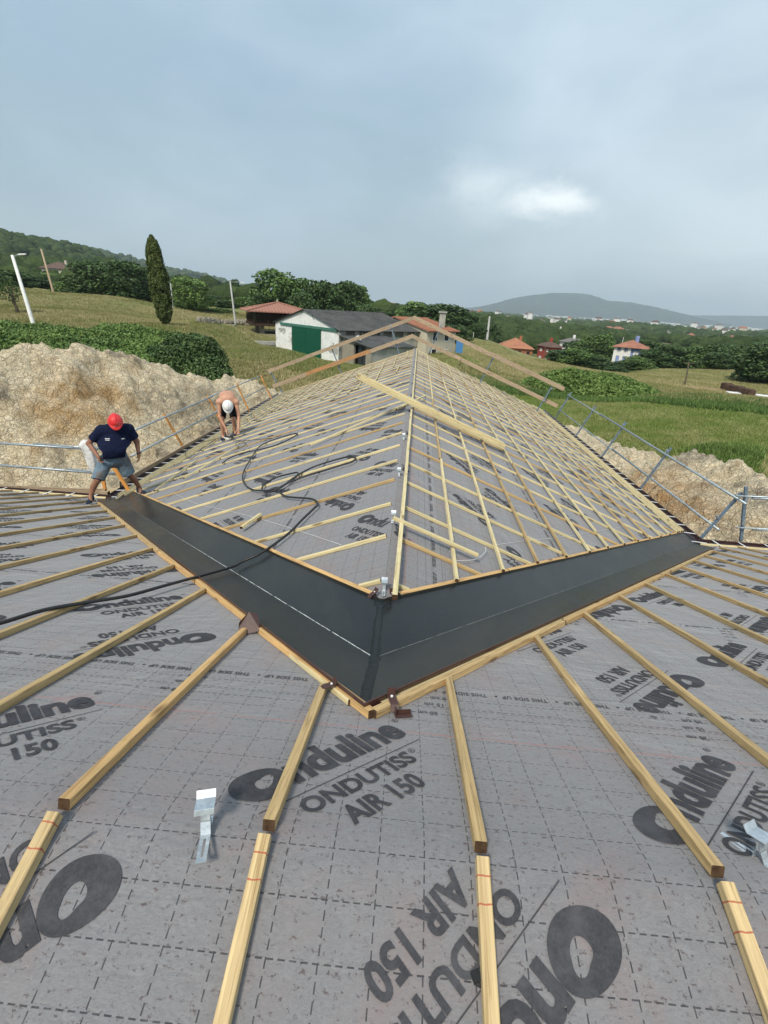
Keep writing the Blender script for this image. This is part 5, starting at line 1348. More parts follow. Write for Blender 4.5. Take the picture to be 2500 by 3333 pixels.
# right run along the near eave
YH = EYR+.25
g2 = tag(empty('guardrail', (8, YH, EZR)), 'upright steel post with two short pipes at the right edge of the picture', 'guardrail')
bot = atY(2413.5, 1763, YH); top = atY(2431, 1586, YH); b = MB(); b.beam(bot, top, .055, .05, up=(0, 1, 0)); o = b.build('post', M['steel_blue'], g2)
h_ = MB(); q = atY(2431, 1622, YH-.06); h_.box(q, (.05, .04, .14)); h_.tube([q+Vector((.08, 0, -.06)), q+Vector((.10, 0, .09))], .012, 6); h_.build('bracket', M['pipe'], None).parent = o
h_ = MB(); q = atY(2420, 1700, YH-.06); h_.box(q, (.04, .04, .1)); h_.build('bracket', M['pipe'], None).parent = o
A = atY(2396, 1614, YH-.07); B_ = atY(2700, 1627, YH-.07); pipe_run(g2, [A, B_], .020); pipe_run(g2, [A+Vector((.35, .01, -.03)), B_+Vector((0, 0, -.03))], .026)
A = atY(2396, 1717, YH-.07); B_ = atY(2700, 1731, YH-.07); pipe_run(g2, [A, B_], .018); pipe_run(g2, [A+Vector((.35, .01, -.02)), B_+Vector((0, 0, -.02))], .026)
# gable: weathered planks on steel posts, following the two slopes
YP = LY+.25
gg_ = tag(empty('guardrail', (XR, YP, H1)), 'peaked guardrail of weathered planks on blue steel posts round the far gable of the roof', 'guardrail')
def plank(p0, p1, cuts, Ya_, Yb_, mats, w_=.15):
    A = atY(p0[0], p0[1], Ya_); B_ = atY(p1[0], p1[1], Yb_); ks = [0]+cuts+[1]
    for i in range(len(ks)-1):
        a = A.lerp(B_, ks[i]-(.012 if i else 0)); e = A.lerp(B_, ks[i+1]); sh = Vector((0, -.03*(i % 2), .02*(i % 2)))
        batten('plank', a+sh, e+sh, .03, w_, up=(0, 0, 1), m_=M[mats[i % len(mats)]], parent=gg_, off=-w_/2)
plank((872, 1209), (1352, 1033), [.28, .62], YP-.05, YP-.05, ('plank', 'plank', 'plank'), .16)
plank((888, 1258), (1346, 1093), [.26, .70], YP-.1, YP-.1, ('plank', 'plank_orange', 'plank'), .18)
plank((1346, 1033), (1836, 1268), [.55], YP-.05, YP-3.2, ('plank', 'plank'), .17)
plank((1338, 1092), (1815, 1322), [.33, .36], YP-.1, YP-2.9, ('plank', 'plank'), .16)
for (tu, tv), (bu, bv), Y_ in (((878, 1207), (922, 1283), YP), ((1077, 1126), (1112, 1218), YP), ((1270, 1056), (1299, 1150), YP), ((1435, 1061), (1393, 1160), YP), ((1606, 1164), (1564, 1242), YP-1.5), ((1797, 1259), (1752, 1332), YP-2.9)):
    top = atY(tu, tv, Y_); bot = atY(bu, bv, Y_); b = MB(); b.beam(bot+(bot-top)*.1, top+(top-bot)*.02, .05, .045, up=(0, 1, 0)); o = b.build('post', M['steel_blue'], gg_)
    h_ = MB(); q = bot.lerp(top, .93); h_.box(q+Vector((0, -.05, 0)), (.10, .05, .06)); h_.build('bracket', M['pipe']).parent = o
    h_ = MB(); q = bot.lerp(top, .40); h_.box(q+Vector((0, -.05, 0)), (.10, .05, .06)); h_.build('bracket', M['pipe']).parent = o

# ============================================================ LOOSE THINGS ON THE ROOF
zf_ = lambda x, y: zf(x, y)
# bundle of battens across the ridge: rests on the right slope and crosses the ridge
e1 = proj_hit(1632, 1458, lambda x, y: zf(x, y)+.10); rg = atX(1335, 1305, XR+.1)
ridge_pt = proj_hit(1338, 1318, lambda x, y: H1+.13)
d = (ridge_pt-e1); far = e1+d*1.62
lf = atY(1163, 1222, 0.1+ridge_pt.y) 
bd = tag(empty('batten_bundle', tuple(e1)), 'bundle of new pale battens lying across the ridge of the far roof wing', 'timber bundle')
dirn = d.normalized(); nrm_ = NR_
# find how far the bundle must reach so that its end is seen at pixel (1163,1222)
def to_px(P):
    q = np.array(P)-CAM; z = q@FW; return 1250+F_PX*(q@RT)/z, 1666.5-F_PX*(q@UP)/z
best = min((abs(to_px(e1+dirn*k)[0]-1163), k) for k in np.linspace(1, 12, 400)); Lb_ = best[1]
sdir = dirn.cross(nrm_).normalized(); r1 = random.Random(3)
for i, (a, h_) in enumerate(((-.105, .0), (-.035, .0), (.035, .0), (.105, .0), (-.07, .038), (.0, .038), (.07, .038), (-.02, .076), (.05, .076))):
    jit = (r1.random()-.5)*.12
    batten('loose_batten', e1+dirn*jit+sdir*a*.62+nrm_*h_, e1+dirn*(Lb_+(r1.random()-.5)*.10)+sdir*a*.62+nrm_*h_, .038, .036, up=nrm_, m_=M['timber_pale'], parent=bd)
print('bundle', e1, ridge_pt, Lb_, to_px(e1+dirn*Lb_))
def loose(p0, p1, m_, label, hh=.078, surf=zf_, w_=.035, h_=.03, up=NR_):
    a = proj_hit(p0[0], p0[1], lambda x, y: surf(x, y)+hh); e = proj_hit(p1[0], p1[1], lambda x, y: surf(x, y)+hh)
    o = batten('loose_batten', a, e, w_, h_, up=up, m_=m_); tag(o, label, 'batten'); return o
loose((1276, 1690), (1552, 1812), M['timber_pale'], 'loose short batten lying askew on the right slope close to the ridge and valley', .08)
loose((787, 1722), (850, 1678), M['timber_pale'], 'short pale offcut lying across a batten on the left slope', .05, up=NLf, w_=.05)
loose((1320, 1318), (1010, 1452), M['timber_pale'], 'long loose batten laid down the left slope from the ridge by the bundle', .045, up=NLf)
loose((1385, 1290), (1290, 1335), M['timber_pale'], 'small loose stick lying over the ridge under the bundle of battens', .10, up=(0, 0, 1), w_=.03)
loose((600, 1560), (775, 1455), M['timber_pale'], 'loose batten lying slantwise near the left eave gutter', .045, up=NLf)
loose((505, 1600), (640, 1500), M['timber_pale'], 'loose batten lying beside the shoe of the man in the red helmet', .045, up=NLf)
sc_ = MB(); 
for i, (c_, s_) in enumerate((((0, 0, .006), (.075, .035, .003)), ((-.035, .0, .022), (.003, .033, .03)), ((.0, .016, .014), (.07, .002, .018)))): sc_.box(c_, s_, Matrix.Rotation(.12, 3, 'Z'))
o = sc_.build('metal_scrap', M['brown_metal']); p = proj_hit(1312, 2334, zn); o.location = (p.x, p.y, p.z+.004); o.rotation_euler = (radians(-17), 0, radians(6)); tag(o, 'small brown metal scrap lying on the grey lining just below the valley corner', 'metal scrap')
o = MB().beam((0, 0, 0), (.05, .02, .004), .022, .012).beam((.012, -.012, 0), (.03, .03, .01), .015, .008).build('debris', mat('black_plastic', varied((.015, .015, .015), .2, 30), .5, .4)); p = proj_hit(1537, 3190, zn); o.location = p; tag(o, 'small black scrap lying beside a batten at the bottom of the picture', 'scrap')
# white line marks and cords on the underlay
def cord(name, pxs, r, m_, surf, lift, label, cat, sub=10, extra=None):
    pts = [proj_hit(u, v, lambda x, y: surf(x, y)+lift) for u, v in pxs]
    out_ = []
    for i in range(len(pts)-1):
        p0 = pts[max(i-1, 0)]; p1 = pts[i]; p2 = pts[i+1]; p3 = pts[min(i+2, len(pts)-1)]
        for k in range(sub):
            t = k/sub; q = .5*((2*p1)+(-p0+p2)*t+(2*p0-5*p1+4*p2-p3)*t*t+(-p0+3*p1-3*p2+p3)*t**3)
            zz = surf(q.x, q.y)+lift; out_.append(Vector((q.x, q.y, max(q.z, zz))))
    out_.append(pts[-1])
    if extra: out_ = extra(out_)
    o = MB().tube(out_, r, 8).build(name, m_, None, True); tag(o, label, cat); return o
M['rubber'] = mat('black_rubber', varied((.020, .020, .020), .3, 20, .2, .003), .5, .4)
hose_px = [(-120, 2050), (0, 2028), (150, 1984), (300, 1958), (420, 1938), (540, 1905), (651, 1875), (769, 1840), (850, 1800), (937, 1738), (985, 1690), (1022, 1655), (1034, 1642), (1025, 1628), (1000, 1622), (937, 1617), (915, 1606), (908, 1594), (925, 1578), (988, 1552), (1060, 1530), (1110, 1514), (1145, 1503), (1158, 1492), (1140, 1486), (1090, 1497), (1020, 1520), (960, 1552), (920, 1583), (890, 1598), (862, 1600), (853, 1588), (868, 1570), (905, 1552), (945, 1542), (968, 1538), (966, 1550), (935, 1572), (900, 1590), (860, 1597), (820, 1593), (796, 1575), (790, 1550), (800, 1520), (822, 1485), (843, 1455), (880, 1435), (925, 1420), (960, 1411), (968, 1414), (945, 1428), (900, 1448), (850, 1462), (790, 1475), (745, 1492), (724, 1508)]
cord('air_hose', hose_px, .0125, M['rubber'], zroof, .055, 'long black air hose looped over the left slope and trailing across the valley gutter', 'hose', 6)
cord('air_hose', [(724, 1422), (752, 1430), (790, 1436), (800, 1446), (785, 1455), (768, 1450), (775, 1438), (820, 1432), (885, 1427)], .008, M['rubber'], zroof, .07, 'thin black hose running from the nail gun across the left slope', 'hose', 6)
cord('air_hose', [(724, 1424), (690, 1432), (655, 1440), (625, 1452), (606, 1470), (606, 1484), (625, 1492), (640, 1480), (660, 1458), (690, 1448)], .007, M['rubber'], zroof, .07, 'thin black hose looped over the left eave gutter beside the nail gun', 'hose', 6)
M['cord_white'] = mat('white_cord', varied((.62, .62, .62), .1, 20), .7, .2)
cord('string', [(560, 1602), (640, 1640), (740, 1662), (850, 1690), (980, 1730), (1112, 1774)], .0022, M['cord_white'], zf_, .006, 'white string stretched low across the left slope parallel to the valley', 'string', 3)
cord('string', [(1475, 1825), (1540, 1822), (1568, 1808), (1582, 1792), (1578, 1780)], .003, M['cord_white'], zf_, .05, 'white cord end curling out beneath the loose batten on the right slope', 'string', 5)
cord('string', [(1608, 1775), (1700, 1762), (1830, 1748), (1990, 1722), (2120, 1700)], .0025, M['cord_white'], zf_, .006, 'white string stretched across the right slope parallel to the valley', 'string', 3)
cord('string', [(1604, 1480), (1625, 1590), (1645, 1755)], .0022, M['cord_white'], zf_, .006, 'white string running down the right slope between two rows of battens', 'string', 4) if False else None
# white plastic sack hanging on the near guardrail
vs = []; fs = []; n, m_ = 26, 30; c0 = atY(287, 1462, YG-.05)
for j in range(m_+1):
    t = j/m_; w_ = .035+.115*sin(pi*min(1, t*1.02)**.62)*(1+.15*sin(t*11)); zc = .22-.80*t
    for i in range(n):
        a = 2*pi*i/n; rr_ = w_*(1+.5*noise.noise(Vector((cos(a)*1.6, sin(a)*1.6, t*3)))+.25*noise.noise(Vector((cos(a)*4, sin(a)*4, t*5))))
        vs.append((cos(a)*rr_+.08*(t-.3)*sin(t*2), sin(a)*rr_*.55, zc))
fs = [(j*n+i, j*n+(i+1) % n, (j+1)*n+(i+1) % n, (j+1)*n+i) for j in range(m_) for i in range(n)]; fs += [tuple(range(n)), tuple(m_*n+i for i in range(n-1, -1, -1))]
M['white_plastic'] = mat('white_plastic', lambda gg: (bump(gg, gg.noise(gg.obj, 14, 5, .6, 1.0), .8, .03), (.66, .66, .64))[1], .45, .4)
o = mesh_obj('plastic_sack', vs, fs, M['white_plastic'], None, True); o.location = c0; tag(o, 'crumpled white plastic sack hanging on the guardrail behind the man in the red helmet', 'sack')

# ============================================================ PEOPLE (one smooth surface from blended limbs)
def surf_nets(F, org, h):
    s = F < 0; nx, ny, nz = F.shape
    c = np.zeros((nx-1, ny-1, nz-1), np.int8)
    for i in (0, 1):
        for j in (0, 1):
            for k in (0, 1): c += s[i:nx-1+i, j:ny-1+j, k:nz-1+k]
    act = (c > 0) & (c < 8); idx = -np.ones(act.shape, np.int64); I = np.argwhere(act); idx[act] = np.arange(len(I))
    acc = np.zeros((len(I), 3)); cnt = np.zeros(len(I))
    corners = [(i, j, k) for i in (0, 1) for j in (0, 1) for k in (0, 1)]
    for a in corners:
        for ax in range(3):
            if a[ax]: continue
            b_ = list(a); b_[ax] = 1
            fa = F[I[:, 0]+a[0], I[:, 1]+a[1], I[:, 2]+a[2]]; fb = F[I[:, 0]+b_[0], I[:, 1]+b_[1], I[:, 2]+b_[2]]
            m_ = (fa < 0) != (fb < 0); t = np.where(m_, fa/np.where(m_, fa-fb, 1), 0)
            p = np.tile(np.array(a, float), (len(I), 1)); p[:, ax] += t; acc[m_] += p[m_]; cnt[m_] += 1
    V = (I+acc/cnt[:, None])*h+org; Q = []
    for ax in range(3):
        sl = [slice(1, -1)]*3; sl[ax] = slice(0, -1) if True else None
        n_ = [nx, ny, nz]
        r0 = [np.arange(1, n_[q]-1) if q != ax else np.arange(0, n_[q]-1) for q in range(3)]
        g_ = np.meshgrid(*r0, indexing='ij'); P0 = tuple(g_); P1 = list(g_); P1[ax] = P1[ax]+1
        sa = s[P0]; sb = s[tuple(P1)]; m_ = sa != sb; pos = np.stack([q[m_] for q in g_], 1); flip = sb[m_]
        o1, o2 = [q for q in range(3) if q != ax]
        def off(a, b_):
            q = pos.copy(); q[:, o1] -= a; q[:, o2] -= b_; return idx[q[:, 0], q[:, 1], q[:, 2]]
        quad = np.stack([off(1, 1), off(0, 1), off(0, 0), off(1, 0)], 1)
        fl = flip if ax != 1 else ~flip
        quad[fl] = quad[fl][:, ::-1]; Q.append(quad)
    return V, np.concatenate(Q)
def smin(a, b_, k):
    h = np.clip(.5+.5*(b_-a)/k, 0, 1); return b_*(1-h)+a*h-k*h*(1-h)
class Sdf:
    def __init__(s, lo, hi, h): s.lo = np.array(lo, float); s.h = h; s.n = np.ceil((np.array(hi)-s.lo)/h).astype(int)+1; s.F = np.full(s.n, .3)
    def _win(s, a, b_, r):
        lo = np.maximum(0, np.floor((np.minimum(a, b_)-r-s.lo)/s.h).astype(int)); hi = np.minimum(s.n, np.ceil((np.maximum(a, b_)+r-s.lo)/s.h).astype(int)+1)
        ax = [s.lo[i]+np.arange(lo[i], hi[i])*s.h for i in range(3)]; X = np.stack(np.meshgrid(*ax, indexing='ij'), -1); return tuple(slice(lo[i], hi[i]) for i in range(3)), X
    def cone(s, a, b_, ra, rb, k=.02, fl=None):
        a = np.array(a, float); b_ = np.array(b_, float); R = max(ra, rb)*(1 if fl is None else max(fl))+.12
        sl, X = s._win(a, b_, R)
        if fl is not None:   # flattened section: scale space about the axis point
            d = b_-a; t = np.clip(((X-a)@d)/max(1e-9, d@d), 0, 1); c = a+t[..., None]*d; q = (X-c)/np.array(fl); dist = np.linalg.norm(q, axis=-1)-(ra+(rb-ra)*t); dist = dist*min(fl)
        else:
            d = b_-a; t = np.clip(((X-a)@d)/max(1e-9, d@d), 0, 1); dist = np.linalg.norm(X-a-t[..., None]*d, axis=-1)-(ra+(rb-ra)*t)
        s.F[sl] = smin(s.F[sl], dist, k) if k > 0 else np.minimum(s.F[sl], dist); return s
    def ell(s, c, r, k=.02): c = np.array(c, float); r = np.array(r, float); sl, X = s._win(c, c, r.max()+.12); q = (X-c)/r; dist = (np.linalg.norm(q, axis=-1)-1)*r.min(); s.F[sl] = smin(s.F[sl], dist, k); return s
    def cut(s, p, n_):       # keep the half space where (X-p).n < 0
        p = np.array(p, float); n_ = np.array(n_, float); n_ /= np.linalg.norm(n_)
        ax = [s.lo[i]+np.arange(s.n[i])*s.h for i in range(3)]
        D_ = (ax[0][:, None, None]-p[0])*n_[0]+(ax[1][None, :, None]-p[1])*n_[1]+(ax[2][None, None, :]-p[2])*n_[2]; s.F = np.maximum(s.F, D_); return s
    def wrinkle(s, amp, f, seed=0):
        ax = [s.lo[i]+np.arange(s.n[i])*s.h for i in range(3)]; X, Y, Z = np.meshgrid(*ax, indexing='ij')
        s.F = s.F+amp*(np.sin(f*X+2.1*np.sin(f*.7*Z+seed))*np.sin(f*.8*Z+1.7*np.sin(f*.6*Y+seed))*.6+.4*np.sin(1.9*f*Z+3*np.sin(f*X)+seed)); return s
    def mesh(s, name, m_): V, Q = surf_nets(s.F, s.lo, s.h); return mesh_obj(name, V, Q, m_, None, True)
def hand(S, wrist, dirv_, palm_n, thumb_side, curl=.5, spread=0.0, L_=.18, closed=False):
    """palm with five separate bent fingers"""
    w_ = np.array(wrist, float); d = np.array(dirv_, float); d /= np.linalg.norm(d); n_ = np.array(palm_n, float); n_ -= d*(n_@d); n_ /= np.linalg.norm(n_); t_ = np.cross(n_, d)*thumb_side
    kn = w_+d*.095
    S.cone(w_, w_+d*.03, .027, .030, .015); 
    for q in (-.026, -.009, .009, .026): S.cone(w_+d*.02+t_*q*.6, kn+t_*q, .017, .0135, .012)
    for q, ln_, in ((-.031, .060), (-.011, .075), (.010, .080), (.030, .072)):
        b0 = kn+t_*q; c1 = curl*.9; c2 = curl*1.9; d1 = d*cos(c1)+n_*sin(c1); d2 = d*cos(c2)+n_*sin(c2)
        d1 = d1+t_*q*spread
        m1 = b0+d1*ln_*.5; S.cone(b0, m1, .0098, .0090, .004); S.cone(m1, m1+d2*ln_*.5, .0090, .0075, .004)
    tb = w_+d*.03+t_*.028; td = (d*.6+t_*.75+n_*.35); td /= np.linalg.norm(td); S.cone(tb, tb+td*.042, .0135, .0115, .010); td2 = td*.55+d*.6+n_*.2; td2 /= np.linalg.norm(td2); S.cone(tb+td*.042, tb+td*.042+td2*.032, .0115, .0085, .004)
def m_skin(c, c2): return mat('skin', lambda gg: gg.ramp(gg.noise(gg.obj, 6, 5, .6), [(.3, c), (.7, c2)]), .55, .35)
def m_cloth(c, amt=.15, f=None, sc=5):
    def fn(gg):
        col = gg.ramp(gg.noise(gg.obj, sc, 6, .6), [(.3, tuple(x*(1-amt) for x in c)), (.7, tuple(x*(1+amt) for x in c))])
        if f: col = f(gg, col)
        bump(gg, gg.m('ADD', gg.noise(gg.obj, 9, 4, .55, 1.2), gg.m('MULTIPLY', gg.noise(gg.obj, 160, 2), .06)), .7, .03); return col
    return mat('cloth', fn, .9, .12)
# --- man in the red helmet: x = his left (image right), y = forward (towards the camera is -y here), z up
fA = proj_hit(297, 1634, lambda x, y: zroof(x, y)+.04); fB = proj_hit(458, 1606, lambda x, y: zroof(x, y)+.04)
mid = (fA+fB)/2
Sk = dict(lo=(-.75, -.55, -.02), hi=(.75, .40, 1.82))
def person_frame(e, origin, yaw_):  # local -y looks towards yaw direction
    e.location = origin; e.rotation_euler = (0, 0, yaw_)
man = empty('person')
yaw1 = math.atan2(mid.x, -(mid.y))   # face the camera
yaw1 = math.atan2(-mid.x, mid.y)*-1
fwd_ang = math.atan2(0-mid.y, 0-mid.x); yaw1 = fwd_ang+pi/2
Rz = Matrix.Rotation(-yaw1, 3, 'Z'); la = Rz @ (fA-mid); lb = Rz @ (fB-mid); zbase = min(fA.z, fB.z)
la = (la.x, la.y, fA.z-zbase); lb = (lb.x, lb.y, fB.z-zbase)
print('feet local', la, lb)
hL, hR = np.array((-.12, .03, .86)), np.array((.12, .03, .86))
kA = np.array((la[0]*.58-.02, la[1]*.5-.05, .48)); kB = np.array((lb[0]*.58+.02, lb[1]*.5-.05, .48))
aA = np.array((la[0], la[1]+.04, la[2]+.10)); aB = np.array((lb[0], lb[1]+.04, lb[2]+.10))
shA, shB = np.array((-.23, .0, 1.42)), np.array((.23, .0, 1.42)); elA, elB = np.array((-.43, .06, 1.17)), np.array((.40, .05, 1.14))
wrA, wrB = np.array((-.27, -.14, .94)), np.array((.44, -.02, .90))
S = Sdf(Sk['lo'], Sk['hi'], .0085)
S.cone((0, .02, .88), (0, .03, 1.05), .155, .17, .05, fl=(1.15, .9, 1)).cone((0, -.03, 1.05), (0, .02, 1.36), .18, .155, .06, fl=(1.2, .85, 1)); S.cone(shA, shB, .085, .085, .05); S.cone((0, -.01, 1.42), (0, -.07, 1.53), .062, .058, .03)
for h_, k_, a_k in ((hL, kA, aA), (hR, kB, aB)):
    S.cone(h_, k_, .105, .065, .03); S.cone(k_, (k_+a_k)/2+np.array((0, .035, .03)), .060, .058, .02); S.cone((k_+a_k)/2+np.array((0, .035, .03)), a_k, .058, .036, .02); S.cone(a_k, a_k+np.array((0, -.10, -.05)), .036, .032, .02)
for s_, e_, w_ in ((shA, elA, wrA), (shB, elB, wrB)): S.cone(s_, e_, .068, .050, .03); S.cone(e_, w_, .050, .030, .015)
hd = np.array((0, -.14, 1.585)); S.ell(hd, (.078, .098, .112), .02); S.ell(hd+np.array((0, -.075, -.085)), (.048, .040, .032), .02)
S.cone(hd+np.array((0, -.100, -.005)), hd+np.array((0, -.118, -.045)), .010, .016, .008)           # nose
for q in (-1, 1): S.ell(hd+np.array((q*.080, .012, -.015)), (.012, .022, .032), .006)
S.cone(hd+np.array((-.022, -.098, -.072)), hd+np.array((.022, -.098, -.072)), .009, .009, .004)
hand(S, wrA, (.35, -.25, -.85), (.8, -.4, 0), 1, .75); hand(S, wrB, (.05, -.15, -1), (-1, -.1, 0), -1, .45)
M['skin_tan'] = m_skin((.21, .10, .060), (.30, .15, .095)); body = S.mesh('body', M['skin_tan']); body.parent = man
S = Sdf(Sk['lo'], Sk['hi'], .0085)
S.cone((0, -.01, .93), (0, -.015, 1.06), .21, .240, .05, fl=(1.26, .95, 1)).cone((0, -.03, 1.06), (0, .02, 1.36), .240, .190, .07, fl=(1.28, .92, 1)); S.cone(shA+np.array((.01, 0, .0)), shB-np.array((.01, 0, 0)), .105, .105, .06)
for s_, e_ in ((shA, elA), (shB, elB)): S.cone(s_, s_+(e_-s_)*.92, .098, .092, .04)
for s_, e_, sg in ((shA, elA, -1), (shB, elB, 1)):
    d_ = (e_-s_)/np.linalg.norm(e_-s_); p_ = s_+(e_-s_)*.70
    ax = [S.lo[i]+np.arange(S.n[i])*S.h for i in range(3)]; X, Y, Z = np.meshgrid(*ax, indexing='ij')
    D_ = (X-p_[0])*d_[0]+(Y-p_[1])*d_[1]+(Z-p_[2])*d_[2]; m_ = (X*sg > .20); S.F = np.where(m_, np.maximum(S.F, D_), S.F)
S.cut((0, 0, .905), (0, .0, -1)); S.cut((0, -.05, 1.515), (0, -.35, 1)); S.wrinkle(.006, 14)
M['navy'] = m_cloth((.008, .012, .035)); c_ = S.mesh('shirt', M['navy']); c_.parent = man
# printed marks on the chest
b = MB()
for (x0, x1, z0, z1) in ((-.165, -.085, 1.285, 1.300), (-.160, -.085, 1.262, 1.274), (.115, .175, 1.268, 1.282)):
    n_ = 5
    for i in range(n_):
        xa = x0+(x1-x0)*i/n_; xb = x0+(x1-x0)*(i+.7)/n_
        b.add([(xa, -.5, z0), (xb, -.5, z0), (xb, -.5, z1), (xa, -.5, z1)], [(0, 1, 2, 3)])
from mathutils.bvhtree import BVHTree
bv = BVHTree.FromPolygons([v.co[:] for v in c_.data.vertices], [p.vertices[:] for p in c_.data.polygons])
for i, v in enumerate(b.v):
    h_ = bv.ray_cast(Vector(v), Vector((0, 1, 0))); b.v[i] = (v[0], (h_[0].y if h_[0] else -.2)-.004, v[2])
mk = b.build('chest_print', M['white_paint']); mk.parent = c_
S = Sdf(Sk['lo'], Sk['hi'], .0085)
S.cone((0, .02, .84), (0, .02, .93), .180, .175, .04, fl=(1.12, .95, 1))
for h_, k_ in ((hL, kA), (hR, kB)): S.cone(h_+np.array((0, 0, -.02)), k_+(k_-h_)*.15, .135, .125, .05)
for h_, k_, sg in ((hL, kA, -1), (hR, kB, 1)):
    ax = [S.lo[i]+np.arange(S.n[i])*S.h for i in range(3)]; X, Y, Z = np.meshgrid(*ax, indexing='ij'); d_ = (k_-h_)/np.linalg.norm(k_-h_); p_ = h_+(k_-h_)*.98
    D_ = (X-p_[0])*d_[0]+(Y-p_[1])*d_[1]+(Z-p_[2])*d_[2]; S.F = np.where(X*sg > 0, np.maximum(S.F, D_), S.F)
S.cut((0, 0, .955), (0, 0, 1)); S.wrinkle(.007, 17, 1)
def den(gg, col):
    c = gg.mix(gg.ramp(gg.noise(gg.obj, 3.2, 5, .6), [(.50, 0.), (.62, .8)]), col, (.14, .10, .075)); x, y, z = gg.sep(gg.obj)
    return gg.mix(gg.ramp(gg.noise(gg.obj, 7.0, 5, .7), [(.58, 0.), (.72, .5)]), c, (.30, .36, .40))
M['denim'] = m_cloth((.125, .185, .235), .25, den, 6); c_ = S.mesh('shorts', M['denim']); c_.parent = man
M['shoe'] = m_cloth((.022, .028, .045), .3); M['sole'] = mat('sole', lambda gg: (.45, .46, .47), .7, .3)
def shoe(par, p, yaw_, tilt=0):
    S = Sdf((-.08, -.24, -.02), (.08, .12, .16), .006); S.cone((0, .03, .055), (0, .045, .11), .050, .046, .02); S.cone((0, .04, .04), (0, -.10, .035), .045, .048, .03, fl=(1, 1, .85)); S.cone((0, -.10, .035), (0, -.16, .028), .046, .036, .02, fl=(1, 1, .8)); S.cut((0, 0, .018), (0, 0, -1))
    o = S.mesh('shoe', M['shoe']); o.location = p; o.rotation_euler = (tilt, 0, yaw_); o.parent = par
    S = Sdf((-.08, -.24, -.02), (.08, .12, .06), .006); S.cone((0, .04, .02), (0, -.15, .02), .050, .044, .0, fl=(1, 1, 1)); S.cut((0, 0, .0), (0, 0, -1)); S.cut((0, 0, .024), (0, 0, 1)); q = S.mesh('sole', M['sole']); q.parent = o
    return o
shoe(man, (aA[0], aA[1]-.03, aA[2]-.10), -.35); shoe(man, (aB[0], aB[1]-.03, aB[2]-.10), .55)
def helmet(par, c, tilt, m_, s=1.0, strap=None, yaw_=0.0):
    vs = []; fs = []; n, m__ = 40, 12
    for j in range(m__+1):
        ph = (pi/2)*j/m__
        for i in range(n):
            a = 2*pi*i/n; rib = 1+.012*max(0, cos(3*a+pi/2))**4*sin(ph) ; x = .122*cos(ph)*cos(a)*rib if False else .120*sin(ph)*cos(a)*rib; y = .148*sin(ph)*sin(a)*rib; z = .125*cos(ph)*(1.02 if abs(x) < .02 else 1.0)+.012*(1 if abs(x) < .022 and j < 10 else 0)
            vs.append((x*s, y*s, z*s))
    for j in range(m__): fs += [(j*n+i, j*n+(i+1) % n, (j+1)*n+(i+1) % n, (j+1)*n+i) for i in range(n)]
    k0 = len(vs)        # brim, longer at the front (-y)
    for j, (k, dz) in enumerate(((1.0, 0), (1.10, -.012), (1.11, -.018), (.99, -.010))):
        for i in range(n):
            a = 2*pi*i/n; fr = max(0, -sin(a))**2.5*(.045 if 0 < j < 3 else 0); vs.append((.120*cos(a)*k*s, (.148*sin(a)*k-fr)*s, (dz-fr*.35)*s))
    for j in range(3): fs += [(k0+j*n+i, k0+j*n+(i+1) % n, k0+(j+1)*n+(i+1) % n, k0+(j+1)*n+i) for i in range(n)]
    o = mesh_obj('helmet', vs, fs, m_, None, True); o.location = c; o.rotation_euler = (tilt, 0, yaw_); o.parent = par
    return o
M['red_plastic'] = mat('red_plastic', varied((.62, .022, .022), .12, 5, .05, .002, (.70, .09, .08)), .38, .5)
M['white_helmet'] = mat('white_helmet', varied((.74, .74, .71), .06, 5, .05, .002), .38, .5)
helmet(man, (0, -.135, 1.625), radians(38), M['red_plastic'])
wb = MB().tube([(wrB[0]+.036*cos(q*pi/8), wrB[1]+.034*sin(q*pi/8), wrB[2]+.03) for q in range(17)], .011, 6).build('wristband', M['rubber'], None, True); wb.parent = man
person_frame(man, (mid.x, mid.y, zbase), yaw1)
tag(man, 'standing man in red helmet, navy t-shirt and stained denim shorts, looking down', 'person')
man.scale = (1.0, 1.0, .985)

def lean(root, k, z0):
    for ch in root.children:
        if ch.name.startswith(('helmet', 'shoe')): ch.location.x += k*max(0, ch.location.z-z0); continue
        for v in ch.data.vertices: v.co.x += k*max(0, v.co.z-z0)
        for g_ in ch.children:
            for v in g_.data.vertices: v.co.x += k*max(0, v.co.z-z0)
lean(man, .15, .50)
# --- bare-chested man bending down with a nail gun
hp = proj_hit(748, 1428, lambda x, y: zf(x, y)+.06)
ang = math.atan2(-hp.y, -hp.x); yaw2 = ang+pi/2; m2 = empty('person')
fwd2 = Vector((cos(ang), sin(ang), 0)); o2 = hp-fwd2*.42; zb2 = zf(o2.x, o2.y)+.04
slope_z = lambda lx, ly: (lambda P: zf(P.x, P.y)+.04-zb2)(Vector((o2.x, o2.y, 0))+Matrix.Rotation(yaw2, 3, 'Z') @ Vector((lx, ly, 0)))
Sk = dict(lo=(-.55, -.65, -.30), hi=(.55, .65, 1.45))
ft = [np.array((x_, .10, slope_z(x_, .10))) for x_ in (-.16, .14)]
hips = [np.array((-.11, .38, .88)), np.array((.11, .38, .88))]; kn = [np.array((-.16, .00, .52)), np.array((.13, -.02, .50))]
an = [f+np.array((0, .04, .09)) for f in ft]
sh = [np.array((-.20, -.10, .98)), np.array((.20, -.10, .98))]; el = [np.array((-.21, -.20, .62)), np.array((.25, -.20, .60))]
hz = [slope_z(-.11, -.42), slope_z(.20, -.42)]
wr = [np.array((-.06, -.34, hz[0]+.26)), np.array((.22, -.38, hz[1]+.20))]
def m2body(inf=0.0):
    S = Sdf(Sk['lo'], Sk['hi'], .0085)
    return S
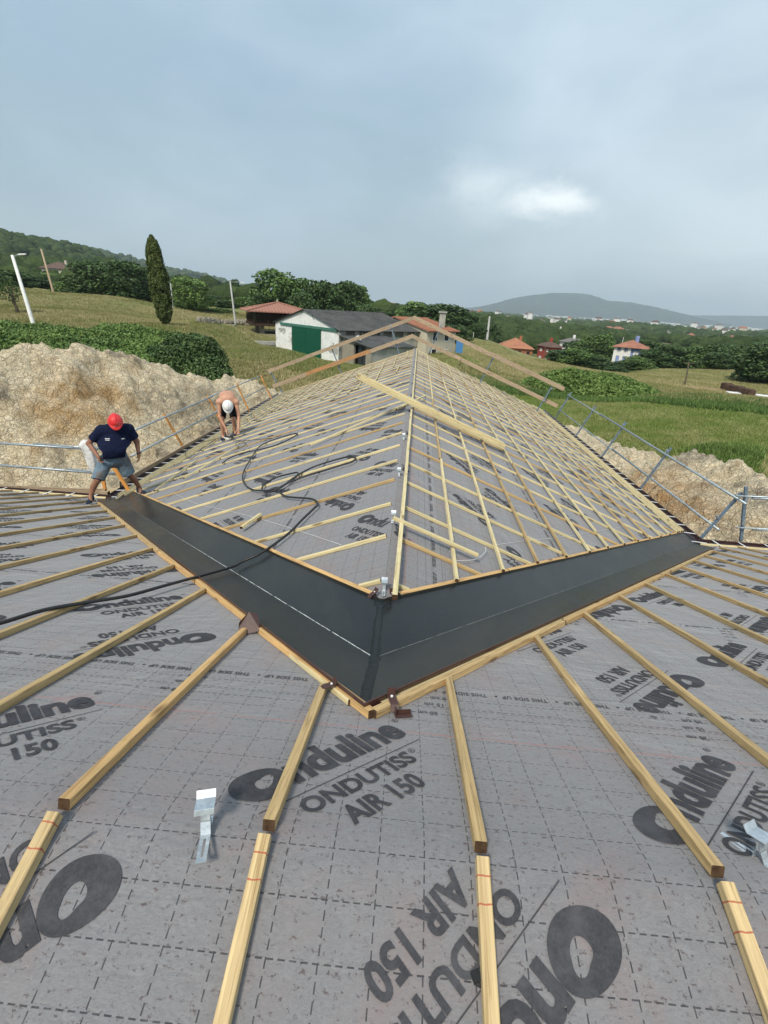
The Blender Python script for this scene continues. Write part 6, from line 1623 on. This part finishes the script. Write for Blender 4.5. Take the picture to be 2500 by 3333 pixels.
S = m2body()
S.cone((0, .36, .92), (0, .18, 1.10), .130, .145, .05, fl=(1.25, .95, .9)).cone((0, .18, 1.09), (0, -.04, 1.06), .145, .155, .05, fl=(1.3, 1, .85)); S.cone(sh[0], sh[1], .082, .082, .05); S.cone((0, -.10, 1.02), (0, -.20, .96), .06, .055, .03)
for i in (0, 1):
    S.cone(hips[i], kn[i], .088, .060, .03); S.cone(kn[i], (kn[i]+an[i])/2+np.array((0, .04, 0)), .056, .054, .02); S.cone((kn[i]+an[i])/2+np.array((0, .04, 0)), an[i], .054, .036, .02); S.cone(an[i], an[i]+np.array((0, -.11, -.055)), .034, .03, .02)
    S.cone(sh[i], el[i], .054, .040, .025); S.cone(el[i], wr[i], .040, .026, .015)
hd = np.array((0, -.27, .90)); S.ell(hd, (.075, .10, .105), .02); S.cone(hd+np.array((0, -.07, -.07)), hd+np.array((0, -.075, -.10)), .014, .016, .01); S.ell(hd+np.array((0, -.02, -.10)), (.045, .04, .03), .02)
for q in (-1, 1): S.ell(hd+np.array((q*.078, .01, -.01)), (.012, .022, .03), .006)
hand(S, wr[0], (.0, -.35, -.9), (.9, -.2, 0), 1, .95); hand(S, wr[1], (.0, -.15, -1), (-.6, -.5, 0), -1, .55)
M['skin_bare'] = m_skin((.42, .205, .125), (.52, .29, .19)); body = S.mesh('body', M['skin_bare']); body.parent = m2
S = m2body(); S.cone((0, .40, .90), (0, .27, 1.02), .150, .145, .04, fl=(1.15, .95, .95))
for i in (0, 1): S.cone(hips[i], kn[i]+(kn[i]-hips[i])*.0, .118, .092, .04)
S.cut((0, .20, 1.06), (0, -.75, .55)); S.cut((0, .0, .56), (0, -.7, -.7)) ; S.wrinkle(.005, 18, 2)
M['black_cloth'] = m_cloth((.012, .012, .014), .3); c_ = S.mesh('shorts', M['black_cloth']); c_.parent = m2
for i, f in enumerate(ft): o = shoe(m2, (an[i][0], an[i][1]-.03, an[i][2]-.10), (-.15, .15)[i])
hel = helmet(m2, (0, -.305, .925), radians(62), M['white_helmet'], .98)
person_frame(m2, (o2.x, o2.y, zb2), yaw2); m2.scale = (1.12, 1.05, 1.06); tag(m2, 'bare-chested man in white helmet and black shorts bending over with a nail gun', 'person')
# nail gun in his right hand (image left)
b = MB(); b.box((0, 0, .0), (.055, .20, .055)); b.box((0, .07, .055), (.042, .042, .13)); b.box((0, -.10, .015), (.07, .07, .10)); b.tube([(0, -.10, .0), (0, -.10, -.09)], .014, 8)
mg = b.build('nail_gun', mat('gun_black', varied((.03, .03, .032), .3, 20), .45, .5), None, bevel=.006)
q = MB().box((0, .03, -.055), (.03, .19, .035), Matrix.Rotation(.25, 3, 'X')).box((0, -.02, .032), (.052, .09, .012)).build('magazine', M['white_helmet']); q.parent = mg
wp = Matrix.Rotation(yaw2, 3, 'Z') @ Vector((wr[0][0]+.02, wr[0][1]-.06, wr[0][2]-.14)); mg.location = (o2.x+wp.x, o2.y+wp.y, zb2+wp.z); mg.rotation_euler = (0, radians(10), yaw2+radians(70)); tag(mg, 'black and white nail gun held against the battens by the bending man', 'nail gun')

# ============================================================ POLES, WIRES
def pole(name, top, base, D_, r0, r1_, m_, label, arm=None, lamp=True, cross=False):
    pb_ = atD(base[0], base[1], D_); d = ray(*top); n_ = FW  # top at the same depth
    depth = (np.array(pb_)-CAM)@FW; pt = Vector(CAM+d*depth)
    e = empty(name, pb_); tag(e, label, 'pole' if not lamp else 'street lamp')
    o = MB().tube([pb_-Vector((0, 0, .6)), pb_, pb_.lerp(pt, .5), pt], [r0, r0, (r0+r1_)/2, r1_], 10).build('shaft', m_, e, True)
    if arm:
        pa = Vector(CAM+ray(*arm)*depth); a_m = MB().tube([pt-Vector((0, 0, .15)), pt.lerp(pa, .6)+Vector((0, 0, .05)), pa], .035, 6).build('arm', M['pipe'], e, True)
        dd = (pa-pt).normalized(); lm = MB().beam(pa-dd*.1, pa+dd*.5, .22, .12).build('lamp_head', M['white_paint'], e, bevel=.03)
    if cross:
        pc = pb_.lerp(pt, .93); s_ = Vector((RT[0], RT[1], 0)).normalized(); cm = MB().beam(pc-s_*.7, pc+s_*.7, .1, .1).build('crossarm', m_, e)
    return e, pt
pl1 = pole('street_lamp', (40, 832), (112, 1066), 54, .17, .12, M['concrete_white'], 'white concrete lamp pole leaning left in the dry field at the left edge', arm=(66, 831))
pl2 = pole('utility_pole', (134, 811), (175, 955), 105, .18, .13, M['plank'], 'brown wooden utility pole leaning left at the top of the dry field', lamp=False)
pl3 = pole('street_lamp', (749, 915), (766, 1048), 78, .14, .10, M['concrete'], 'grey lamp pole with long arm by the track between cypress and granary', arm=(785, 921))
pl4 = pole('street_lamp', (555, 922), (565, 1025), 98, .12, .09, M['concrete'], 'thin pole with small lamp right behind the cypress', arm=(548, 917))
pl5 = pole('street_lamp', (1140, 980), (1140, 1030), 112, .13, .10, M['concrete_white'], 'white lamp pole rising above the shed roof in front of the trees', arm=(1128, 980))
pl6 = pole('utility_pole', (1067, 998), (1068, 1030), 115, .09, .08, M['concrete'], 'thin grey pole above the left part of the shed roof', lamp=False)
pl7 = pole('street_lamp', (1542, 1082), (1539, 1118), 120, .08, .06, M['concrete'], 'small curved lamp pole right of the tree group', arm=(1533, 1081))
pl8 = pole('utility_pole', (1594, 1030), (1582, 1133), 150, .42, .22, M['concrete'], 'tall tapered concrete utility pole between the tree group and the orange roofed house', lamp=False)
pl9 = pole('utility_pole', (2243, 1178), (2231, 1244), 78, .10, .08, M['bark'], 'short wooden utility pole with crossarm in the dry field on the right', lamp=False, cross=True)
pl10 = pole('utility_pole', (2030, 1098), (2022, 1130), 150, .10, .08, M['concrete'], 'thin pole standing just behind the blue and white house roof', lamp=False)
pl11 = pole('utility_pole', (1776, 1128), (1768, 1170), 130, .08, .06, M['bark'], 'thin wooden pole right of the red house', lamp=False)
def wire(a, b_, sag, label):
    pts = [a.lerp(b_, t/12)-Vector((0, 0, sag*4*(t/12)*(1-t/12))) for t in range(13)]; tag(MB().tube(pts, .022, 4).build('power_line', M['rubber']), label, 'wire')
far_l = atD(-200, 770, 110); wire(far_l, pl2[1], 1.0, 'overhead wire from the left edge to the brown utility pole'); wire(pl2[1], pl4[1], 1.2, 'overhead wire from the brown utility pole to the pole behind the cypress')
wire(pl4[1], pl3[1], .8, 'overhead wire from the pole behind the cypress to the lamp by the track'); wire(pl1[1], atD(-200, 905, 56), .5, 'overhead wire from the white lamp pole out of the picture')

# ============================================================ HOUSES FURTHER OFF
def house2(name, u, vbase, D_, wpx, dep, hpx, wallm, roofm, rot, label, roof_h=.38, win=3, storeys=2, ovh=.6, hip=True, winm=None):
    """house whose base centre is seen at (u,vbase), distance D_, with wpx visible width and hpx wall height in photo pixels"""
    c = atD(u, vbase, D_); sc = D_/F_PX; W_ = wpx*sc; Hh = hpx*sc; e = empty(name, c); tag(e, label, 'house')
    R_ = Matrix.Rotation(rot, 3, 'Z'); P_ = lambda x, y, z: c+R_ @ Vector((x, y, 0))+Vector((0, 0, z))
    x1, y1 = W_/2, dep/2; b = MB(); b.prism([P_(-x1, -y1, -3), P_(x1, -y1, -3), P_(x1, y1, -3), P_(-x1, y1, -3)], (0, 0, Hh+3)); b.build('wall', wallm, e)
    b = MB(); ox, oy = x1+ovh, y1+ovh; rh = roof_h*min(W_, dep)/2*1.3; inx = max(0, ox-oy) if ox > oy else 0; iny = max(0, oy-ox) if oy > ox else 0
    if hip: b.add([P_(-ox, -oy, Hh), P_(ox, -oy, Hh), P_(ox, oy, Hh), P_(-ox, oy, Hh), P_(-inx, -iny, Hh+rh), P_(inx, iny, Hh+rh)], [(0, 1, 5, 4), (1, 2, 5), (2, 3, 4, 5), (3, 0, 4), (3, 2, 1, 0)] if ox > oy else [(0, 1, 4), (1, 2, 5, 4), (2, 3, 5), (3, 0, 4, 5), (3, 2, 1, 0)])
    else: b.add([P_(-ox, -oy, Hh), P_(ox, -oy, Hh), P_(ox, oy, Hh), P_(-ox, oy, Hh), P_(-ox, 0, Hh+rh), P_(ox, 0, Hh+rh)], [(0, 1, 5, 4), (2, 3, 4, 5), (0, 4, 3), (1, 2, 5), (3, 2, 1, 0)])
    rf = b.build('roof', roofm, e); q = MB(); pc = P_(x1*.3, y1*.2, Hh+rh*.7); q.box(pc+Vector((0, 0, .6)), (.7, .7, 1.6)); q = q.build('chimney', wallm); q.parent = rf; q.matrix_parent_inverse = Matrix.Identity(4)
    if win:
        for sgn, axis in ((-1, 'x'), (-1, 'y'), (1, 'y')):
            for st_ in range(storeys):
                for i in range(win):
                    z0 = Hh*(st_+.32)/storeys; zz = Hh*.36/storeys; t = (i+.5)/win*2-1
                    if axis == 'x':
                        wv = W_/win*.17; a = [P_(t*x1-wv, -y1-.04, z0), P_(t*x1+wv, -y1-.04, z0), P_(t*x1+wv, -y1-.04, z0+zz), P_(t*x1-wv, -y1-.04, z0+zz)]; dv = R_ @ Vector((0, .03, 0))
                    else:
                        wv = dep/win*.17; a = [P_(sgn*(x1+.04), t*y1-wv, z0), P_(sgn*(x1+.04), t*y1+wv, z0), P_(sgn*(x1+.04), t*y1+wv, z0+zz), P_(sgn*(x1+.04), t*y1-wv, z0+zz)]; dv = R_ @ Vector((-.03*sgn, 0, 0))
                    MB().prism(a, dv).build('window', winm or M['glass'], e)
    return e, P_, x1, y1, Hh
M['brick_red'] = mat('red_wall', varied((.30, .060, .045), .2, 1, .1, .01), .85, .2); M['orange_wall'] = mat('brick_orange', varied((.33, .13, .07), .2, 1, .1, .01), .85, .2)
M['blue_wall'] = mat('blue_wall', varied((.22, .28, .50), .12, 1, .1, .01), .8, .2); M['brown_tile'] = mat('brown_tile', varied((.115, .075, .060), .25, 1, .1, .01), .85, .2); M['tile_orange'] = mat('orange_tile', varied((.34, .15, .085), .3, 1, .1, .01), .8, .2); M['tile_red'] = mat('red_tile', varied((.30, .135, .09), .3, .8, .1, .01), .85, .2); M['grey_tile'] = mat('grey_tile', varied((.16, .15, .145), .2, 1, .1, .01), .85, .2)
house2('house', 1672, 1152, 170, 98, 12, 20, M['orange_wall'], M['tile_orange'], -.12, 'low brick house with bright orange tile roof, leftmost of the houses on the right', .42, 4, 1)
house2('house', 1782, 1178, 150, 34, 6.5, 44, M['brick_red'], M['brown_tile'], .35, 'dark red two storey house with brown hipped roof', .55, 2, 2, winm=M['white_paint'])
house2('house', 1862, 1142, 185, 36, 8, 24, M['white_paint'], M['grey_tile'], .5, 'white house with grey brown roof right behind the red house', .45, 2, 1)
hb = house2('house', 2043, 1180, 138, 70, 7.5, 42, M['blue_wall'], M['tile_red'], -.42, 'blue house with white corner piers and red hipped roof above the hedge', .42, 0, 1, 1.0)
e, P_, x1, y1, Hh = hb; b = MB()
for x, y in ((-x1, -y1), (x1, -y1), (x1, y1), (-x1, y1), (0, -y1), (-x1*.5, -y1), (x1, 0), (-x1, 0)): MB().box(P_(x, y, Hh/2), (.7, .7, Hh+.3), Matrix.Rotation(-.42, 3, 'Z')).build('corner_pier', M['white_paint'], e)
for t in (-.75, -.25, .5): 
    w_ = .55; f = MB().prism([P_(t*x1-w_, -y1-.06, Hh*.45), P_(t*x1+w_, -y1-.06, Hh*.45), P_(t*x1+w_, -y1-.06, Hh*.8), P_(t*x1-w_, -y1-.06, Hh*.8)], (0, .04, 0)).build('window', M['white_paint'], e)
house2('house', 205, 905, 240, 66, 12, 20, M['cream'], M['brown_tile'], .2, 'old farmhouse with dark roof and cream wall at the foot of the left hill', .4, 3, 1)
house2('house', 155, 872, 330, 30, 9, 8, M['cream'], M['tile_orange'], .1, 'small house with orange roof behind the brown utility pole on the left hill', .4, 0, 1)
house2('house', 215, 895, 300, 20, 7, 10, M['white_paint'], M['tile_orange'], .3, 'tiny white house above the old farmhouse on the left hill', .4, 0, 1)
house2('house', 1235, 1012, 260, 22, 8, 16, M['white_paint'], M['tile_red'], .3, 'white house seen between the two tree groups above the farmhouse roof', .4, 2, 1)
house2('house', 1272, 1002, 420, 22, 9, 9, M['white_paint'], M['tile_red'], .6, 'small white house with red roof further back between the tree groups', .4, 0, 1)
house2('house', 1700, 1073, 420, 32, 11, 11, M['white_paint'], M['tile_red'], .2, 'long white house among the trees above the orange roofed house', .35, 2, 1)
house2('house', 1815, 1092, 330, 30, 10, 12, M['white_paint'], M['brown_tile'], -.3, 'white house with brown roof on the green slope behind the red house', .4, 2, 1)
house2('house', 1912, 1148, 190, 30, 9, 12, M['cement'], M['grey_tile'], .2, 'low grey roofed house between the white house and the blue house', .4, 0, 1)
house2('house', 1612, 1108, 260, 14, 7, 9, M['white_paint'], M['tile_red'], .2, 'small white gabled house right of the tall concrete utility pole', .5, 0, 1)
# hamlets and town in the valley: one small house mesh per material pair, copied
def mini(wallm, roofm, nm='house'):
    e = empty(nm); MB().prism([(-5, -4, -6), (5, -4, -6), (5, 4, -6), (-5, 4, -6)], (0, 0, 11)).build('wall', wallm).parent = e
    MB().add([(-5.6, -4.6, 5), (5.6, -4.6, 5), (5.6, 4.6, 5), (-5.6, 4.6, 5), (-3, 0, 7.8), (3, 0, 7.8)], [(0, 1, 5, 4), (2, 3, 4, 5), (0, 4, 3), (1, 2, 5)]).build('roof', roofm).parent = e; return e
minis = [mini(M['white_paint'], M['brown_tile']), mini(M['cream'], M['tile_red']), mini(M['white_paint'], M['grey_tile'])]; used_m = set()
r1 = random.Random(21); spots = []
for i in range(95):
    u = 1290+1230*r1.random()**.9; hz = 1000.99+(u-1369)*.0598; k = r1.random()
    v = hz+6+(30+(u-1300)*.035)*k; 
    if u > 2400 and v < hz+14: continue
    spots.append((u, v))
town = [(1560+i*13+r1.random()*10, None) for i in range(75)]
nh = 0
for u, v in spots:
    p = ground_hit(u, v); Dd = math.hypot(p.x, p.y)
    if Dd < 650: continue
    k = nh % 3; e = minis[k] if k not in used_m else copy_tree(minis[k]); used_m.add(k); s_ = .6+.4*r1.random(); e.location = (p.x, p.y, p.z+1); e.rotation_euler = (0, 0, r1.random()*3); e.scale = (s_*(1+Dd/3500), s_, s_)
    tag(e, 'small pale house with a tiled roof scattered far off among the trees of the valley', 'house', 'far houses among the valley trees'); nh += 1
bb = MB().prism([(-16, -9, -6), (16, -9, -6), (16, 9, -6), (-16, 9, -6)], (0, 0, 22)).add([(-16, -9, 16.1), (16, -9, 16.1), (16, 9, 16.1), (-16, 9, 16.1)], [(0, 1, 2, 3)]).build('town_building', M['white_paint'])
fb_ = True; r1 = random.Random(5)
for i in range(85):
    u = 1590+(i/85)**.9*910+r1.random()*30; q = r1.random(); Dd = 3000+3600*q; d_ = ray(u, 1100); d_ = d_/math.hypot(d_[0], d_[1]); px_, py_ = d_[0]*Dd, d_[1]*Dd
    e = bb if fb_ else bb.copy()
    if not fb_: COL.objects.link(e)
    fb_ = False; s_ = .5+1.0*r1.random(); e.location = (px_, py_, terr_fast(px_, py_)+6); e.rotation_euler = (0, 0, r1.random()*.8-.4); e.scale = (s_*(.6+1.8*r1.random()**3)*Dd/3800, s_, s_*.5*Dd/4200); tag(e, 'white building of the town below the mountain', 'building', 'white buildings of the town below the mountain')

# far woods: one object of many rough crowns
def far_trees(name, n, seed, u0, u1, D0, D1, r0, r1_, dens=None, power=1.0):
    r_ = random.Random(seed); bm = bmesh.new(); bmesh.ops.create_icosphere(bm, subdivisions=2, radius=1); V0 = np.array([v.co[:] for v in bm.verts]); F0 = np.array([[v.index for v in f.verts] for f in bm.faces]); bm.free()
    variants = []
    for k in range(8):
        d_ = np.array([1+.45*noise.noise(Vector(v)*1.7+Vector((k*5, 0, 0)))+.2*noise.noise(Vector(v)*4+Vector((k*5, 9, 0))) for v in V0]); variants.append(V0*d_[:, None])
    a0 = math.atan2(*ray(u0, 1100)[:2]); a1 = math.atan2(*ray(u1, 1100)[:2]); Vs = []; Fs = []; c = 0
    while c < n:
        a = a0+(a1-a0)*r_.random(); D_ = D0*(D1/D0)**(r_.random()**power); x, y = sin(a)*D_, cos(a)*D_
        if noise.noise(Vector((x/(40+D_*.10), y/(60+D_*.25), seed))) < (-.12 if r_.random() < .9 else -1): c += .2; continue
        R_ = (r0+(r1_-r0)*r_.random())*(1+D_/5000); z = terr_fast(x, y); v = variants[r_.randrange(8)]*np.array([R_*1.15, R_*1.15, R_*.95]); t = r_.random()*6; cs, sn_ = cos(t), sin(t)
        v = np.c_[v[:, 0]*cs-v[:, 1]*sn_+x, v[:, 0]*sn_+v[:, 1]*cs+y, v[:, 2]+z+R_*.55]; Fs.append(F0+len(Vs)*len(V0)); Vs.append(v); c += 1
    o = mesh_obj(name, np.concatenate(Vs), np.concatenate(Fs), M['far_leaf'], None, True); tag(o, kind='stuff', cat='woods'); return o
def m_far(gg):
    n = gg.noise(gg.pos, .35, 5, .75); bump(gg, n, 1.0, 2.5); return gg.mix(gg.m('MULTIPLY', gg.isl, .7), gg.ramp(n, [(.35, (.020, .036, .014)), (.65, (.055, .085, .028))]), (.085, .125, .042))
M['far_leaf'] = mat('far_leaves', m_far, .9, .05)
far_trees('distant_woods', 2200, 3, 1260, 2700, 190, 900, 2.0, 4.0, power=.9)
far_trees('distant_woods', 4200, 4, 1260, 2700, 800, 5500, 4, 7, power=.8)
far_trees('distant_woods', 700, 6, -120, 1260, 175, 420, 2.2, 4.2)
# trees on the near left hill
hill1 = [o for o in bpy.data.objects if o.name.startswith('hill')][0]
bvh = BVHTree.FromPolygons([v.co[:] for v in hill1.data.vertices], [p.vertices[:] for p in hill1.data.polygons])
_tf = terr_fast
def hz_f(x, y):
    h_ = bvh.ray_cast(Vector((x, y, 2000)), Vector((0, 0, -1))); return max(_tf(x, y), h_[0].z if h_[0] else -99)
terr_fast = hz_f
far_trees('hill_woods', 2600, 8, -300, 760, 330, 1100, 2.8, 5.5, power=1.1)
hill2 = [o for o in bpy.data.objects if o.name.startswith('hill')][1]
bvh = BVHTree.FromPolygons([v.co[:] for v in hill2.data.vertices], [p.vertices[:] for p in hill2.data.polygons])
far_trees('hill_woods', 1500, 9, 60, 1100, 1100, 2700, 4, 6.5)
terr_fast = _tf

# ============================================================ HAZE
hb_ = MB().box((0, 0, 0), (23000, 14900, 650)).build('haze', None); hb_.location = (0, 5300, 650/2-170); tag(hb_, kind='stuff', cat='haze')
hm = bpy.data.materials.new('haze'); hm.use_nodes = True; t = hm.node_tree; t.nodes.clear(); pv = N(t, 'ShaderNodeVolumePrincipled'); pv.inputs['Density'].default_value = HAZE_D; pv.inputs['Color'].default_value = (.80, .92, 1.0, 1); pv.inputs['Anisotropy'].default_value = .15
L(t, pv.outputs[0], N(t, 'ShaderNodeOutputMaterial').inputs['Volume']); hb_.data.materials.append(hm)

for o in SC.objects:
    if 'label' in o and not 4 <= len(o['label'].split()) <= 16: print('LABEL', len(o['label'].split()), o['label'])
